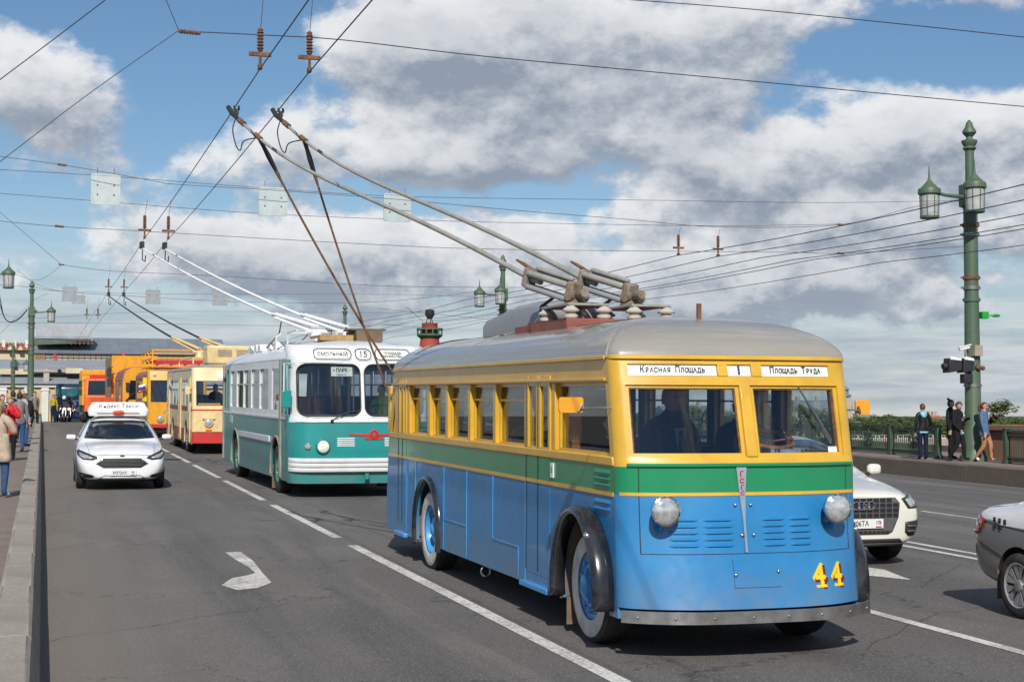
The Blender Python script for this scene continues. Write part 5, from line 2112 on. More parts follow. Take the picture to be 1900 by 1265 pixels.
# roof equipment
m = MB()
for a in ((-.62, .62, 2.55, 2.63), (-.62, .62, 3.72, 3.80), (-.62, -.54, 2.63, 3.72), (.54, .62, 2.63, 3.72), (-.54, .54, 2.63, 3.72)):
    m.box(a[0], a[1], a[2], a[3], 2.70, 2.80 if a[1] - a[0] < 1.2 or a[2] != 2.63 else 2.765)
m.box(-.58, .58, 3.80, 4.4, 2.70, 2.785)
eq = m.build('pole_platform', M_redoxide, hero, bevel=.006)
im = MB()
im.lathe([(.055, 0), (.07, .02), (.07, .045), (.05, .055), (.05, .07), (.082, .075), (.088, .09), (.05, .118), (.035, .135), (.0, .14)], 16, caps=False)
im_me = im.mesh('insulator', M_ceramic, 30)
for x in (-.50, -.16, .16, .50):
    for y in (2.78, 3.55):
        o = link('insulator', im_me, eq)
        o.location = (x, y, 2.80)
for x in (-.33, .33):
    m = MB()
    m.box(x - .21, x + .21, 2.74, 3.62, 2.935, 2.96)
    m.build('base_plate', M_polegrey, eq, bevel=.005)
m = MB()
secs = []
for y, w, h in ((3.98, .40, .27), (4.5, .42, .31), (5.3, .45, .29), (6.1, .46, .20)):
    z0 = 2.72
    h += .05
    secs.append([(-w, y, z0), (-w, y, z0 + h * .55), (-w * .9, y, z0 + h * .82), (-w * .6, y, z0 + h), (0, y, z0 + h * 1.04), (w * .6, y, z0 + h), (w * .9, y, z0 + h * .82), (w, y, z0 + h * .55), (w, y, z0)])
m.grid(secs)
m.add(secs[0], [tuple(range(9))])
m.add(secs[-1], [tuple(range(9))])
rbx = m.build('resistor_box', M_boxgrey, hero, 30, bevel=.006)
m = MB()
m.tube([(-.36, 4.05, 2.92), (.36, 4.05, 2.92)], .115, 16)
m.build('resistor_drum', M_boxgrey, rbx, 30)
for x in (-.30, .34):
    m = MB()
    m.tube([(x - .1, 4.02, 2.78), (x - .16, 3.85, 2.98), (x - .08, 3.6, 3.08), (x, 3.4, 3.04)], .018, 7)
    m.build('power_cable', M_plastic, eq)
for i, (bx_, hx) in enumerate(((-.30, 2.31 - HX), (.30, 2.87 - HX))):
    A = Vector((bx_, 3.20, 3.055))
    E = Vector((hx, 8.05, 5.50))
    D = ((E - A) + Vector((0, 0, -.85))).normalized()
    S = D.cross(Vector((0, 0, 1))).normalized()
    U = S.cross(D)
    P1 = A + D * .66 + U * .03
    pts = [A + D * .50 + U * .03]
    rr = [.036]
    for k in range(19):
        t = k / 18
        pts.append(P1.lerp(E, t) + Vector((0, 0, -1.5 * t ** 3 * (1 - t))))
        rr.append(.029 - .011 * t)
    m = MB()
    m.tube(pts, rr, 10)
    po = m.build('trolley_pole', M_polegrey, hero, 50)
    for s_, u_, a, c, r_, mt in ((-.055, .085, .10, .66, .036, M_polegrey), (.055, .085, .10, .66, .036, M_polegrey), (0, .150, .08, .60, .026, M_polegrey), (-.05, -.055, .06, .66, .030, M_boxgrey), (.05, -.055, .06, .66, .030, M_boxgrey)):
        m = MB()
        m.tube([A + D * a + S * s_ + U * u_, A + D * (a + .02) + S * s_ + U * u_, A + D * (c - .02) + S * s_ + U * u_, A + D * c + S * s_ + U * u_], [r_ * .7, r_, r_, r_ * .7], 10)
        m.build('spring_tube', mt, po, 40)
    for a, c in ((0.0, .09), (.64, .70)):
        m = MB()
        m.bar(A + D * a + U * .035, A + D * c + U * .035, .17, .20, up=U)
        m.build('spring_yoke', M_poleb, po, bevel=.02)
    m = MB()
    m.tube([A + D * .66 + U * .12, A + D * .78 + U * .15, A + D * .90 + U * .17], [.022, .02, .012], 8)
    m.build('stop_rod', M_rust, po)
    m = MB()
    m.tube([A - S * .13, A + S * .15], .052, 14)
    m.build('hinge_drum', M_poleb, po, 40)
    m = MB()
    m.tube([A + Vector((0, -.27, .015)), A + Vector((0, -.20, .015)), A + Vector((0, -.19, .015)), A + Vector((0, .05, .0))], [.042, .05, .04, .048], 12)
    m.lathe([(.06, -.105), (.12, -.10), (.125, -.07), (.075, -.04), (.07, .03)], 16, Matrix.Translation(A))
    m.build('pole_base', M_poleb, po, 40)
    # head
    H = pts[-1]
    D = (pts[-1] - pts[-3]).normalized()
    m = MB()
    m.tube([H - D * .05, H + D * .16, H + D * .26 + Vector((0, 0, .04))], [.024, .032, .030], 8)
    m.box(H.x - .022, H.x + .022, H.y + .16, H.y + .30, H.z + .09, H.z + .16)
    m.bar(H + Vector((-.028, .14, .16)), H + Vector((-.028, .28, .20)), .010, .05)
    m.bar(H + Vector((.028, .14, .16)), H + Vector((.028, .28, .20)), .010, .05)
    m.build('contact_shoe', M_plastic, po, 40)
    m = MB()
    m.tube([H - D * .02, H - D * .14], .036, 8)
    m.tube([H - D * .42, H - D * .55], .034, 8)
    m.build('clamp_ring', M_rust, po, 40)
    m = MB()
    loop = [H + Vector((-.03, .02, .02)), H + Vector((-.07, .0, -.14)), H + Vector((-.03, -.03, -.34)), H + Vector((.02, -.06, -.40)), H + Vector((.05, -.18, -.30)), H - D * .5]
    m.tube(catmull(loop), .008, 5)
    m.build('jumper_cable', M_plastic, po)
    # rope from the pole head down to the rear of the bus
    Q = H - D * .50
    Bq = Vector((-.86 if i == 0 else -.97, 8.92, 2.26 if i == 0 else 2.05))
    rp = []
    for k in range(33):
        t = k / 32
        rp.append(Q.lerp(Bq, t) + Vector((.0, .0, -.10 * 4 * t * (1 - t))))
    m = MB()
    m.tube(rp, [.024 if k < 5 else .0145 for k in range(33)], 6)
    m.build('pole_rope', M_rope, hero)
    m = MB()
    m.tube(rp[:5], [.030, .026, .034, .030, .02], 7)
    m.build('rope_sleeve', M_plastic, po)

# inside
m = MB()
m.box(-HW + .13, HW - .13, .35, 8.4, .50, .74)
m.box(-.75, .75, .0, 8.7, .36, .50)
m.build('chassis', M_darker, hero)
m = MB()
m.box(-HW + .12, HW - .12, .0, 8.4, .742, .76)
m.build('cabin_floor', M_dark, hero)
m = MB()
m.box(-HW + .03, HW - .12, .06, .28, .8, 1.54)
m.box(-HW + .13, .15, .28, .6, .8, 1.30)
m.build('dashboard', M_dark, hero, bevel=.02)
for x, y in [(-.62, 1.15), (.52, .98)] + [(sx * .58, 2.95 + .85 * k) for k in range(6) for sx in (-1, 1)]:
    m = MB()
    m.box(x - .24, x + .24, y - .2, y + .22, 1.0, 1.12).box(x - .2, x + .2, y - .12, y + .12, .762, 1.0)
    m.box(x - .24, x + .24, y + .20, y + .28, 1.12, 1.62)
    m.build('passenger_seat', M_seat, hero, bevel=.03)
m = MB()
T = Matrix.Translation((.50, .52, 1.70)) @ Matrix.Rotation(R(18), 4, 'X')
m.tube([T @ Vector((.22 * math.cos(a), .22 * math.sin(a), 0)) for a in [2 * math.pi * k / 28 for k in range(28)]], .017, 8, closed=True)
for a in (0, 2.09, 4.19): m.tube([T @ Vector((0, 0, -.03)), T @ Vector((.21 * math.cos(a), .21 * math.sin(a), 0))], .010, 6)
sw = m.build('steering_wheel', M_wood, hero)
m = MB()
m.tube([T @ Vector((0, 0, -.02)), T @ Vector((0, -.02, -.75))], .03, 10)
m.lathe([(.0, -.01), (.06, -.015), (.06, -.05), (.03, -.08)], 16, T, caps=False)
m.build('steering_column', M_dark, hero)
m = MB()
m.lathe([(.0, .03), (.15, .03), (.155, .0), (.15, -.05), (.0, -.05)], 24, Matrix.Translation((.48, .14, 1.60)), caps=False)
m.build('instrument_dish', M_chrome, hero, 30)
m = MB()
m.box(-.95, -.3, 1.55, 1.58, .77, 2.12)
m.box(.12, .95, 1.55, 1.58, .77, 1.60)
m.box(.12, .22, 1.55, 1.58, 1.60, 2.2)
m.build('bulkhead', M_dark, hero)
m = MB()
rows = []
for k in range(11):
    y = 1.30 + .03 * k
    rows.append([(-HW + .15 + .02 * math.sin(k * 2.2), y + .06 * (z < 1.75), z) for z in (1.50, 1.75, 2.12)])
m.grid(rows)
m.build('curtain', M_curtain, hero)
m = MB()
for y in (2.6, 4.6, 6.6):
    for x in (-.3, .3): m.tube([(x, y, .77), (x, y, 2.5)], .016, 8)
for x in (-.3, .3): m.tube([(x, 2.4, 2.2), (x, 8.2, 2.2)], .014, 6)
m.build('grab_pole', M_yellow, hero)
m = MB()
rows = []
for i in range(9):
    y = 1.7 + i * .75
    rows.append([(x * .95, y, roof_z(x) - .06) for x in (-.98, -.8, -.5, 0, .5, .8, .98)])
m.grid(rows)
m.build('ceiling_lining', M_rubberstrip, hero)
# wiper
m = MB()
m.tube([(.52, fs.y(.52, 2.14, .02), 2.145), (.62, fs.y(.62, 1.97, .015), 1.98), (.80, fs.y(.80, 1.68, .0), 1.70)], .009, 6)
m.bar((.60, fs.y(.6, 2.0, .0), 2.02), (.80, fs.y(.8, 1.66, -.01), 1.68), .01, .018)
m.build('wiper', M_greyplastic, hero)
m = MB()
fs.patch(m, .80, .90, ZW0 + .03, ZW0 + .075, -.039, .002, 2, 1)
m.build('permit_sticker', M_sign, hero)
# turn reflector paddles on arms
for sd, x, y, z, w, h in ((-1, -1.385, .18, 1.985, .205, .125), (1, 1.235, .22, 1.97, .135, .125)):
    m = MB()
    r_ = .022
    m.prism(round_rect(x - w / 2, x + w / 2, z - h / 2, z + h / 2, r_, 4), y - .012, y + .012, 'y')
    mr = m.build('mirror', M_reflector, hero, 30, bevel=.003)
    m = MB()
    m.tube([(sd * 1.04, .16, z - .02), (x - sd * w * .3, y - .03, z - .025)], .008, 6)
    m.tube([(x - sd * w * .4, y - .03, z + .01), (x - sd * w * .25, y - .03, z - .05)], .010, 6)
    m.build('mirror_arm', M_steel, mr)
# right side small lamp and tow eye
m = MB()
m.tube([(-HW + .05 + .05 * math.cos(a), 4.0, .24 + .05 * math.sin(a)) for a in [2 * math.pi * k / 16 for k in range(16)]], .010, 6, closed=True)
m.build('tow_ring', M_steel, hero)

# ------------------------------------------------------------------ teal and white trolleybus
TX, TY = 6.0, 30.2
teal = thing('trolleybus', (TX, TY, deck(TY)), 'teal and white trolleybus with route number 15, second in the convoy', 'trolleybus', rx=GRADE, rz=.019)
W2 = 1.40
tf = Front(W2, .38, [(.28, -.02, .10), (.9, -.06, .12), (1.46, 0, .14), (1.56, .03, .14), (2.60, .20, .12), (2.8, .28, .10), (2.98, .48, .07), (3.1, .80, .05)])
LT = 10.5
tr_ = Front(W2, .45, [(.3, -LT, .1), (1.6, -LT + .05, .1), (2.8, -LT + .3, .1), (3.1, -LT + .9, .05)], sgn=-1)
TS, TBELT, TW0, TW1, TG = .30, 1.53, 1.62, 2.58, 2.70
FB, FW0, FW1 = 1.46, 1.52, 2.62


def arch_poly(front, rear, hw, z0, z1, arches, rr, wr):
    pts = [(front.y(hw, z1), z1), (front.y(hw, z0), z0)]
    for cy in arches:
        a0 = math.asin((z0 - wr) / rr)
        for k in range(17):
            a = math.pi - a0 - (math.pi - 2 * a0) * k / 16
            pts.append((cy + rr * math.cos(a), wr + rr * math.sin(a)))
    pts += [(rear.y(hw, z0), z0), (rear.y(hw, z1), z1)]
    return pts


TFW, TRW, TWR = 1.75, 7.75, .50
for sd in (-1, 1):
    xa, xb = sorted((sd * W2, sd * (W2 - .04)))
    m = MB()
    m.prism(arch_poly(tf, tr_, W2, TS, TBELT, (TFW, TRW), .64, TWR), xa, xb, 'x')
    m.build('side_panel', M_tealpaint, teal, 30)
    m = MB()
    m.prism([(tf.y(W2, TBELT), TBELT), (tr_.y(W2, TBELT), TBELT), (tr_.y(W2, TW0), TW0), (tf.y(W2, TW0), TW0)], xa, xb, 'x')
    m.build('belt_panel', M_tealwhite, teal, 30)
    m = MB()
    m.prism([(tf.y(W2, TW1), TW1), (tr_.y(W2, TW1), TW1), (tr_.y(W2, TG), TG), (tf.y(W2, TG), TG)], xa, xb, 'x')
    m.build('header_panel', M_tealwhite, teal, 30)
    m = MB()
    xo0, xo1 = sorted((sd * (W2 + .001), sd * (W2 + .03)))
    m.prism([(2.5, 1.00), (7.05, 1.00), (7.05, 1.13), (2.5, 1.13)], xo0, xo1, 'x')
    m.build('side_rail', M_tealwhite, teal, 30, bevel=.01)
    m = MB()
    m.prism([(tf.y(W2, TBELT) + .05, TBELT - .02), (tr_.y(W2, TBELT), TBELT - .02), (tr_.y(W2, TBELT), TBELT + .02), (tf.y(W2, TBELT) + .05, TBELT + .02)], xo0, xo0 + .018 if sd > 0 else xo1, 'x') if sd > 0 else \
        m.prism([(tf.y(W2, TBELT) + .05, TBELT - .02), (tr_.y(W2, TBELT), TBELT - .02), (tr_.y(W2, TBELT), TBELT + .02), (tf.y(W2, TBELT) + .05, TBELT + .02)], -W2 - .02, -W2 - .001, 'x')
    m.build('belt_moulding', M_tealwhite, teal, 30)
    # windows: door post at the front, five sash windows, rear door
    edges = [2.75, 4.05, 5.30, 6.50, 7.65, 8.75] if sd < 0 else [1.2, 2.75, 4.05, 5.30, 6.50, 7.65, 8.75]
    for i, (a, c) in enumerate(zip(edges[:-1], edges[1:])):
        y0, y1 = a + .05, c - .05
        m = MB()
        lo = square_loop(a, c, TW0, TW1, 6)
        li = round_rect(y0, y1, TW0 + .05, TW1 - .05, .07, 6)
        F = lambda q, x: (x, q[0], q[1])
        xo, xi = sd * W2, sd * (W2 - .05)
        m.grid([[F(q, xo) for q in lo], [F(q, xo) for q in li], [F(q, xi) for q in li], [F(q, xi) for q in lo]], closed=True)
        fr = m.build('window_frame', M_tealwhite, teal, 30)
        m = MB()
        xg = sd * (W2 - .03)
        m.box(xg - .003, xg + .003, y0 - .02, y1 + .02, TW0 + .03, 2.20)
        m.box(xg - .003, xg + .003, y0 - .02, y1 - .22, 2.22, TW1 - .03)
        m.build('window', G_dark, fr, 0)
        m = MB()
        xg = sd * (W2 - .022)
        m.box(xg - .012, xg + .012, y0, y1, 2.195, 2.225)
        m.box(xg - .012, xg + .012, y1 - .24, y1 - .215, 2.225, TW1 - .05)
        m.build('sash_bar', M_panelgrey, fr, 0)
    # doors with beige edges
    for (y0, y1) in (((.30, 1.16), (8.80, 9.85)) if sd < 0 else ((8.80, 9.85),)):
        m = MB()
        xo = sd * (W2 + .004)
        x0_, x1_ = sorted((xo, xo - sd * .04))
        for a, c in ((y0, (y0 + y1) / 2 - .02), ((y0 + y1) / 2 + .02, y1)):
            m.box(x0_, x1_, a, a + .05, .36, 2.68).box(x0_, x1_, c - .05, c, .36, 2.68)
            m.box(x0_, x1_, a + .05, c - .05, .36, .62).box(x0_, x1_, a + .05, c - .05, 1.45, 1.62).box(x0_, x1_, a + .05, c - .05, 2.6, 2.68)
            m.box(x0_, x1_, a + .05, c - .05, .62, .95)
        d = m.build('door', M_tealpaint, teal, 0)
        m = MB()
        m.box(x0_ + .015, x1_ - .015, y0 + .05, y1 - .05, .95, 2.6)
        m.build('pane', G_dark, d, 0)
        m = MB()
        m.box(xo - .02 if sd < 0 else xo, xo if sd < 0 else xo + .02, y1 - .01, y1 + .14, .36, 2.68)
        m.build('door_edge', M_rubberstrip, d, 0)
    for (y0, y1) in (((1.30, 2.75),) if sd < 0 else ()):
        m = MB()
        m.box(-W2, -W2 + .05, y0, 1.40, TW0, TW1).box(-W2, -W2 + .05, 2.35, y1, TW0, TW1).box(-W2, -W2 + .05, 1.40, 2.35, TW0, TW0 + .06).box(-W2, -W2 + .05, 1.40, 2.35, TW1 - .06, TW1)
        fr = m.build('window_frame', M_tealwhite, teal, 0)
        m = MB()
        m.box(-W2 + .02, -W2 + .026, 1.40, 2.35, TW0 + .06, TW1 - .06)
        m.build('window', G_dark, fr, 0)
    xa2, xb2 = sorted((sd * (W2 - .002), sd * (W2 - .05)))
    m = MB()
    if sd > 0: m.box(xa2, xb2, tf.y(W2, 2), 1.2, TW0, TW1)
    m.box(xa2, xb2, 9.86, tr_.y(W2, 2.2), TW0, TW1)
    m.box(xa2, xb2, 8.75, 8.80, TW0, TW1)
    if sd < 0: m.box(xa2, xb2, tf.y(W2, 2.0) - .02, .30, TW0, TW1)
    m.build('corner_post', M_tealwhite, teal, 0)
    for cy in (TFW, TRW):
        m = MB()
        m.grid([[(x * sd, cy + .645 * math.cos(R(-15 + 210 * k / 20)), TWR + .645 * math.sin(R(-15 + 210 * k / 20))) for k in range(21)] for x in (W2 - .03, .6)])
        m.add([(.6 * sd, cy - .64, .2), (.6 * sd, cy + .64, .2), (.6 * sd, cy + .64, 1.15), (.6 * sd, cy - .64, 1.15)], [(0, 1, 2, 3)])
        m.build('wheel_well', M_darker, teal)
        m = MB()
        pts = [(sd * (W2 + .004), cy + .645 * math.cos(R(-14 + 208 * k / 20)), TWR + .645 * math.sin(R(-14 + 208 * k / 20))) for k in range(21)]
        m.tube(pts, .022, 6)
        m.build('arch_trim', M_rubberstrip, teal)
        wheel(teal, sd * (W2 - .17), cy, TWR, .28, sd, .58, M_tealpaint, None, .06, 8, 'disc')
    m = MB()
    a0, a1 = sorted((sd * (W2 - .03), sd * .85))
    m.box(a0, a1, TFW + .63, TFW + .645, .06, .55)
    m.build('mud_flap', M_brown, teal)
# front face
m = MB()
tf.patch(m, -W2, W2, .28, FB, 0, .04, 20, 8)
m.build('front_panel', M_tealpaint, teal, 50)
m = MB()
tf.patch(m, -W2, W2, FB + .002, FW0 + .02, 0, .04, 20, 2)
tf.patch(m, -W2 + .1, W2 - .1, FB + .01, FB + .06, .025, .03, 20, 1)
tf.patch(m, -W2, W2, FW1, 2.98, 0, .05, 20, 6)
m.build('front_rail', M_tealwhite, teal, 50)
for (a, c, x0_, x1_) in ((-W2 + .0, -.0, -1.26, -.045), (0.0, W2 - .0, .045, 1.26)):
    lo, li = square_loop(a, c, FW0 + .02, FW1, 8), round_rect(x0_, x1_, FW0 + .07, FW1 - .03, .17, 8)
    m = MB()
    tf.ring(m, lo, li, 0, .05)
    fr = m.build('windscreen_frame', M_tealwhite, teal, 40)
    m = MB()

    def ext(z, x0_=x0_, x1_=x1_):
        d = .0
        for zz, sg in ((FW0 + .07, 1), (FW1 - .03, -1)):
            q = .16 - sg * (z - zz)
            if q > 0: d = max(d, .16 - math.sqrt(max(0, .16 ** 2 - q * q)))
        return (x0_ + d - .012, x1_ - d + .012)
    tf.patch(m, 0, 0, FW0 + .06, FW1 - .02, -.03, .004, 10, 12, ext)
    m.build('windscreen', G_clear, fr, 50)
    m = MB()
    m.tube([(q[0], tf.y(q[0], q[1], .004), q[1]) for q in li], .014, 6, closed=True)
    m.build('gasket', M_plastic, fr)
# signs over the windscreen
for (a, c, s, sz) in ((-.93, -.20, 'СМОЛЬНЫЙ', .110), (-.11, .20, '15', .20), (.29, 1.0, 'ПЛОЩАДЬ\nМУЖЕСТВА', .075)):
    m = MB()
    lo = round_rect(a - .03, c + .03, 2.665, 2.925, .11, 6)
    li = round_rect(a, c, 2.69, 2.90, .085, 6)
    tf.ring(m, lo, li, .02, .03)
    fr = m.build('sign_frame', M_tealwhite, teal, 40)
    m = MB()

    def ext2(z, a=a, c=c):
        d = 0
        for zz, sg in ((2.69, 1), (2.90, -1)):
            q = .085 - sg * (z - zz)
            if q > 0: d = max(d, .085 - math.sqrt(max(0, .085 ** 2 - q * q)))
        return (a + d, c - d)
    tf.patch(m, 0, 0, 2.69, 2.90, .008, .01, 6, 8, ext2)
    sg = m.build('destination_sign', M_sign, fr, 50)
    cx = (a + c) / 2
    zc = 2.79
    ny = tf.y(cx, zc, .012)
    text('sign_text', s, sz, M_plastic, sg, (cx, ny - .006, zc), (R(90) - .40, 0, math.atan2(tf.y(cx + .1, zc) - tf.y(cx - .1, zc), .2)), .001, .001, .9)
    m = MB()
    m.tube([(q[0], tf.y(q[0], q[1], .024), q[1]) for q in li], .010, 5, closed=True)
    m.build('gasket', M_plastic, fr)
m = MB()
tf.patch(m, -.60, -.18, 2.36, 2.54, -.05, .006, 4, 2)
ps = m.build('depot_sign', M_sign, teal, 50)
text('sign_text', '• ПАРК •', .10, M_plastic, ps, (-.39, tf.y(-.39, 2.47, -.046), 2.475), (R(90) - .18, 0, 0), .001, .004, .85)
text('sign_text', 'городской', .05, M_plastic, ps, (-.39, tf.y(-.39, 2.40, -.046), 2.395), (R(90) - .18, 0, 0), .001, .0, .9)
# ribbed bumper
for z in (.55, .64, .73):
    m = MB()
    rows = []
    xs_ = tf.xs(-W2, W2, 14)
    for dz, o in ((-.043, .03), (-.040, .075), (-.01, .09), (.025, .085), (.041, .05), (.043, .02)):
        rows.append([(x, tf.y(x, z, o), z + dz) for x in xs_])
    m.grid(rows)
    m.build('bumper_rib', M_tealwhite, teal, 50)
m = MB()
for x in (-.80, .80):
    T = Matrix.Translation((x, tf.y(x, 1.0) + .0, 1.0)) @ Matrix.Rotation(R(90), 4, 'X')
    hl = MB()
    hl.lathe([(.138, -.05), (.138, .05), (.122, .075), (.108, .06)], 24, T, caps=False)
    h_ = hl.build('headlight', M_tealpaint, teal)
    hl = MB()
    hl.lathe([(.116, .06), (.085, .085), (.04, .098), (0, .10)], 24, T, caps=False)
    hl.build('lens', mat('lit_lens', (.8, .76, .65, 1), .15, .0, var=.1, vs=20, coat=1, emit=(1, .85, .6, 1), es=.18), h_, 60)
    T = Matrix.Translation((x * 1.36, tf.y(x * 1.36, 1.0) + .02, 1.0)) @ Matrix.Rotation(R(90), 4, 'X')
    hl = MB()
    hl.lathe([(.06, -.06), (.06, .04), (.05, .065), (.0, .075)], 16, T, caps=False)
    hl.build('side_lamp', M_lens, teal)
for a, c in ((-.52, -.18), (.42, .75)):
    for k in range(5):
        m = MB()
        louvre(m, a, c, 1.15 - .036 * k, tf, .014, .012)
        m.build('louvre', M_tealwhite, teal, 25)
# red winged emblem
m = MB()
for sgx in (-1, 1):
    pts = [(.20 + sgx * .07, 1.24), (.20 + sgx * .50, 1.245), (.20 + sgx * .48, 1.215), (.20 + sgx * .30, 1.205), (.20 + sgx * .07, 1.19)]
    m.add([(q[0], tf.y(q[0], q[1], .02), q[1]) for q in pts] + [(q[0], tf.y(q[0], q[1], .0), q[1]) for q in pts], [(0, 1, 2, 3, 4)] + [(i, (i + 1) % 5, (i + 1) % 5 + 5, i + 5) for i in range(5)])
T = Matrix.Translation((.20, tf.y(.2, 1.23), 1.23)) @ Matrix.Rotation(R(90), 4, 'X')
m.lathe([(.095, 0), (.095, .03), (.07, .035), (.065, .022), (0, .022)], 20, T, caps=False)
pts = [(.0, 1.165), (.40, 1.165), (.36, 1.13), (.04, 1.13)]
m.add([(q[0], tf.y(q[0], q[1], .02), q[1]) for q in pts], [(0, 1, 2, 3)])
em = m.build('winged_emblem', M_red, teal)
m = MB()
star = []
for k in range(10):
    r_ = .055 if k % 2 == 0 else .022
    a = R(90 + 36 * k)
    star.append((.20 + r_ * math.cos(a), 1.23 + r_ * math.sin(a)))
yy = tf.y(.2, 1.23)
m.prism(star, yy - .035, yy - .025, 'y')
m.build('emblem_star', M_steel, em)
m = MB()
m.tube([(.05, tf.y(0, .42) - .02, .42), (.05, tf.y(0, .42) - .12, .42)], .035, 10)
m.tube([(.05, tf.y(0, .42) - .12, .37), (.05, tf.y(0, .42) - .12, .48)], .045, 10)
m.build('tow_hook', M_tealpaint, teal)
m = MB()
m.tube([(-.62, tf.y(-.6, 1.50, .03), 1.50), (-.5, tf.y(-.5, 1.57, .05), 1.57), (-.30, tf.y(-.3, 1.66, .03), 1.66), (-.05, tf.y(0, 1.69, .02), 1.69)], .012, 6)
m.ell((-.62, tf.y(-.6, 1.50, .03), 1.49), .035, .03, .04)
m.build('wiper', M_plastic, teal)
# mirror plate
m = MB()
m.box(-W2 - .16, -W2 + .03, .12, .15, 1.74, 2.08)
mp_ = m.build('mirror', M_tealpaint, teal, bevel=.02)
m = MB()
m.tube([(-W2 + .05, .25, 2.6), (-W2 - .12, .14, 2.6), (-W2 - .12, .135, 2.08)], .015, 6)
m.build('mirror_arm', M_tealwhite, mp_)
# roof
out2 = [(x, tf.y(x, TG), TG) for x in tf.xs(-W2, W2, 20)]
yr = [out2[-1][1] + (tr_.y(W2, TG) - out2[-1][1]) * i / 12 for i in range(1, 13)]
out2 += [(W2, y, TG) for y in yr[:-1]]
out2 += [(x, tr_.y(x, TG), TG) for x in reversed(tr_.xs(-W2, W2, 14))]
out2 += [(-W2, y, TG) for y in reversed(yr[:-1])]


def troof(s):
    z = TG + .40 * (1 - (1 - s) ** 2.2) ** (1 / 1.5)
    return [(x * (1 - s), y + (min(max(y, 1.7), LT - 1.9) - y) * s ** 1.25, z) for (x, y, _) in out2]


m = MB()
m.grid([[(p[0], p[1], TG - .02) for p in out2]] + [troof(s) for s in (0, .01, .03, .06, .11, .18, .27, .38, .52, .68, .84, .97)], closed=True)
trf = m.build('roof', M_tealwhite, teal, 60)
tz = lambda x: TG + .40 * (1 - (abs(x) / W2) ** 2.2) ** (1 / 1.5)
m = MB()
for x in (-.62, .62):
    m.tube([(x, 1.6, tz(x) + .06), (x, 4.2, tz(x) + .06), (x, 8.6, tz(x) + .06)], .03, 8)
for y in (4.6, 5.4, 6.9, 7.5, 8.4):
    m.prism([(y, tz(.8) - .02), (y + .5, tz(.8) - .02), (y + .45, tz(.8) + .10), (y + .1, tz(.8) + .14)], -.95, -.72, 'x')
m.build('roof_vent', M_tealwhite, trf)
m = MB()
m.box(-.55, .15, 1.55, 2.7, TG + .40, TG + .52)
m.build('pole_platform', M_plank, teal, bevel=.01)
m = MB()
m.box(.2, .75, 1.5, 2.6, TG + .38, TG + .62).box(.1, .85, 1.6, 2.4, TG + .62, TG + .66)
m.build('resistor_box', M_brown, teal, bevel=.015)
m = MB()
m.tube([(-1.0, 4.3, TG + .2), (-1.0, 4.3, TG + .55), (-.9, 4.3, TG + .62)], .018, 6)
m.build('roof_hook', M_tealwhite, teal)
m = MB()
m.tube([(-.95, 3.1, TG + .25), (-.95, 3.1, TG + .60), (-.3, 3.1, TG + .60), (-.3, 3.1, TG + .3)], .018, 6)
m.tube([(-.95, 2.0, TG + .62), (-.95, 3.1, TG + .60)], .018, 6)
m.build('roof_rail', M_tealwhite, teal)


def simple_poles(bus, X0, Y0, bases, heads, zb, zh, r, m_up, m_low, low_len, sag=.35, rope=None):
    for (bx_, by_), (hx, hy) in zip(bases, heads):
        A = Vector((bx_, by_, zb))
        E = Vector((hx - X0, hy - Y0, zh))
        m = MB()
        m.tube([A.lerp(E, k / 14) + Vector((0, 0, -sag * 4 * k / 14 * (1 - k / 14))) for k in range(15)], [r * (1.3 - .7 * k / 14) for k in range(15)], 8)
        po = m.build('trolley_pole', m_up, bus, 50)
        D = ((E - A) + Vector((0, 0, -4 * sag))).normalized()
        S = D.cross(Vector((0, 0, 1))).normalized()
        m = MB()
        for s_ in (-.09, .09):
            m.tube([A + S * s_, A + S * s_ + D * low_len], r * 1.2, 8)
            m.tube([A + S * s_ * .6 + Vector((0, 0, .12)), A + S * s_ * .6 + D * (low_len + .2) + Vector((0, 0, .06))], r * .9, 8)
        m.tube([A - S * .25, A + S * .25], r * 1.8, 10)
        m.lathe([(.16, -.16), (.12, 0)], 12, Matrix.Translation(A))
        m.build('pole_base', m_low, po)
        m = MB()
        m.box(E.x - .05, E.x + .05, E.y - .05, E.y + .28, E.z, E.z + .16)
        m.tube([E + Vector((0, -.1, -.05)), E + Vector((0, -.05, -.30)), E + Vector((.05, -.3, -.36)), E + Vector((.05, -.42, -.22))], .014, 5)
        m.build('contact_shoe', M_plastic, po)
        if rope:
            m = MB()
            q = A.lerp(E, .17)
            m.tube([q, Vector((q.x, q.y + .4, zb + .0)), Vector((q.x - .2, q.y + .9, zb - .3))], .016, 5)
            m.build('pole_rope', M_rope, bus)


simple_poles(teal, TX, TY, [(-.38, 2.9), (.28, 2.9)], [(2.54, 40.25), (3.10, 40.25)], TG + .62, 5.62, .032, M_white, M_white, 1.5, .12, True)
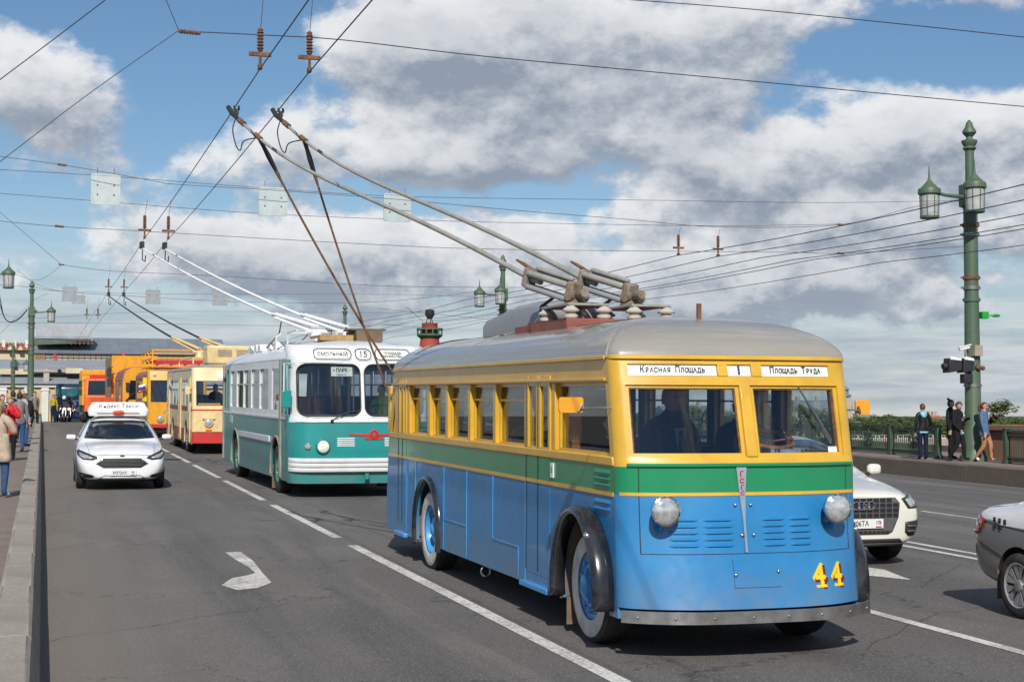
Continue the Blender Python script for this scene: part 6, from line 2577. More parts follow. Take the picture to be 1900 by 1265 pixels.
# interior
m = MB()
m.box(-W2 + .1, W2 - .1, .35, LT - .5, .42, .80)
m.build('chassis', M_darker, teal)
m = MB()
m.box(-W2 + .06, W2 - .06, .3, .75, .80, 1.60)
m.build('dashboard', M_greyplastic, teal, bevel=.04)
for x, y in [(-.72, 2.2), (.72, 1.5)] + [(s_ * .78, 3.1 + .95 * k) for k in range(5) for s_ in (-1, 1)]:
    m = MB()
    m.box(x - .35, x + .35, y - .2, y + .22, 1.2, 1.34).box(x - .35, x + .35, y + .2, y + .28, 1.34, 1.95).box(x - .25, x + .25, y - .1, y + .1, .8, 1.2)
    m.build('passenger_seat', M_red if y > 2 else M_seat, teal, bevel=.03)
m = MB()
m.box(-W2 + .06, W2 - .06, .4, LT - .6, TG - .02, TG)
m.build('ceiling_lining', M_rubberstrip, teal)
m = MB()
m.box(.1, .16, 1.9, 1.95, .8, 2.7).box(.16, 1.15, 1.9, 1.95, .8, 1.6)
m.build('cab_screen', M_panelgrey, teal)
m = MB()
for y in (2.6, 5, 7.4):
    for x in (-.38, .38): m.tube([(x, y, .8), (x, y, 2.7)], .018, 8)
m.build('grab_pole', M_chrome, teal)
m = MB()
T = Matrix.Translation((.62, .92, 1.68)) @ Matrix.Rotation(R(25), 4, 'X')
m.tube([T @ Vector((.26 * math.cos(a), .26 * math.sin(a), 0)) for a in [6.283 * k / 24 for k in range(24)]], .02, 6, closed=True)
m.tube([T @ Vector((0, 0, 0)), T @ Vector((0, 0, -.8))], .03, 8)
m.build('steering_wheel', M_plastic, teal)
m = MB()
tr_.patch(m, -W2, W2, .3, TBELT, 0, .04, 14, 4)
m.build('rear_panel', M_tealpaint, teal, 50)
m = MB()
tr_.patch(m, -W2, W2, TBELT, 1.8, 0, .04, 14, 1)
tr_.patch(m, -W2, W2, 2.5, TG, 0, .04, 14, 1)
tr_.patch(m, -W2, -.8, 1.8, 2.5, 0, .04, 6, 1)
tr_.patch(m, .8, W2, 1.8, 2.5, 0, .04, 6, 1)
m.build('rear_frame', M_tealwhite, teal, 50)
m = MB()
m.box(-W2 - .012, -W2 - .001, 8.30, 8.70, 1.28, 1.56)
m.build('notice_plate', M_panelgrey, teal)


# ------------------------------------------------------------------ cream and red trolleybus
CX, CY = 5.85, 51.0
cream = thing('trolleybus', (CX, CY, deck(CY)), 'cream and red trolleybus behind the teal one, with a big box on its roof', 'trolleybus', rx=GRADE)
W3 = 1.25
cf = Front(W3, .10, [(.25, 0, .05), (1.5, .0, .06), (2.2, .12, .05), (2.9, .30, .05)])
LC = 10.8
cr = Front(W3, .15, [(.3, -LC, .05), (2.9, -LC + .1, .05)], sgn=-1)
CS, CB0, CB1, CW1, CG = .32, 1.36, 1.52, 2.42, 2.72
CFW, CRW = 2.2, 7.6
for sd in (-1, 1):
    xa, xb = sorted((sd * W3, sd * (W3 - .04)))
    m = MB()
    m.prism(arch_poly(cf, cr, W3, .62, CB0, (), .6, .48), xa, xb, 'x')
    pl = arch_poly(cf, cr, W3, CS, CB0, (CFW, CRW), .60, .48)
    m = MB()
    m.prism(pl, xa, xb, 'x')
    m.build('side_panel', M_cream, cream, 30)
    m = MB()
    for a, c in ((cf.y(W3, .5), CFW - .60), (CFW + .60, CRW - .60), (CRW + .60, cr.y(W3, .5))):
        m.prism([(a + .01, CS + .01), (c - .01, CS + .01), (c - .01, .78), (a + .01, .78)], sd * (W3 + .001), sd * (W3 + .010), 'x')
    m.build('side_skirt', M_maroon, cream, 30)
    m = MB()
    m.prism([(cf.y(W3, 1.4), CB0), (cr.y(W3, 1.4), CB0), (cr.y(W3, 1.5), CB1), (cf.y(W3, 1.5), CB1)], xa, xb, 'x')
    m.build('belt_panel', M_maroon, cream, 30)
    m = MB()
    m.prism([(cf.y(W3, CW1), CW1), (cr.y(W3, CW1), CW1), (cr.y(W3, CG), CG), (cf.y(W3, CG), CG)], xa, xb, 'x')
    m.build('header_panel', M_cream, cream, 30)
    doors = [(.35, 1.35), (3.9, 5.2), (9.0, 10.2)] if sd < 0 else []
    edges = [.25, 1.45, 2.65, 3.85, 5.25, 6.5, 7.75, 8.95, 10.3]
    for a, c in zip(edges[:-1], edges[1:]):
        y0, y1 = a + .06, c - .06
        x0_, x1_ = sorted((sd * (W3 - .002), sd * (W3 - .05)))
        m = MB()
        m.box(x0_, x1_, a, y0, CB1, CW1).box(x0_, x1_, y1, c, CB1, CW1).box(x0_, x1_, y0, y1, CW1 - .05, CW1).box(x0_, x1_, y0, y1, CB1, CB1 + .04)
        fr = m.build('window_frame', M_panelgrey if sd < 0 else M_cream, cream, 0)
        m = MB()
        m.box(sd * (W3 - .03) - .003, sd * (W3 - .03) + .003, y0, y1, CB1 + .04, CW1 - .05)
        m.build('window', G_dark, fr, 0)
        m = MB()
        m.box(x0_, x1_, y0, y1, 2.08, 2.11)
        m.box(x0_, x1_, (y0 + y1) / 2 - .015, (y0 + y1) / 2 + .015, 2.11, CW1 - .05)
        m.build('sash_bar', M_panelgrey, fr, 0)
    for (y0, y1) in doors:
        m = MB()
        x0_, x1_ = -W3 - .012, -W3 + .03
        for a, c in ((y0, (y0 + y1) / 2 - .03), ((y0 + y1) / 2 + .03, y1)):
            m.box(x0_, x1_, a, a + .07, .38, 2.5).box(x0_, x1_, c - .07, c, .38, 2.5)
            for z0, z1 in ((.38, .55), (1.2, 1.34), (2.42, 2.5)): m.box(x0_, x1_, a + .07, c - .07, z0, z1)
        d = m.build('door', M_cream, cream, 0)
        m = MB()
        m.box(-W3 - .004, -W3 - .002, y0 + .07, y1 - .07, .55, 2.42)
        m.build('pane', M_carglass, d, 0)
        m = MB()
        m.box(-W3 - .05, -W3 - .013, y0 - .04, y0 + .03, .38, 2.45)
        m.build('door_edge', M_cream, d, 0)
    x0_, x1_ = sorted((sd * (W3 - .002), sd * (W3 - .05)))
    m = MB()
    m.box(x0_, x1_, cf.y(W3, 2.0), .25, CB1, CW1).box(x0_, x1_, 10.3, cr.y(W3, 2), CB1, CW1)
    m.build('corner_post', M_cream, cream, 0)
    for cy in (CFW, CRW):
        m = MB()
        m.grid([[(x * sd, cy + .605 * math.cos(R(-15 + 210 * k / 16)), .48 + .605 * math.sin(R(-15 + 210 * k / 16))) for k in range(17)] for x in (W3 - .03, .6)])
        m.add([(.6 * sd, cy - .6, .2), (.6 * sd, cy + .6, .2), (.6 * sd, cy + .6, 1.1), (.6 * sd, cy - .6, 1.1)], [(0, 1, 2, 3)])
        m.build('wheel_well', M_darker, cream)
        wheel(cream, sd * (W3 - .17), cy, .48, .28, sd, .58, M_boxgrey, None, .04, 8, 'disc')
m = MB()
cf.patch(m, -W3, W3, .72, 1.40, 0, .04, 16, 4)
m.build('front_panel', M_cream, cream, 50)
m = MB()
cf.patch(m, -W3, W3, .36, .70, .05, .09, 16, 2)
m.build('bumper', M_creamred, cream, 50)
m = MB()
cf.patch(m, -W3, W3, 1.402, 1.44, .008, .04, 16, 1)
m.build('stripe', M_creamred, cream, 50)
m = MB()
cf.patch(m, -W3, W3, 1.442, 1.56, 0, .04, 16, 1)
cf.patch(m, -W3, W3, 2.36, 2.78, 0, .05, 16, 2)
for a, c in ((-W3, -W3 + .13), (-.04, .04), (W3 - .13, W3)): cf.patch(m, a, c, 1.56, 2.36, 0, .05, 4, 2)
m.build('front_frame', M_cream, cream, 50)
for a, c in ((-W3 + .13, -.04), (.04, W3 - .13)):
    m = MB()
    cf.patch(m, a, c, 1.56, 2.36, -.02, .005, 4, 2)
    w = m.build('windscreen', G_clear, cream, 50)
    m = MB()
    for z0, z1 in ((1.56, 1.585), (2.335, 2.36)): cf.patch(m, a, c, z0, z1, -.004, .02, 4, 1)
    cf.patch(m, a, a + .025, 1.585, 2.335, -.004, .02, 1, 2)
    cf.patch(m, c - .025, c, 1.585, 2.335, -.004, .02, 1, 2)
    m.build('gasket', M_plastic, w)
m = MB()
cf.patch(m, -.45, .45, 2.42, 2.68, .03, .04, 8, 1)
sg = m.build('destination_sign', M_sign, cream)
text('sign_text', 'ПАРК 2В', .13, M_greyplastic, sg, (0, cf.y(0, 2.55, .036), 2.55), (R(82), 0, 0), .001, .002)
for x in (-.72, .72):
    T = Matrix.Translation((x, cf.y(x, 1.02), 1.02)) @ Matrix.Rotation(R(90), 4, 'X')
    m = MB()
    m.lathe([(.15, 0), (.15, .05), (.13, .07), (.12, .05)], 20, T, caps=False)
    m.box(x - .2, x + .2, cf.y(x, 1) - .06, cf.y(x, 1), 1.13, 1.19)
    h_ = m.build('headlight', M_cream, cream)
    m = MB()
    m.lathe([(.125, .05), (.08, .08), (0, .09)], 18, T, caps=False)
    m.build('lens', M_lens, h_, 60)
    m = MB()
    m.cbox((x, cf.y(x, .8) - .02, .80), (.20, .05, .07))
    m.build('turn_signal', M_reflector, cream, bevel=.015)
m = MB()
m.tube([(.1, cf.y(.1, 1.5, .03), 1.50), (.3, cf.y(.3, 1.45, .05), 1.42), (.42, cf.y(.42, 1.5, .04), 1.50)], .02, 6)
m.build('wiper', M_plastic, cream)
m = MB()
cf.patch(m, -1.05, -.35, 1.575, 1.64, -.06, .06, 4, 1)
m.build('orange_vest', M_reflector, cream)
out3 = [(x, cf.y(x, CG), CG) for x in cf.xs(-W3, W3, 14)]
out3 += [(W3, y, CG) for y in (2, 4, 6, 8, 10)] + [(x, cr.y(x, CG), CG) for x in reversed(cr.xs(-W3, W3, 10))] + [(-W3, y, CG) for y in (10, 8, 6, 4, 2)]
m = MB()
rows = [[(p[0], p[1], CG - .02) for p in out3]]
for s in (0, .02, .06, .12, .22, .38, .6, .85, .98):
    rows.append([(x * (1 - s), y + (min(max(y, 1.3), LC - 1.3) - y) * s ** .7, CG + .22 * (1 - (1 - s) ** 2.4) ** (1 / 1.8)) for x, y, _ in out3])
m.grid(rows, closed=True)
m.build('roof', M_rubberstrip, cream, 60)
m = MB()
m.box(-.70, 1.0, .9, 2.3, CG + .20, CG + .80)
rb = m.build('roof_box', M_cream, cream, bevel=.05)
m = MB()
for k in range(5):
    for a in (-.35, .25): m.box(a, a + .45, .885, .899, CG + .44 + .05 * k, CG + .47 + .05 * k)
m.build('vent_slats', M_rubberstrip, rb)
for x in (-1.0, 1.0):
    m = MB()
    m.tube([(x, 2.5, CG + .22), (x, 2.5, CG + .42), (x, 8, CG + .42), (x, 8, CG + .2)], .025, 6)
    m.build('roof_rail', M_cream, cream)
m = MB()
m.tube([(-1.0, 2.5, CG + .42), (1.0, 2.5, CG + .42)], .025, 6)
m.build('roof_rail', M_cream, cream)
simple_poles(cream, CX, CY, [(-.75, 3.0), (.35, 3.0)], [(2.38, 61.5), (2.94, 61.5)], CG + .62, 5.62, .034, M_plastic, M_cream, 2.0, .10)
m = MB()
m.box(-W3 + .1, W3 - .1, .4, LC - .4, .42, .78).box(-W3 + .1, W3 - .1, .15, .5, .8, 1.40)
m.build('chassis', M_darker, cream)
for x, y in [(.6, 1.2), (-.6, 2.6)] + [(s_ * .75, 3.5 + 1.0 * k) for k in range(6) for s_ in (-1, 1)]:
    m = MB()
    m.box(x - .35, x + .35, y - .2, y + .22, 1.1, 1.25).box(x - .35, x + .35, y + .2, y + .28, 1.25, 1.9)
    m.build('passenger_seat', M_seat, cream)
m = MB()
cr.patch(m, -W3, W3, .3, 1.5, 0, .04, 10, 2)
cr.patch(m, -W3, W3, 2.4, CG, 0, .04, 10, 2)
cr.patch(m, -W3, -.9, 1.5, 2.4, 0, .04, 10, 2)
cr.patch(m, .9, W3, 1.5, 2.4, 0, .04, 10, 2)
m.build('rear_panel', M_cream, cream, 50)
m = MB()
m.tube([(-W3 - .02, .2, 2.2), (-W3 - .14, .05, 2.2)], .015, 6)
m.box(-W3 - .22, -W3 - .07, .0, .06, 1.92, 2.18)
m.build('mirror', M_cream, cream, bevel=.02)

# ------------------------------------------------------------------ cars
def car_shell(stations, mat_, root, wheels, wr, hw):
    rings = []
    for (y, zb, w1, wm, zm, ws, zs, wt, zt, zc) in stations:
        half = [(0, zb), (w1 * .7, zb), (w1, zb + .04), (wm, zm), (ws, zs), (wt, zt), (wt * .55, zt + (zc - zt) * .75), (0, zc)]
        ring = [(x, y, z) for x, z in half] + [(-x, y, z) for x, z in reversed(half[1:-1])]
        rings.append(ring)
    m = MB()
    m.grid(rings, closed=True)
    n = len(rings[0])
    for base, rg in ((0, 0), ((len(rings) - 1) * n, 1)):
        for i in range(7):
            a, b_ = i, i + 1
            la, lb = (n - a) % n, (n - b_) % n
            f = [base + a, base + b_, base + lb, base + la]
            f = [q for k, q in enumerate(f) if q not in f[:k]]
            m.f.append(f)
            m.mi.append(0)
    o = m.build('body', [mat_, M_darker], root, 0)
    sub = o.modifiers.new('smooth', 'SUBSURF')
    sub.levels = sub.render_levels = 3
    bake(o)
    me = o.data
    me.polygons.foreach_set('use_smooth', [True] * len(me.polygons))
    bm = bmesh.new()
    bm.from_mesh(me)
    bvh = BVHTree.FromBMesh(bm)
    bm.free()
    for y in wheels:
        for sd in (-1, 1):
            c = MB()
            c.cur = 1
            c.lathe([(wr * 1.16, -.16), (wr * 1.16, .4)], 36, Matrix.Translation((sd * (hw - .12), y, wr * 1.02)) @ Matrix.Rotation(R(90) * sd, 4, 'Y'))
            co = c.build('cutter', [mat_, M_darker])
            co.parent = root
            bpy.context.view_layer.update()
            cut(o, co)
    return o, bvh


def drape(name, poly, axis, sgn, bvh, mat_, parent, off=.004, step=.06, th=.006, smooth=40):
    """a panel with a clean outline laid on the body: poly in (x, z) for axis y, (y, z) for axis x, (x, y) for z"""
    bm = bmesh.new()
    P = {'y': lambda q: (q[0], 0, q[1]), 'x': lambda q: (0, q[0], q[1]), 'z': lambda q: (q[0], q[1], 0)}[axis]
    bm.faces.new([bm.verts.new(P(q)) for q in poly])
    for k in (0, 1):
        lo, hi = min(q[k] for q in poly), max(q[k] for q in poly)
        nrm = {'y': ((1, 0, 0), (0, 0, 1)), 'x': ((0, 1, 0), (0, 0, 1)), 'z': ((1, 0, 0), (0, 1, 0))}[axis][k]
        n = max(1, int((hi - lo) / step))
        for i in range(1, n):
            c = lo + (hi - lo) * i / n + 1e-4
            bmesh.ops.bisect_plane(bm, geom=bm.verts[:] + bm.edges[:] + bm.faces[:], plane_co=[c * v for v in nrm], plane_no=nrm)
    d = {'y': Vector((0, -sgn, 0)), 'x': Vector((-sgn, 0, 0)), 'z': Vector((0, 0, -sgn))}[axis]
    for v in bm.verts:
        o = v.co - d * 9
        if axis == 'y': o = v.co + Vector((0, sgn * 9, 0))
        hit, nr, idx, dist = bvh.ray_cast(o, d)
        if hit is None:
            hit, nr, idx, dist = bvh.find_nearest(v.co if axis != 'y' else v.co)
        if nr.dot(d) > 0: nr = -nr
        v.co = hit + nr * off
    me = bpy.data.meshes.new(name)
    bmesh.ops.recalc_face_normals(bm, faces=bm.faces)
    if bm.faces and sum((f.normal.dot(d) for f in bm.faces)) > 0:
        bmesh.ops.reverse_faces(bm, faces=bm.faces)
    bm.to_mesh(me)
    bm.free()
    me.materials.append(mat_)
    me.polygons.foreach_set('use_smooth', [True] * len(me.polygons))
    o = link(name, me, parent)
    s = o.modifiers.new('thickness', 'SOLIDIFY')
    s.thickness = th
    s.offset = 1
    return o


def mir(poly): return [(-q[0], q[1]) for q in reversed(poly)]


def plate(root, s, reg, x, y, z, size=.52, name='number_plate', tilt=0.0):
    m = MB()
    m.box(-size / 2, size / 2, -.006, .006, -.056, .056)
    p = m.build(name, M_plate, root, bevel=.004, loc=(x, y, z))
    p.rotation_euler = (tilt, 0, 0)
    text('plate_text', s, .088, M_plastic, p, (-size * .13, -.0075, 0), ext=.001, bold=.001, sx=.85)
    text('plate_region', reg, .06, M_plastic, p, (size * .37, -.0075, .01), ext=.001, bold=.001, sx=.8)
    m = MB()
    m.box(size * .30, size * .45, -.0085, -.0062, -.046, -.030)
    m.build('plate_flag', M_red, p)
    return p


# white taxi in the left lane
XT, YT = 1.60, 33.3
taxi = thing('taxi', (XT, YT, deck(YT)), 'white hatchback taxi with a white roof sign, driving in the left lane', 'car', rx=GRADE)
ST = [(0.0, .26, .50, .66, .45, .62, .58, .45, .66, .69), (.06, .22, .66, .80, .47, .77, .63, .58, .72, .755), (.22, .19, .78, .885, .50, .85, .70, .63, .795, .83),
      (.55, .18, .84, .91, .53, .885, .80, .66, .88, .925), (.95, .17, .86, .915, .55, .90, .86, .71, .92, .96), (1.20, .17, .86, .915, .56, .90, .90, .77, .945, .985), (1.34, .17, .86, .915, .56, .90, .92, .77, 1.02, 1.06),
      (1.75, .17, .86, .915, .56, .90, .95, .70, 1.27, 1.31), (2.1, .17, .86, .915, .56, .90, .97, .63, 1.44, 1.49), (2.5, .17, .86, .915, .56, .90, .99, .59, 1.475, 1.525), (3.1, .17, .86, .915, .56, .90, 1.0, .58, 1.45, 1.50),
      (3.6, .18, .86, .91, .57, .89, 1.0, .57, 1.36, 1.41), (4.0, .2, .84, .90, .6, .87, .98, .58, 1.14, 1.19), (4.28, .24, .78, .86, .6, .83, .92, .60, .99, 1.02), (4.38, .3, .6, .72, .6, .70, .8, .5, .88, .9)]
body, bv = car_shell(ST, M_carwhite, taxi, (.92, 3.55), .31, .915)
drape('windscreen', [(-.735, 1.035), (-.3, 1.01), (.3, 1.01), (.735, 1.035), (.70, 1.13), (.585, 1.375), (.3, 1.40), (-.3, 1.40), (-.585, 1.375), (-.70, 1.13)], 'y', -1, bv, M_carglass, taxi, .003)
for p in ([(-.90, .835), (-.80, .80), (-.50, .685), (-.49, .655), (-.60, .62), (-.78, .635), (-.875, .71)],):
    for q in (p, mir(p)):
        h_ = drape('headlight', q, 'y', -1, bv, M_plastic, taxi, .004, .05)
        cx = sum(a for a, _ in q) / len(q)
        sg_ = 1 if cx > 0 else -1
        drape('lens', [(sg_ * .84, .765), (sg_ * .58, .672), (sg_ * .60, .645), (sg_ * .77, .655), (sg_ * .83, .70)][::sg_], 'y', -1, bv, M_lens, h_, .013, .05)
g_ = drape('grille', [(-.51, .545), (-.37, .645), (.37, .645), (.51, .545), (.37, .465), (-.37, .465)], 'y', -1, bv, M_plastic, taxi, .004, .04)
for k in range(6):
    z = .485 + .028 * k
    w = .36 + (.13 * (1 - abs(z - .55) / .09))
    drape('grille_slat', [(-w, z - .005), (w, z - .005), (w, z + .005), (-w, z + .005)], 'y', -1, bv, M_greyplastic, g_, .014, .06)
drape('grille_rim', [(-.53, .545), (-.385, .66), (.385, .66), (.53, .545), (.50, .545), (.37, .648), (-.37, .648), (-.50, .545)], 'y', -1, bv, M_chrome, taxi, .006, .05)
for q in ([(-.87, .385), (-.60, .325), (-.55, .30), (-.60, .265), (-.80, .265), (-.855, .31)],):
    for qq in (q, mir(q)): drape('fog_recess', qq, 'y', -1, bv, M_plastic, taxi, .004, .05)
drape('lower_grille', [(-.50, .235), (-.36, .315), (.36, .315), (.50, .235)], 'y', -1, bv, M_greyplastic, taxi, .004, .05)
drape('splitter', [(-.80, .215), (.80, .215), (.78, .19), (-.78, .19)], 'y', -1, bv, M_plastic, taxi, .006, .06)
b = MB()
b.ell((0, .02, .70), .06, .02, .024)
b.build('badge', M_plastic, taxi)
plate(taxi, 'М272АХ', '78', 0.02, -.022, .36)
for sd in (-1, 1):
    m = MB()
    m.box(sd * 1.0 - .10, sd * 1.0 + .10, 1.40, 1.50, 1.005, 1.115)
    mm = m.build('mirror', M_carwhite, taxi, bevel=.045, seg=3)
    m = MB()
    m.bar((sd * .86, 1.45, 1.0), (sd * .95, 1.45, 1.03), .05, .04)
    m.build('mirror_foot', M_plastic, mm)
    drape('side_window', [(1.62, 1.04), (2.55, 1.06), (2.55, 1.38), (2.3, 1.375), (1.95, 1.25)], 'x', sd, bv, M_carglass, taxi, .003)
    drape('side_window', [(2.62, 1.06), (3.55, 1.08), (3.75, 1.16), (3.4, 1.32), (2.62, 1.38)], 'x', sd, bv, M_carglass, taxi, .003)
    drape('door_gap', [(1.5, .30), (1.515, .30), (1.56, 1.0), (1.545, 1.0)], 'x', sd, bv, M_dark, taxi, .002, .05, .002)
    drape('door_gap', [(2.58, .30), (2.595, .30), (2.60, 1.0), (2.585, 1.0)], 'x', sd, bv, M_dark, taxi, .002, .05, .002)
    drape('sill_trim', [(1.35, .22), (3.1, .22), (3.1, .30), (1.35, .30)], 'x', sd, bv, M_plastic, taxi, .003, .06)
    for y in (.92, 3.55): wheel(taxi, sd * .80, y, .31, .20, sd, .66, M_alloy, None, 0, 5, 'spokes')
    drape('bonnet_gap', [(sd * .645, .14), (sd * .651, .14), (sd * .71, 1.1), (sd * .704, 1.1)], 'z', 1, bv, M_dark, taxi, .002, .08, .002)
drape('bonnet_gap', [(-.62, .705), (-.3, .725), (.3, .725), (.62, .705), (.62, .713), (.3, .733), (-.3, .733), (-.62, .713)], 'y', -1, bv, M_dark, taxi, .002, .06, .002)
m = MB()
for sd in (-1, 1):
    m.tube([(sd * .1, 1.28, 1.04), (sd * .1 - .28, 1.33, 1.085), (sd * .1 - .5, 1.36, 1.09)], .01, 5)
m.build('wiper', M_plastic, taxi)
m = MB()
rows = []
for z, w, y0, y1 in ((1.50, .62, 2.0, 2.5), (1.60, .645, 1.98, 2.5), (1.635, .645, 1.98, 2.5), (1.64, .635, 2.0, 2.49), (1.775, .56, 2.09, 2.40), (1.80, .52, 2.13, 2.36)):
    rows.append([(-w, y0 + .03, z), (-w + .04, y0, z), (w - .04, y0, z), (w, y0 + .03, z), (w, y1, z), (-w, y1, z)])
m.grid(rows, closed=True)
m.add(rows[-1], [tuple(range(6))])
sg = m.build('roof_sign', M_white, taxi, 25, bevel=.01)
tt = math.atan2(.10, .155)
for s, x, mt in (('Я', -.405, M_red), ('ндекс', -.150, M_ink), ('Такси', .265, M_ink)):
    text('sign_text', s, .135, mt, sg, (x * .95, 2.040, 1.71), (R(90) - tt, 0, 0), .002, 0, .92)
m = MB()
m.ell((.0, 1.955, 1.575), .125, .03, .052)
bd = m.build('taxi_badge', mat('taxi_badge_orange', (.75, .08, .02, 1), .4, var=.05), taxi)
text('badge_text', 'такси', .06, M_maroon, bd, (0, 1.923, 1.575), ext=.002)
m = MB()
m.box(-.45, .45, 1.985, 1.995, 1.545, 1.565)
m.build('sign_slot', M_brown, sg)

# off-white car beyond the blue trolleybus
pa = at(1600, 943, 16.75)
suv = thing('car', (pa.x, 16.75, deck(16.75)), 'off-white car with a large dark grille, half hidden behind the blue trolleybus', 'car', rx=GRADE)
SA = [(0.0, .30, .50, .66, .55, .64, .72, .50, .86, .90), (.05, .26, .70, .79, .56, .77, .74, .62, .90, .945), (.20, .24, .80, .875, .58, .86, .80, .66, .945, .99), (.55, .22, .86, .915, .60, .89, .90, .69, 1.01, 1.05), (.95, .21, .87, .915, .62, .895, .97, .71, 1.06, 1.10),
      (1.20, .21, .87, .915, .62, .895, 1.0, .72, 1.09, 1.13), (1.34, .21, .87, .915, .62, .895, 1.02, .71, 1.15, 1.19), (1.75, .21, .87, .915, .62, .895, 1.05, .67, 1.38, 1.43), (2.1, .21, .87, .915, .62, .895, 1.07, .62, 1.53, 1.58), (2.7, .21, .87, .915, .62, .895, 1.08, .61, 1.56, 1.61),
      (3.4, .22, .87, .915, .64, .89, 1.08, .60, 1.48, 1.53), (3.9, .25, .85, .90, .66, .87, 1.05, .60, 1.25, 1.30), (4.25, .3, .78, .86, .68, .83, .98, .6, 1.05, 1.08), (4.38, .36, .6, .72, .68, .7, .85, .5, .95, .97)]
SA = [(a, b, c, d, e * .96, f, g2 * .96, h2, i * .955, j * .955) for (a, b, c, d, e, f, g2, h2, i, j) in SA]
body, bv = car_shell(SA, M_carcream, suv, (.90, 3.50), .36, .915)
drape('windscreen', [(-.68, 1.13), (-.3, 1.10), (.3, 1.10), (.68, 1.13), (.65, 1.23), (.575, 1.42), (.3, 1.46), (-.3, 1.46), (-.575, 1.42), (-.65, 1.23)], 'y', -1, bv, M_carglass, suv, .003)
g_ = drape('grille', [(-.44, .835), (.44, .835), (.50, .77), (.48, .60), (.40, .43), (.34, .40), (-.34, .40), (-.40, .43), (-.48, .60), (-.50, .77)], 'y', -1, bv, M_greyplastic, suv, .005, .05)
gi = []
for r_ in range(4):
    for c in range(11):
        x, z = -.44 + c * .088, .805 - r_ * .060
        if abs(x) > (.445 if r_ else .38): continue
        gi.append((x, z))
m = MB()
for (x, z) in gi:
    hit = bv.ray_cast(Vector((x, -5, z)), Vector((0, 1, 0)))[0]
    m.box(x - .036, x + .036, hit.y - .0155, hit.y, z - .024, z + .024)
for x in [-.33 + .06 * k for k in range(12)]:
    hit = bv.ray_cast(Vector((x, -5, .43)), Vector((0, 1, 0)))[0]
    m.box(x - .02, x + .02, hit.y - .0155, hit.y, .415, .44)
o = m.build('grille_openings', M_darker, g_)
o['kind'] = 'stuff'
for k in range(4):
    cx = -.099 + .066 * k
    m = MB()
    hit = bv.ray_cast(Vector((0, -5, .80)), Vector((0, 1, 0)))[0]
    m.tube([(cx + .046 * math.cos(a), hit.y - .028 - .002 * (k % 2), .745 + .046 * math.sin(a)) for a in [6.283 * i / 24 for i in range(24)]], .0085, 7, closed=True)
    m.build('emblem_ring', M_chrome, g_)
plate(suv, 'В406ТА', '178', 0, -.026, .53)
for q in ([(.53, .82), (.80, .865), (.865, .84), (.865, .735), (.82, .70), (.62, .70)],):
    for qq in (q, mir(q)):
        h_ = drape('headlight', qq, 'y', -1, bv, M_plastic, suv, .004, .05)
        sx = 1 if qq[0][0] > 0 else -1
        drape('lens', [(sx * .58, .808), (sx * .80, .848), (sx * .848, .83), (sx * .848, .75), (sx * .80, .72), (sx * .64, .715)][::sx], 'y', -1, bv, M_lens, h_, .012, .05)
        drape('lamp_brow', [(sx * .60, .818), (sx * .82, .855), (sx * .83, .843), (sx * .60, .802)][::sx], 'y', -1, bv, M_chrome, h_, .020, .05)
for q in ([(.58, .54), (.84, .565), (.86, .50), (.85, .40), (.80, .37), (.62, .375), (.575, .42)],):
    for qq in (q, mir(q)):
        fr = drape('air_intake', qq, 'y', -1, bv, M_plastic, suv, .004, .05)
        sx = 1 if qq[0][0] > 0 else -1
        for z in (.42, .48): drape('intake_slat', [(sx * .61, z), (sx * .82, z), (sx * .82, z + .022), (sx * .61, z + .022)][::sx], 'y', -1, bv, M_greyplastic, fr, .014, .06)
drape('lower_trim', [(-.56, .30), (.56, .30), (.50, .345), (-.50, .345)], 'y', -1, bv, M_plastic, suv, .004, .05)
drape('skid_plate', [(-.60, .255), (.60, .255), (.56, .295), (-.56, .295)], 'y', -1, bv, M_greyplastic, suv, .006, .05)
for sd in (-1, 1):
    m = MB()
    m.box(sd * .96 - .09, sd * .96 + .09, 1.36, 1.48, 1.03, 1.17)
    mm = m.build('mirror', M_carcream, suv, bevel=.05, seg=3)
    m = MB()
    m.bar((sd * .84, 1.42, 1.03), (sd * .92, 1.42, 1.06), .06, .04)
    m.build('mirror_foot', M_plastic, mm)
    drape('side_window', [(1.62, 1.14), (2.55, 1.16), (2.55, 1.47), (2.2, 1.44), (1.9, 1.33)], 'x', sd, bv, M_carglass, suv, .003)
    drape('side_window', [(2.62, 1.16), (3.7, 1.2), (3.3, 1.40), (2.62, 1.47)], 'x', sd, bv, M_carglass, suv, .003)
    for y in (.90, 3.50): wheel(suv, sd * .795, y, .36, .22, sd, .66, M_alloy, None, 0, 5, 'spokes')
    drape('bonnet_gap', [(sd * .645, .12), (sd * .655, .12), (sd * .72, 1.15), (sd * .71, 1.15)], 'z', 1, bv, M_dark, suv, .002, .08, .002)

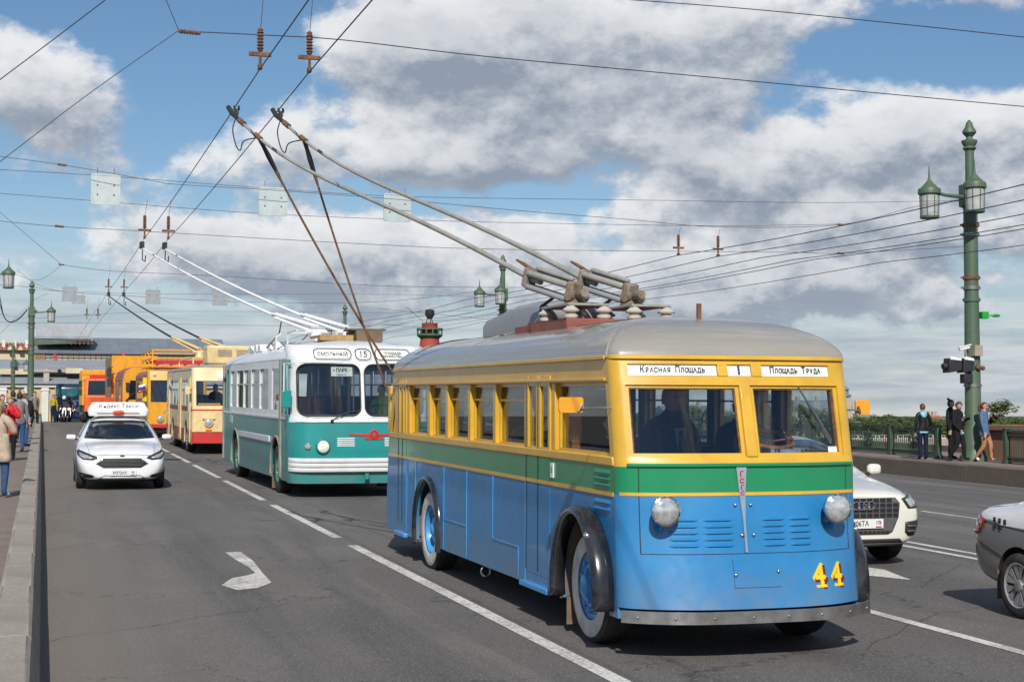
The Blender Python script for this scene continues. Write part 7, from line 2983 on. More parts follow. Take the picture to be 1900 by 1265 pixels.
# grey and white taxi sedan at the right edge
KX, KY = 9.58, 9.14
sed = thing('taxi', (KX, KY, deck(KY)), 'grey and white sedan taxi cut off by the right edge, only its tail showing', 'car', rx=GRADE)
SK = [(0.0, .28, .50, .66, .45, .62, .58, .45, .66, .69), (.08, .22, .68, .80, .47, .77, .65, .58, .74, .775), (.30, .19, .80, .865, .52, .84, .75, .63, .84, .88), (.9, .18, .83, .865, .55, .85, .86, .66, .95, 1.0), (1.25, .18, .83, .865, .56, .85, .91, .68, 1.0, 1.04),
      (1.75, .18, .83, .865, .56, .85, .94, .63, 1.26, 1.31), (2.15, .18, .83, .865, .56, .85, .95, .56, 1.41, 1.46), (2.8, .18, .83, .865, .56, .85, .96, .55, 1.42, 1.47), (3.3, .18, .83, .865, .57, .85, .965, .56, 1.30, 1.345), (3.72, .20, .83, .86, .58, .845, .965, .62, 1.07, 1.11),
      (4.0, .23, .82, .855, .60, .835, .955, .66, 1.015, 1.045), (4.25, .26, .79, .835, .60, .80, .94, .66, .995, 1.02), (4.37, .30, .72, .79, .58, .745, .90, .60, .965, .985), (4.42, .36, .60, .72, .58, .68, .80, .52, .88, .90)]
body, bv = car_shell(SK, M_cargrey, sed, (.85, 3.54), .305, .865)
for sd in (-1, 1):
    drape('white_wrap', [(4.415, .875), (4.36, .99), (4.2, 1.05), (3.9, 1.12), (3.6, 1.25), (3.3, 1.38), (2.0, 1.44), (1.4, 1.14), (.6, .90), (.6, .80), (1.4, .80), (3.0, .80), (3.9, .845), (4.2, .865)], 'x', sd, bv, M_carwhite, sed, .006, .04, .003)
    drape('side_window', [(3.35, 1.06), (3.12, 1.30), (2.65, 1.385), (2.65, 1.04)], 'x', sd, bv, M_carglass, sed, .012)
    drape('side_window', [(2.57, 1.04), (2.57, 1.385), (2.2, 1.37), (1.65, 1.04)], 'x', sd, bv, M_carglass, sed, .012)
    drape('tail_light', [(4.43, .905), (4.36, .93), (4.12, .875), (4.14, .80), (4.22, .73), (4.36, .71), (4.43, .72)], 'x', sd, bv, M_taillight, sed, .012, .04)
    drape('lamp_stripe', [(4.42, .735), (4.30, .735), (4.24, .76), (4.42, .765)], 'x', sd, bv, M_lens, sed, .019, .04)
    for k, (y, z) in enumerate(((3.98, .905), (3.89, .90), (3.80, .895), (3.95, .85), (3.86, .845))):
        drape('checker_mark', [(y, z), (y - .045, z), (y - .065, z - .045), (y - .02, z - .045)], 'x', sd, bv, M_plastic, sed, .011, .05, .002)
    drape('yellow_disc', [(3.12 + .26 * math.cos(6.283 * k / 28), .76 + .22 * math.sin(6.283 * k / 28)) for k in range(28)], 'x', sd, bv, M_numyel, sed, .012, .05, .002)
    drape('door_gap', [(2.61, .30), (2.62, .30), (2.62, 1.02), (2.61, 1.02)], 'x', sd, bv, M_dark, sed, .003, .05, .002)
    drape('bumper_gap', [(3.80, .555), (4.2, .66), (4.215, .652), (3.80, .545)], 'x', sd, bv, M_dark, sed, .003, .05, .002)
    for y in (.85, 3.54): wheel(sed, sd * .765, y, .305, .20, sd, .70, M_alloy, None, 0, 6, 'spokes')
    m = MB()
    a0, a1 = sorted((sd * .84, sd * .66))
    m.box(a0, a1, 3.88, 3.895, .14, .42)
    m.build('mud_flap', M_brown, sed, bevel=.003)
drape('white_boot', [(-.68, 3.75), (.68, 3.75), (.66, 4.25), (.5, 4.36), (-.5, 4.36), (-.66, 4.25)], 'z', 1, bv, M_carwhite, sed, .007, .05, .003)
drape('white_roof', [(-.56, 2.1), (.56, 2.1), (.56, 3.2), (-.56, 3.2)], 'z', 1, bv, M_carwhite, sed, .007, .06, .003)
drape('rear_window', [(-.62, 1.10), (.62, 1.10), (.52, 1.33), (-.52, 1.33)], 'y', 1, bv, M_carglass, sed, .004)
drape('windscreen', [(-.68, 1.05), (.68, 1.05), (.54, 1.38), (-.54, 1.38)], 'y', -1, bv, M_carglass, sed, .004)


# ------------------------------------------------------------------ work vehicles behind the trolleybuses
def boxy_wheel_set(root, xs_, ys_, r, w, m):
    for x in xs_:
        for y in ys_:
            wheel(root, x, y, r, w, 1 if x > 0 else -1, .55, m, None, .04, 6, 'disc')


# yellow works trolleybus whose nose shows between the taxi and the cream bus
p = at(273, 790, 68.5)
wt = thing('works_trolleybus', (p.x + 1.25, 68.5, deck(68.5)), 'orange-yellow works trolleybus with a railed tower platform on its roof', 'truck', rx=GRADE)
wf = Front(1.25, .14, [(.3, 0, .08), (1.5, 0, .08), (2.5, .12, .06), (3.1, .30, .05)])
m = MB()
wf.patch(m, -1.25, 1.25, .58, 1.44, 0, .05, 14, 3)
m.build('front_panel', M_orangeyellow, wt, 50)
m = MB()
wf.patch(m, -1.25, 1.25, .44, .57, .05, .08, 14, 1)
m.build('bumper', M_red, wt, 50)
m = MB()
wf.patch(m, -1.25, 1.25, 1.442, 1.52, 0, .05, 14, 1)
wf.patch(m, -1.25, 1.25, 2.46, 2.86, 0, .05, 14, 2)
for a, c in ((-1.25, -1.12), (-.03, .03), (1.12, 1.25)): wf.patch(m, a, c, 1.52, 2.46, 0, .05, 4, 2)
m.build('front_frame', M_orangeyellow, wt, 50)
for a, c in ((-1.12, -.03), (.03, 1.12)):
    m = MB()
    wf.patch(m, a, c, 1.52, 2.46, -.02, .006, 4, 2)
    m.build('windscreen', M_carglass, wt, 50)
m = MB()
for a, c in ((.9, 1.24),): m.box(-1.25, 1.25, .12, 9.0, .45, 1.5)
m.build('side_wall', M_plank, wt, 0)
m = MB()
m.box(-1.24, 1.24, .30, 9.0, 1.503, 2.55)
m.build('upper_side', M_plank, wt, 0)
for y0, y1 in ((.6, 1.5), (1.9, 3.0), (3.4, 4.5), (4.9, 6.0), (6.4, 7.5)):
    for sd in (-1, 1):
        m = MB()
        a0, a1 = sorted((sd * 1.241, sd * 1.252))
        m.box(a0, a1, y0, y1, 1.65, 2.4)
        m.build('window', M_carglass, wt, 0)
m = MB()
rows = [[(x, y, z) for x, z in ((-1.26, 2.55), (-1.24, 2.70), (-1.1, 2.86), (-.7, 2.95), (.7, 2.95), (1.1, 2.86), (1.24, 2.70), (1.26, 2.55))] for y in (.28, 9.05)]
m.grid(rows)
for r_ in rows: m.add(r_, [tuple(range(8))])
m.build('roof', M_pinkroof, wt, 30)
for x in (-.70, .70):
    T = Matrix.Translation((x, wf.y(x, .78), .80)) @ Matrix.Rotation(R(90), 4, 'X')
    m = MB()
    m.lathe([(.16, 0), (.16, .04), (.13, .07), (.07, .09), (0, .095)], 18, T, caps=False)
    m.build('headlight', M_lens, wt)
m = MB()
m.cbox((-.95, wf.y(-.95, 2.66) - .02, 2.66), (.14, .05, .09))
m.cbox((-.55, wf.y(-.55, 1.15) - .02, 1.15), (.06, .04, .14))
m.build('marker_lamp', M_lens, wt, bevel=.01)
boxy_wheel_set(wt, (-1.08, 1.08), (1.9, 7.0), .48, .28, M_boxgrey)
m = MB()
pz0, pz1 = 3.0, 3.78
for y in (.9, 3.2, 5.5, 7.8):
    for x in (-1.0, 1.6):
        m.bar((x, y, pz0), (x, y, pz1), .06, .06, up=(0, 1, 0))
for z in (pz1, 3.42, pz0 + .05):
    for x in (-1.0, 1.6): m.bar((x, .9, z), (x, 7.8, z), .055, .06)
    for y in (.9, 7.8): m.bar((-1.0, y, z), (1.6, y, z), .055, .06)
m.build('platform_railing', M_orangeyellow, wt, 0)
m = MB()
m.box(-.9, 1.5, 1.0, 7.7, 3.02, 3.10)
for k in range(4): m.bar((-.8 + .6 * k, 1.2, 3.12), (-.2 + .6 * k, 7.0, 3.40), .08, .08)
for k in range(5): m.bar((-.9, 1.4 + 1.4 * k, 3.30), (1.5, 1.4 + 1.4 * k, 3.30), .10, .10)
m.build('lift_frame', M_red, wt, 0)
m = MB()
for z in (2.12, 1.55): m.box(-1.42, -1.253, .5, .53, z, z + .45)
m.build('notice_board', M_numyel, wt, 0)
fl = thing('flag', (wt.location.x - 1.40, 68.7, deck(68.5) + 2.0), 'small white, blue and red flag fixed to the side of the works trolleybus', 'flag', rz=R(8))
for i, (mt, z0) in enumerate(((M_white, .2), (mat('flag_blue', (.02, .06, .35, 1), .8, var=.05), .03), (M_red, -.14))):
    m = MB()
    rows = []
    for k in range(9):
        x = -.34 + .06 * k
        rows.append([(x, .03 * math.sin(k * 1.1), z0 + .12 * k * .12), (x, .03 * math.sin(k * 1.1), z0 + .17 + .12 * k * .12)])
    m.grid(rows)
    o = m.build('flag_stripe', mt, fl)
    s_ = o.modifiers.new('thickness', 'SOLIDIFY')
    s_.thickness = .004
m = MB()
m.tube([(.16, 0, -.5), (.16, 0, .5)], .015, 6)
m.build('flag_pole', M_steel, fl)
fl.scale = (.62, .62, .62)

# second rounded works van further back
p = at(246, 790, 80.0)
wv = thing('works_van', (p.x + .75, 80.0, deck(80)), 'tall rounded yellow works vehicle with faded red roof behind the tower platform', 'truck', rx=GRADE)
m = MB()
prof = [(-1.15, .5), (-1.25, .8), (-1.25, 2.55), (-1.12, 2.95), (-.8, 3.15), (.8, 3.15), (1.12, 2.95), (1.25, 2.55), (1.25, .8), (1.15, .5)]
m.prism(prof, .06, 8.5, 'y')
m.build('body', M_plank, wv, 30)
m = MB()
m.prism(prof, 0, .058, 'y')
m.build('front_panel', M_orangeyellow, wv, 30)
m = MB()
m.prism([(-1.27, 2.53), (-1.15, 2.97), (-.8, 3.18), (.8, 3.18), (1.15, 2.97), (1.27, 2.53), (1.24, 2.53), (1.12, 2.93), (.78, 3.13), (-.78, 3.13), (-1.12, 2.93), (-1.24, 2.53)], .05, 8.55, 'y')
m.build('roof', M_pinkroof, wv, 30)
m = MB()
m.box(-1.262, -1.251, 1.6, 3.4, 1.3, 2.6)
m.build('window', M_carglass, wv, 0)
m = MB()
m.prism([(-.95, 1.55), (.95, 1.55), (.9, 2.5), (-.9, 2.5)], -.012, -.001, 'y')
m.build('windscreen', M_carglass, wv, 0)
m = MB()
m.box(-1.27, -1.251, 1.4, 3.6, .95, 1.2)
m.build('name_band', M_pinkroof, wv, 0)
m = MB()
for x in (-1.1, -.55):
    m.box(x, x + .16, -.14, -.01, 2.0, 2.4)
    m.bar((x, -.08, 1.5), (x + .4, -.08, 1.9), .05, .05)
m.build('front_fittings', M_plastic, wv, 0)
boxy_wheel_set(wv, (-1.08, 1.08), (1.6, 6.6), .48, .28, M_boxgrey)

# yellow box truck with plank side
p = at(206, 790, 90.0)
bt_ = thing('box_truck', (p.x + 1.25, 90.0, deck(90)), 'yellow box truck with an ochre plank side and a dark red name band', 'truck', rx=slope(94))
m = MB()
m.box(-1.25, 1.25, .02, 9.0, 1.62, 3.92)
m.build('box_side', M_plank, bt_, 0)
m = MB()
m.box(-1.25, 1.25, -.03, .018, 1.60, 3.94)
m.build('box_front', M_orangeyellow, bt_, 0)
for k in range(9):
    m = MB()
    m.box(-1.262, -1.2505, .08 + k * .99, 1.04 + k * .99, 1.65, 3.88)
    m.build('plank_panel', M_plank, bt_, 0)
m = MB()
m.box(-1.27, -1.2625, .5, 8.5, 2.85, 3.22)
nb = m.build('name_band', M_maroon, bt_, 0)
text('band_text', '54-11', .34, M_sign, nb, (-1.273, 4.4, 3.04), (math.pi / 2, 0, -math.pi / 2), .001, .004, 2.0)
m = MB()
m.prism([(-1.6, .75), (-.04, .75), (-.04, 2.45), (-1.25, 2.45), (-1.5, 1.6)], -1.15, 1.15, 'x')
m.build('cab', M_orange, bt_, 0, bevel=.05)
m = MB()
m.box(-1.0, 1.0, -1.52, -1.40, 1.62, 2.3)
m.build('windscreen', M_carglass, bt_, 0)
m = MB()
m.box(-.9, .9, .05, 8.9, .9, 1.25)
m.build('chassis', M_darker, bt_, 0)
m = MB()
for z in (2.2, 2.75): m.box(-1.5, -1.28, -.55, -.45, z, z + .5)
m.tube([(-1.2, -.5, 3.3), (-1.4, -.5, 3.3), (-1.4, -.5, 2.2)], .03, 6)
m.build('mirror', M_plastic, bt_, bevel=.03)
boxy_wheel_set(bt_, (-1.05, 1.05), (-.7, 6.4, 7.6), .52, .3, M_boxgrey)
m = MB()
m.lathe([(.09, 3.95), (.09, 4.05), (.05, 4.12), (0, 4.13)], 10, Matrix.Translation((-.6, .3, 0)), caps=False)
m.build('beacon', M_red, bt_)

# orange lorry
p = at(157, 785, 104.0)
lo_ = thing('lorry', (p.x + 1.22, 104.0, deck(104)), 'bright orange lorry with a yellow body and big wheels, left of the box truck', 'truck', rx=slope(105))
m = MB()
m.prism([(0, .75), (1.9, .75), (1.9, 2.85), (.35, 2.85), (.12, 1.75), (0, 1.70)], -1.22, 1.22, 'x')
m.build('cab', M_orange, lo_, 0, bevel=.05)
m = MB()
m.add([(-1.05, .115, 1.80), (1.05, .115, 1.80), (1.0, .315, 2.70), (-1.0, .315, 2.70)], [(0, 1, 2, 3)])
m.add([(-1.05, .08, 1.80), (1.05, .08, 1.80), (1.0, .28, 2.70), (-1.0, .28, 2.70)], [(0, 1, 2, 3)])
m.build('windscreen', M_carglass, lo_, 0)
m = MB()
m.box(-1.23, -1.221, .5, 1.4, 1.75, 2.6)
m.build('window', M_carglass, lo_, 0)
m = MB()
m.box(-1.25, 1.25, -.18, .05, .70, 1.06)
m.build('bumper', M_orange, lo_, 0, bevel=.04)
for x in (-.8, .8):
    m = MB()
    m.box(x - .25, x + .25, -.2, -.181, .80, .97)
    m.build('headlight', M_lens, lo_, 0)
m = MB()
for z in (1.2, 1.36, 1.52): m.box(-.9, .9, -.014, -.001, z, z + .05)
m.build('grille_bars', M_maroon, lo_, 0)
m = MB()
m.box(-1.38, 1.38, 2.05, 8.0, 1.1, 3.42)
m.build('load_box', M_orangeyellow, lo_, 0, bevel=.03)
m = MB()
for k in range(5):
    m.box(-1.42, -1.382, 2.2 + 1.2 * k, 2.3 + 1.2 * k, 1.15, 3.38)
m.build('box_rib', M_plank, lo_, 0)
m = MB()
m.box(-.9, .9, 1.95, 2.04, 2.9, 3.1)
m.build('roof_rail', M_red, lo_, 0)
m = MB()
for z in (1.75, 2.25): m.box(-1.62, -1.4, .25, .34, z, z + .42)
m.tube([(-1.2, .3, 2.7), (-1.52, .3, 2.7), (-1.52, .3, 1.8)], .025, 6)
m.build('mirror', M_plastic, lo_, bevel=.03)
boxy_wheel_set(lo_, (-1.2, 1.2), (1.2, 5.4, 6.8), .56, .34, M_boxgrey)

# coach, dark blue car and motorcycles just over the crest
p = at(135, 760, 126.0)
M_coach = mat('coach_dark_blue', (.010, .035, .055, 1), .25, var=.1, coat=.6)
M_coachglass = mat('coach_glass_teal', (.012, .10, .115, 1), .08, var=.3, vs=1.5, coat=1)
co_ = thing('coach', (p.x, 126.0, deck(126) - .35), 'dark teal coach facing the camera at the far end of the road', 'bus', rx=slope(124))
cof = Front(1.27, .22, [(.3, 0, .12), (1.2, 0, .14), (3.0, .22, .10), (3.3, .5, .08)])
for z0, z1 in ((.35, 1.25), (2.86, 3.28)):
    m = MB()
    cof.patch(m, -1.27, 1.27, z0, z1, 0, .05, 12, 3)
    m.build('front_panel', M_coach, co_, 50)
m = MB()
cof.patch(m, -1.25, 1.25, 1.252, 2.30, -.01, .02, 12, 2)
m.build('windscreen', M_carglass, co_, 50)
m = MB()
cof.patch(m, -1.25, 1.25, 2.302, 2.858, -.01, .02, 12, 2)
m.build('upper_glass', M_coachglass, co_, 50)
m = MB()
m.box(-1.27, 1.27, .45, 11, .35, 3.2)
m.build('body', M_coach, co_, 0, bevel=.1)
m = MB()
for x in (-1.45, 1.30): m.box(x, x + .16, -.35, -.2, 1.7, 2.35)
m.build('mirror', mat('mirror_sky_blue', (.25, .42, .62, 1), .3, var=.05), co_, bevel=.03)
m = MB()
for x in (-.85, .85): m.cbox((x, cof.y(x, .65) - .01, .65), (.4, .05, .16))
m.build('headlight', M_lens, co_, bevel=.02)
m = MB()
m.lathe([(.08, 3.28), (.08, 3.42), (0, 3.48)], 10, Matrix.Translation((.55, .8, 0)), caps=False)
m.build('beacon', M_red, co_)
boxy_wheel_set(co_, (-1.1, 1.1), (2.2, 8.0), .5, .28, M_boxgrey)

p = at(141, 778, 113.0)
nc = thing('car', (p.x + .35, 113.0, deck(113)), 'dark blue car with lit headlamps in front of the coach', 'car', rx=slope(114))
body, bv = car_shell(SA, M_carnavy, nc, (.90, 3.50), .34, .915)
drape('windscreen', [(-.74, 1.15), (.74, 1.15), (.60, 1.51), (-.60, 1.51)], 'y', -1, bv, M_carglass, nc, .003, .1)
drape('grille', [(-.45, .60), (.45, .60), (.48, .80), (-.48, .80)], 'y', -1, bv, M_plastic, nc, .004, .1)
M_lit = mat('lit_headlamp', (.9, .85, .7, 1), .2, var=.1, emit=(1, .85, .55, 1), es=.5)
for sx in (-1, 1):
    drape('headlight', [(sx * .52, .70), (sx * .86, .72), (sx * .86, .86), (sx * .54, .82)][::sx], 'y', -1, bv, M_lit, nc, .004, .1)
    m = MB()
    m.ell((sx * 1.0, 1.42, 1.17), .125, .08, .085)
    m.build('mirror', M_carnavy, nc)
    for y in (.90, 3.50): wheel(nc, sx * .795, y, .34, .22, sx, .62, M_alloy, None, 0, 5, 'spokes')


def motorcycle(X, Y, label):
    root = thing('motorcycle', (X, Y, deck(Y)), label, 'motorcycle', group='motorcycles at the crest of the bridge', rz=R(-4))
    for y, nm in ((.0, 'front'), (1.5, 'rear')):
        M = Matrix.Translation((0, y, .33)) @ Matrix.Rotation(R(90), 4, 'Y')
        t = MB()
        t.lathe([(.23, -.05), (.31, -.06), (.33, 0), (.31, .06), (.23, .05)], 24, M, caps=False)
        w_ = t.build('wheel', M_rubber, root)
        t = MB()
        t.lathe([(.235, -.03), (.22, .03), (.05, .05), (.05, -.05)], 16, M, caps=False)
        t.build('rim', M_alloy, w_)
    m = MB()
    for x in (-.09, .09): m.tube([(x, 0, .33), (x, .14, .70), (x, .25, 1.0)], .025, 7)
    m.tube([(-.38, .38, 1.06), (-.2, .27, 1.05), (.2, .27, 1.05), (.38, .38, 1.06)], .018, 6)
    m.build('fork', M_chrome, root)
    m = MB()
    m.ell((0, .55, .82), .15, .30, .14)
    m.box(-.14, .14, .45, 1.05, .32, .66)
    m.build('tank', M_plastic, root, bevel=.03)
    m = MB()
    m.ell((0, 1.1, .80), .16, .38, .08)
    m.build('saddle', M_dark, root)
    m = MB()
    m.lathe([(.09, 0), (.1, .05), (.06, .08), (0, .085)], 14, Matrix.Translation((0, .12, .86)) @ Matrix.Rotation(R(90), 4, 'X'), caps=False)
    m.build('headlight', M_lit, root)
    m = MB()
    m.prism([(-.22, .95), (.22, .95), (.16, 1.35), (-.16, 1.35)], .15, .17, 'y')
    m.build('windshield', M_carglass, root)
    for x in (-.22, .22):
        m = MB()
        m.cbox((x, .15, .80), (.08, .06, .06))
        m.build('turn_signal', M_reflector, root)
    return root


for px_, Y, lab in ((119, 106, 'black motorcycle at the crest of the road, nearest in front of the coach'), (113, 110, 'motorcycle left of the nearest one in front of the coach'), (128, 109, 'motorcycle between the nearest one and the dark blue car')):
    motorcycle(at(px_, 770, Y).x, Y, lab)

# ------------------------------------------------------------------ people
M_skin = mat('skin', (.52, .30, .21, 1), .55, var=.08, vs=20)
M_eye = mat('eye_dark', (.02, .015, .012, 1), .3, var=0)
CLOTH = {}


def cloth(name, c, rough=.85): return mat('cloth_' + name, c, rough, var=.18, vs=9, bump=.15, bs=30, spec=.2)


C_black, C_navy, C_denim = cloth('black', (.014, .014, .016, 1)), cloth('navy', (.012, .018, .045, 1)), cloth('denim', (.035, .085, .19, 1))
C_tan, C_blazer, C_beige = cloth('tan', (.40, .20, .10, 1)), cloth('blue_blazer', (.085, .15, .26, 1)), cloth('beige', (.45, .36, .27, 1))
C_red, C_grey, C_white = cloth('red', (.55, .025, .035, 1)), cloth('grey', (.20, .18, .17, 1)), cloth('white', (.65, .65, .66, 1))
C_cyan, C_vest, C_leather = cloth('light_blue', (.22, .52, .60, 1)), cloth('vest_lime', (.35, .62, .03, 1)), mat('cloth_leather_black', (.012, .012, .014, 1), .38, var=.2, vs=9, bump=.2, bs=14)
C_yellow, C_lilac = cloth('vest_yellow', (.42, .32, .03, 1)), cloth('lilac_grey', (.35, .35, .42, 1))
H_brown, H_dark, H_auburn, H_blond = (mat('hair_' + n, c, .6, var=.3, vs=25, bump=.5, bs=50) for n, c in (('brown', (.10, .05, .025, 1)), ('dark', (.018, .013, .010, 1)), ('auburn', (.16, .045, .02, 1)), ('blond', (.28, .19, .10, 1))))

STAND = dict(pel=(0, 0, .53), waist=(0, 0, .62), chest=(0, .005, .74), neckb=(0, .008, .825), neck=(0, 0, .865), head=(0, -.008, .93),
             sl=(.098, .008, .80), el=(.128, .012, .635), wl=(.128, -.015, .495), sr=(-.098, .008, .80), er=(-.128, .012, .635), wr=(-.128, -.015, .495),
             hl=(.052, 0, .505), kl=(.056, -.012, .285), al=(.056, .01, .045), tl=(.062, -.085, .022), hr=(-.052, 0, .505), kr=(-.056, -.012, .285), ar=(-.056, .01, .045), tr=(-.062, -.085, .022))
WALK = dict(STAND, kl=(.05, -.085, .29), al=(.05, -.10, .05), tl=(.05, -.19, .045), kr=(-.05, -.02, .28), ar=(-.05, .135, .075), tr=(-.05, .07, .03), el=(.125, .06, .645), wl=(.12, .07, .51), er=(-.125, -.02, .64), wr=(-.12, -.10, .53))
SIT = dict(STAND, pel=(0, 0, .265), waist=(0, .01, .355), chest=(0, .02, .475), neckb=(0, .015, .56), neck=(0, .005, .60), head=(0, -.008, .665), sl=(.098, .018, .535), sr=(-.098, .018, .535),
           hl=(.052, 0, .255), kl=(.065, -.245, .262), al=(.065, -.23, .035), tl=(.065, -.31, .02), hr=(-.052, 0, .255), kr=(-.065, -.245, .262), ar=(-.065, -.23, .035), tr=(-.065, -.31, .02),
           el=(.13, -.02, .38), wl=(.08, -.15, .30), er=(-.13, -.02, .38), wr=(-.08, -.15, .30))
RAD = dict(pel=.078, waist=.070, chest=.080, neckb=.046, neck=.032, head=.03, s=.044, e=.032, w=.021, h=.062, k=.044, a=.030, t=.024)


def person(label, loc, rz, h, pose, top, bottom, shoes, hair, hair_style='short', hem=.50, fat=1.0, group=None, rx=0.0, look=0.0, beard=False, glasses=False, skirt=None):
    root = thing('person', loc, label, 'person', rz=rz, group=group)
    V, Rr, Ed, reg = [], [], [], []
    idx = {}

    def add(n, p, r):
        idx[n] = len(V)
        V.append(Vector(p) * h)
        Rr.append(r * h)
    for n, p in pose.items():
        key = n if n in RAD else n[0]
        add(n, p, RAD[key] * (fat if key in ('pel', 'waist', 'chest', 's', 'h', 'e') else 1))
    bones = [('pel', 'waist', 'torso'), ('waist', 'chest', 'torso'), ('chest', 'neckb', 'torso'), ('neckb', 'neck', 'skin'), ('neck', 'head', 'skin')]
    for s in 'lr':
        bones += [('neckb', 's' + s, 'top'), ('s' + s, 'e' + s, 'top'), ('e' + s, 'w' + s, 'top'), ('pel', 'h' + s, 'torso'), ('h' + s, 'k' + s, 'bottom'), ('k' + s, 'a' + s, 'bottom'), ('a' + s, 't' + s, 'shoe')]
        e, w = Vector(pose['e' + s]), Vector(pose['w' + s])
        d = (w - e).normalized()
        side = d.cross(Vector((0, 1, 0.01))).normalized()
        if abs(d.y) > .8: side = Vector((1, 0, 0))
        fwd = side.cross(d).normalized()
        sg = 1 if s == 'l' else -1
        add('p' + s, w + d * .030, .020)
        bones.append(('w' + s, 'p' + s, 'skin'))
        for k, (o, ln) in enumerate(((-.019, .032), (-.0065, .040), (.0065, .038), (.019, .030))):
            a = w + d * .050 + fwd * o
            b = a + d * ln * .6 + side * (.006 * sg)
            c = b + d * ln * .45 + side * (.016 * sg)
            for q, pt, r in (('a', a, .0068), ('b', b, .0060), ('c', c, .0050)): add('f%d%s%s' % (k, q, s), pt, r)
            bones += [('p' + s, 'f%da%s' % (k, s), 'skin'), ('f%da%s' % (k, s), 'f%db%s' % (k, s), 'skin'), ('f%db%s' % (k, s), 'f%dc%s' % (k, s), 'skin')]
        a = w + d * .018 - fwd * .022
        b = a + d * .022 - fwd * .014
        add('ta' + s, a, .0075)
        add('tb' + s, b, .006)
        bones += [('p' + s, 'ta' + s, 'skin'), ('ta' + s, 'tb' + s, 'skin')]
    me = bpy.data.meshes.new('body')
    me.from_pydata(V, [(idx[a], idx[b]) for a, b, _ in bones], [])
    o = link('body', me, root)
    sk = o.modifiers.new('skin', 'SKIN')
    sk.use_smooth_shade = True
    for i, sv in enumerate(me.skin_vertices[0].data):
        sv.radius = (Rr[i], Rr[i])
        sv.use_root = (i == idx['pel'])
    ss = o.modifiers.new('smooth', 'SUBSURF')
    ss.levels = ss.render_levels = 1
    bake(o)
    me = o.data
    me.materials.clear()
    for mt in (M_skin, top, bottom, shoes, M_eye): me.materials.append(mt)
    segs = [(V[idx[a]], V[idx[b]], (Rr[idx[a]] + Rr[idx[b]]) / 2, rg) for a, b, rg in bones]
    pelz = pose['pel'][2] * h
    mi = []
    for p in me.polygons:
        c = p.center
        best, br = 1e9, 'top'
        for a, b, r, rg in segs:
            ab = b - a
            t = max(0, min(1, (c - a).dot(ab) / max(1e-9, ab.length_squared)))
            d = (c - a - ab * t).length / r
            if d < best: best, br = d, rg
        if br == 'torso': br = 'top' if c.z > pelz + (hem - .53) * h else 'bottom'
        if br == 'bottom' and c.z > pelz + (hem - .53) * h and abs(c.y) < .09 * h: br = 'top'
        if br == 'skin' and abs(c.x) < .07 * h and c.z < V[idx['neckb']].z + .012 * h: br = 'top'
        mi.append({'skin': 0, 'top': 1, 'bottom': 2, 'shoe': 3}[br])
    me.polygons.foreach_set('material_index', mi)
    # head with a face, joined into the same body mesh
    hc = V[idx['head']]
    T = Matrix.Translation(hc) @ Matrix.Rotation(look, 4, 'X')
    b = MB()
    nn, mm = 20, 14
    for i in range(mm + 1):
        t = -math.pi / 2 + math.pi * i / mm
        for k in range(nn):
            a = 2 * math.pi * k / nn
            x, y, z = math.cos(t) * math.cos(a), math.cos(t) * math.sin(a), math.sin(t)
            px_, py_, pz_ = x * .044, y * .056, z * .066
            if z < 0:
                px_ *= 1 - .22 * z * z
                if y > 0: py_ *= 1 - .30 * z * z
                else: py_ -= .006 * z * z
            if y < 0: py_ *= .95
            if abs(x) < .28 and y < -.5 and -.45 < z < .15: py_ -= .010 * (1 - abs(x) / .28) * (.35 - z)
            if y < -.6 and .05 < z < .25 and .2 < abs(x) < .6: py_ += .004
            b.v.append(tuple(T @ (Vector((px_, py_, pz_)) * h)))
    for i in range(mm):
        for k in range(nn):
            b.f.append([i * nn + k, i * nn + (k + 1) % nn, (i + 1) * nn + (k + 1) % nn, (i + 1) * nn + k])
            b.mi.append(0)
    for sx in (-1, 1):
        b.ell(T @ (Vector((sx * .045, .004, .0)) * h), .006 * h, .010 * h, .016 * h, 8, 6)
        b.cur = 4
        b.ell(T @ (Vector((sx * .017, -.0485, .010)) * h), .0065 * h, .004 * h, .0038 * h, 8, 5)
        b.cur = 0
    b.cur = 4
    b.ell(T @ (Vector((0, -.050, -.030)) * h), .013 * h, .004 * h, .0022 * h, 8, 5)
    b.cur = 0
    hm = b.mesh('head', [M_skin, M_skin, M_skin, M_skin, M_eye], 70)
    bm = bmesh.new()
    bm.from_mesh(me)
    bm.from_mesh(hm)
    bm.to_mesh(me)
    bm.free()
    me.polygons.foreach_set('use_smooth', [True] * len(me.polygons))
    bpy.data.meshes.remove(hm)
    # hair
    hb = MB()
    rows = []
    for i in range(10):
        t = R(88 - i * (12.5 if hair_style == 'short' else 15))
        row = []
        for k in range(20):
            a = 2 * math.pi * k / 20
            x, y, z = math.cos(t) * math.cos(a), math.cos(t) * math.sin(a), math.sin(t)
            if y < -.15 and z < .42 + .2 * abs(x): z = .42 + .2 * abs(x)
            rr = 1.0 + .05 * math.sin(7 * a + i) * .5
            row.append(T @ (Vector((x * .049 * rr, (y * .060 + .004) * rr, z * .071 + .002)) * h))
        rows.append(row)
    hb.grid(rows, closed=True)
    if hair_style == 'tail':
        hb.tube([T @ (Vector(q) * h) for q in ((0, .055, .02), (0, .085, .0), (0, .09, -.07), (.01, .075, -.13))], [.022 * h, .028 * h, .022 * h, .008 * h], 9)
    if hair_style == 'bun':
        hb.ell(T @ (Vector((0, .045, .075)) * h), .024 * h, .024 * h, .024 * h)
    if hair_style == 'long':
        hb.tube([T @ (Vector(q) * h) for q in ((0, .045, .02), (0, .058, -.05), (0, .06, -.13))], [.042 * h, .045 * h, .03 * h], 10)
    hb.build('hair', hair, root, 60)
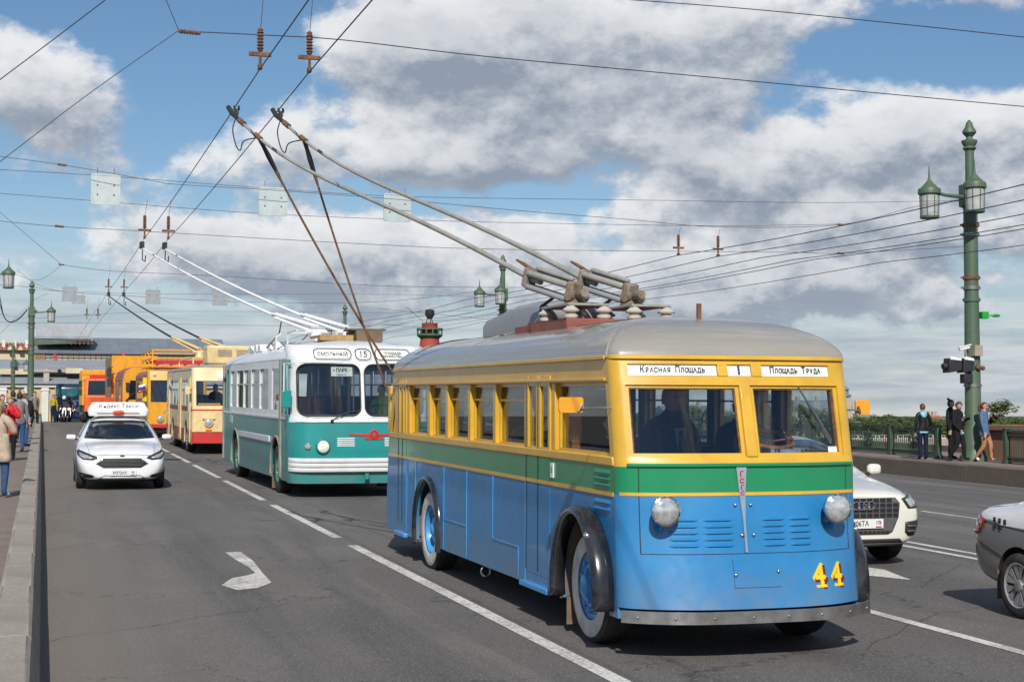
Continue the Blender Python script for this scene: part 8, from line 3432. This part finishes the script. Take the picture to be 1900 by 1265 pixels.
    if beard:
        q = MB()
        q.ell(T @ (Vector((0, -.030, -.047)) * h), .030 * h, .024 * h, .022 * h, 12, 7)
        q.build('beard', hair, root, 60)
    if glasses:
        q = MB()
        for sx in (-1, 1): q.ell(T @ (Vector((sx * .018, -.053, .009)) * h), .015 * h, .005 * h, .011 * h, 10, 6)
        q.tube([T @ (Vector((-.045, -.01, .012)) * h), T @ (Vector((-.034, -.050, .012)) * h), T @ (Vector((.034, -.050, .012)) * h), T @ (Vector((.045, -.01, .012)) * h)], .002 * h, 5)
        q.build('sunglasses', M_plastic, root, 60)
    if skirt:
        z0, z1, r0, r1, mt = skirt
        q = MB()
        rows = []
        for i in range(7):
            t = i / 6
            z, r = z0 + (z1 - z0) * t, r0 + (r1 - r0) * t
            rows.append([(V[idx['pel']].x + r * h * math.cos(a) * (1 + .03 * math.sin(5 * a + t)), V[idx['pel']].y + r * h * .72 * math.sin(a) * (1 + .05 * math.sin(3 * a)), z * h) for a in [2 * math.pi * k / 22 for k in range(22)]])
        q.grid(rows, closed=True)
        s = q.build('jacket_hem', mt, root, 60)
        sm = s.modifiers.new('thickness', 'SOLIDIFY')
        sm.thickness = .012
    return root, T, V, idx


def on_walk(px_, Y, dz): 
    p = at(px_, 770, Y)
    return Vector((p.x, Y, deck(Y) + dz if p.x < 11 else deck(Y, p.x) + 0)) if p.x < 11 else Vector((p.x, Y, deck(Y) + dz))


DIRECTION_CAM = lambda p: math.atan2(p.x, p.y)
# right pavement
p = on_walk(1712, 40.9, WALK_R)
r_, T, V, ix = person('person seen from behind at the railing in a black leather jacket and light blue hood', p, R(170), 1.66, dict(STAND, er=(-.15, .0, .65), wr=(-.15, -.09, .60)), C_leather, C_navy, C_black, H_brown, 'short', .50, 1.05)
m = MB()
m.grid([[(x * 1.66, y * 1.66, z * 1.66) for x, y, z in row] for row in ([(-.055, -.03, .85), (-.05, .04, .86), (0, .06, .865), (.05, .04, .86), (.055, -.03, .85)], [(-.075, -.02, .82), (-.06, .06, .81), (0, .085, .80), (.06, .06, .81), (.075, -.02, .82)], [(-.05, .05, .79), (-.04, .08, .76), (0, .092, .745), (.04, .08, .76), (.05, .05, .79)])])
h_ = m.build('hood', C_cyan, r_, 60)
h_.modifiers.new('thickness', 'SOLIDIFY').thickness = .015
m = MB()
m.lathe([(.098 * 1.66, .475 * 1.66), (.100 * 1.66, .505 * 1.66)], 22, Matrix.Scale(.75, 4, (0, 1, 0)), caps=False)
m.build('shirt_hem', C_cyan, r_)
p = on_walk(1776, 39.6, WALK_R)
r_, T, V, ix = person('man in a black hoodie with a grey print, head bent over his phone, walking right', p, R(40), 1.74, dict(WALK, er=(-.14, .02, .63), wr=(-.10, -.07, .52), el=(.12, -.03, .65), wl=(.05, -.14, .70), head=(0, -.03, .925), neck=(0, -.012, .862)), C_black, C_black, C_black, H_brown, 'short', .49, 1.42, look=R(22), beard=True)
m = MB()
m.prism([(-.10, 1.16), (.10, 1.16), (.10, 1.25), (-.10, 1.25)], -.168, -.155, 'y')
m.build('chest_print', C_grey, r_, bevel=.004)
ph = thing('phone', p + Matrix.Rotation(R(40), 3, 'Z') @ (V[ix['pl']] + Vector((0, -.05, .05))), 'dark phone held up by the man in the black hoodie', 'phone', rz=R(40))
m = MB()
m.box(-.036, .036, -.004, .004, -.07, .07)
m.build('phone_body', M_plastic, ph, bevel=.004)
cn = thing('can', p + Matrix.Rotation(R(40), 3, 'Z') @ (V[ix['pr']] + Vector((0, -.03, -.06))), 'blue and white can in the lowered hand of the man in the black hoodie', 'can', rx=R(70))
m = MB()
m.lathe([(.026, -.06), (.033, -.05), (.033, .05), (.026, .06)], 16)
m.build('can_body', C_cyan, cn)
p = on_walk(1764, 41.0, WALK_R)
person('dark dressed person with a hair knot, almost hidden behind the man in the black hoodie', p, R(40), 1.78, dict(STAND), C_black, C_black, C_black, H_dark, 'bun', .50, 1.05)
p = on_walk(1826, 39.2, WALK_R)
r_, T, V, ix = person('woman in a blue blazer, tan trousers and sunglasses, walking right', p, R(32), 1.72, dict(WALK, wr=(-.13, -.06, .50)), C_blazer, C_tan, C_white, H_auburn, 'tail', .50, .98, glasses=True, skirt=(.62, .44, .082, .115, C_blazer))
m = MB()
m.prism([(-.035, 1.43), (.035, 1.43), (0, 1.22)], -.150, -.135, 'y')
m.build('shirt_front', C_white, r_)
# left pavement
LZ = .20
p = on_walk(1, 28.6, LZ)
person('woman in a beige trench coat and jeans with white trainers, cut by the left edge', p, R(150), 1.68, dict(STAND, el=(.15, -.03, .66), wl=(.09, -.13, .70), er=(-.15, -.03, .66), wr=(-.09, -.13, .70)), C_beige, C_denim, C_white, H_blond, 'long', .50, 1.12, skirt=(.66, .37, .095, .13, C_beige))
p = on_walk(19, 43.0, LZ)
r_, T, V, ix = person('person in a red jacket holding a phone up, behind the woman in beige', p, R(-15), 1.68, dict(STAND, el=(.16, -.07, .66), wl=(.05, -.17, .77), er=(-.16, -.07, .66), wr=(-.05, -.17, .77)), C_red, C_black, C_black, H_blond, 'short', .44, 1.2, skirt=(.60, .40, .10, .12, C_red))
ph = thing('phone', p + Matrix.Rotation(R(-15), 3, 'Z') @ Vector((0, -.34, 1.40)), 'black phone held up in front of the red jacket', 'phone', rz=R(-15))
m = MB()
m.box(-.04, .04, -.005, .005, -.08, .08)
m.build('phone_body', M_white, ph, bevel=.004)
m = MB()
m.box(-.034, .034, -.0075, -.0055, -.068, .068)
m.build('screen', M_carglass, ph)
p = on_walk(36, 48.5, LZ)
person('person in wide blue jeans and a grey jacket with their back to the road', p, R(200), 1.76, dict(STAND, kl=(.07, -.03, .285), al=(.085, .01, .045), tl=(.09, -.075, .022)), C_grey, C_denim, C_black, H_dark, 'short', .50, 1.1)
p = on_walk(46, 53.5, LZ)
r_, T, V, ix = person('person with a black backpack just left of the lamp post', p, R(120), 1.74, dict(STAND), C_lilac, C_denim, C_black, H_brown, 'short', .5, 1.05)
bp = thing('backpack', p + Vector((.14, -.10, 1.22)), 'bulky black backpack worn by the person left of the lamp post', 'backpack', rz=R(120))
m = MB()
m.ell((0, 0, 0), .19, .13, .29, 14, 10)
m.build('bag', C_black, bp)
m = MB()
m.ell((0, .11, -.08), .13, .06, .13, 12, 8)
m.build('front_pocket', C_black, bp)
p = on_walk(24, 57, LZ)
person('dark haired person in a navy top among the group on the left pavement', p, R(165), 1.78, dict(STAND), C_navy, C_black, C_black, H_dark, 'short', .5, 1.05)
p = on_walk(4, 52, LZ)
person('auburn haired person at the very left edge of the group on the pavement', p, R(30), 1.70, dict(STAND), C_white, C_denim, C_black, H_auburn, 'long', .5, 1.05)
p = on_walk(38, 61, LZ)
person('person in a white top standing behind the others near the lamp post', p, R(10), 1.72, dict(STAND), C_white, C_navy, C_black, H_blond, 'short', .5, 1.0)
p = on_walk(64, 78, LZ)
person('person in dark grey and black walking right of the lamp post', p, R(20), 1.74, dict(WALK), C_grey, C_black, C_black, H_dark, 'short', .5, 1.0)
p = on_walk(99, 103.5, 0)
person('person in a yellow safety vest standing at the left side of the crest', p, R(10), 1.78, dict(STAND), C_yellow, C_navy, C_black, H_dark, 'short', .60, 1.0)
p = on_walk(103.5, 105, 0)
person('dark dressed person next to the yellow safety vest', p, R(-10), 1.75, dict(STAND), C_navy, C_navy, C_black, H_dark, 'short', .52, 1.05)
for px_, Y, hl, lab in ((119, 107.1, C_white, 'rider in black with a pale helmet on the nearest motorcycle'), (113, 111.1, C_black, 'rider in black on the motorcycle left of the nearest one'), (128, 110.1, C_black, 'rider in black on the motorcycle beside the dark blue car')):
    q = at(px_, 770, Y - 1.1)
    pos = Vector((q.x, Y, deck(Y) + .40))
    r_, T, V, ix = person(lab, pos, R(-4), 1.78, dict(SIT, wl=(.17, -.36, .40), el=(.18, -.16, .42), wr=(-.17, -.36, .40), er=(-.18, -.16, .42), kl=(.12, -.16, .19), al=(.12, -.12, .0), tl=(.12, -.2, -.02), kr=(-.12, -.16, .19), ar=(-.12, -.12, .0), tr=(-.12, -.2, -.02)), C_black, C_black, C_black, H_dark, 'short', .5, 1.15)
    m = MB()
    m.ell(tuple(T @ Vector((0, .01, .02))), .125, .14, .135, 16, 10)
    m.build('helmet', hl if hl is C_black else M_white, r_)

# people inside the blue trolleybus (feet on its floor)
def in_bus(bus, x, y, z): return bus.matrix_basis @ Vector((x, y, z))


bpy.context.view_layer.update()
person('driver of the blue trolleybus in a dark jacket, hand on the wooden wheel', in_bus(hero, .50, 1.0, .80), 0, 1.76, dict(SIT, el=(.16, -.10, .42), wl=(.10, -.235, .515), er=(-.15, -.10, .42), wr=(-.10, -.25, .50)), C_black, C_black, C_black, H_dark, 'short', .5, 1.12)
r_, T, V, ix = person('grey haired man in a dark suit and tie behind the left windscreen, near the driver', in_bus(hero, -.15, 1.05, .80), R(8), 1.86, SIT, C_black, C_black, C_black, mat('hair_grey', (.16, .15, .14, 1), .6, var=.3), 'short', .5, 1.15)
m = MB()
m.prism([(-.055, .98), (.055, .98), (.0, .72)], -.150, -.125, 'y')
sf = m.build('shirt_front', C_lilac, r_)
m = MB()
m.prism([(-.018, .96), (.018, .96), (.028, .74), (0, .70), (-.028, .74)], -.158, -.1505, 'y')
m.build('tie', C_black, sf)
person('passenger in a dark blue jacket sitting low behind the left windscreen', in_bus(hero, -.66, 1.18, .78), R(-12), 1.55, SIT, C_navy, C_black, C_black, H_brown, 'short', .5, 1.05, look=R(12))
person('passenger seen through the front side window of the blue trolleybus', in_bus(hero, -.62, 2.93, .78), R(15), 1.72, SIT, C_navy, C_black, C_black, H_dark, 'short', .5, 1.1)
person('passenger in a pale top standing behind the middle side windows of the blue trolleybus', in_bus(hero, -.2, 4.4, .77), R(60), 1.50, STAND, C_lilac, C_black, C_black, H_brown, 'long', .5, 1.0)
person('passenger in a beige top on a seat by the side windows of the blue trolleybus', in_bus(hero, -.58, 3.78, .78), R(5), 1.66, SIT, C_beige, C_black, C_black, H_blond, 'short', .5, 1.0)
# other drivers
person('driver in a lime safety vest behind the right windscreen of the teal trolleybus', in_bus(teal, .72, 1.42, .92), R(5), 1.76, SIT, C_vest, C_navy, C_black, H_dark, 'short', .5, 1.15)
person('driver in a pale shirt behind the windscreen of the cream trolleybus', in_bus(cream, .25, 1.2, .80), R(20), 1.76, SIT, C_lilac, C_black, C_black, H_dark, 'short', .5, 1.1)
person('dark dressed person standing left in the cab of the cream trolleybus', in_bus(cream, -.35, 1.5, .55), R(-20), 1.72, STAND, C_black, C_black, C_black, H_dark, 'short', .5, 1.1)
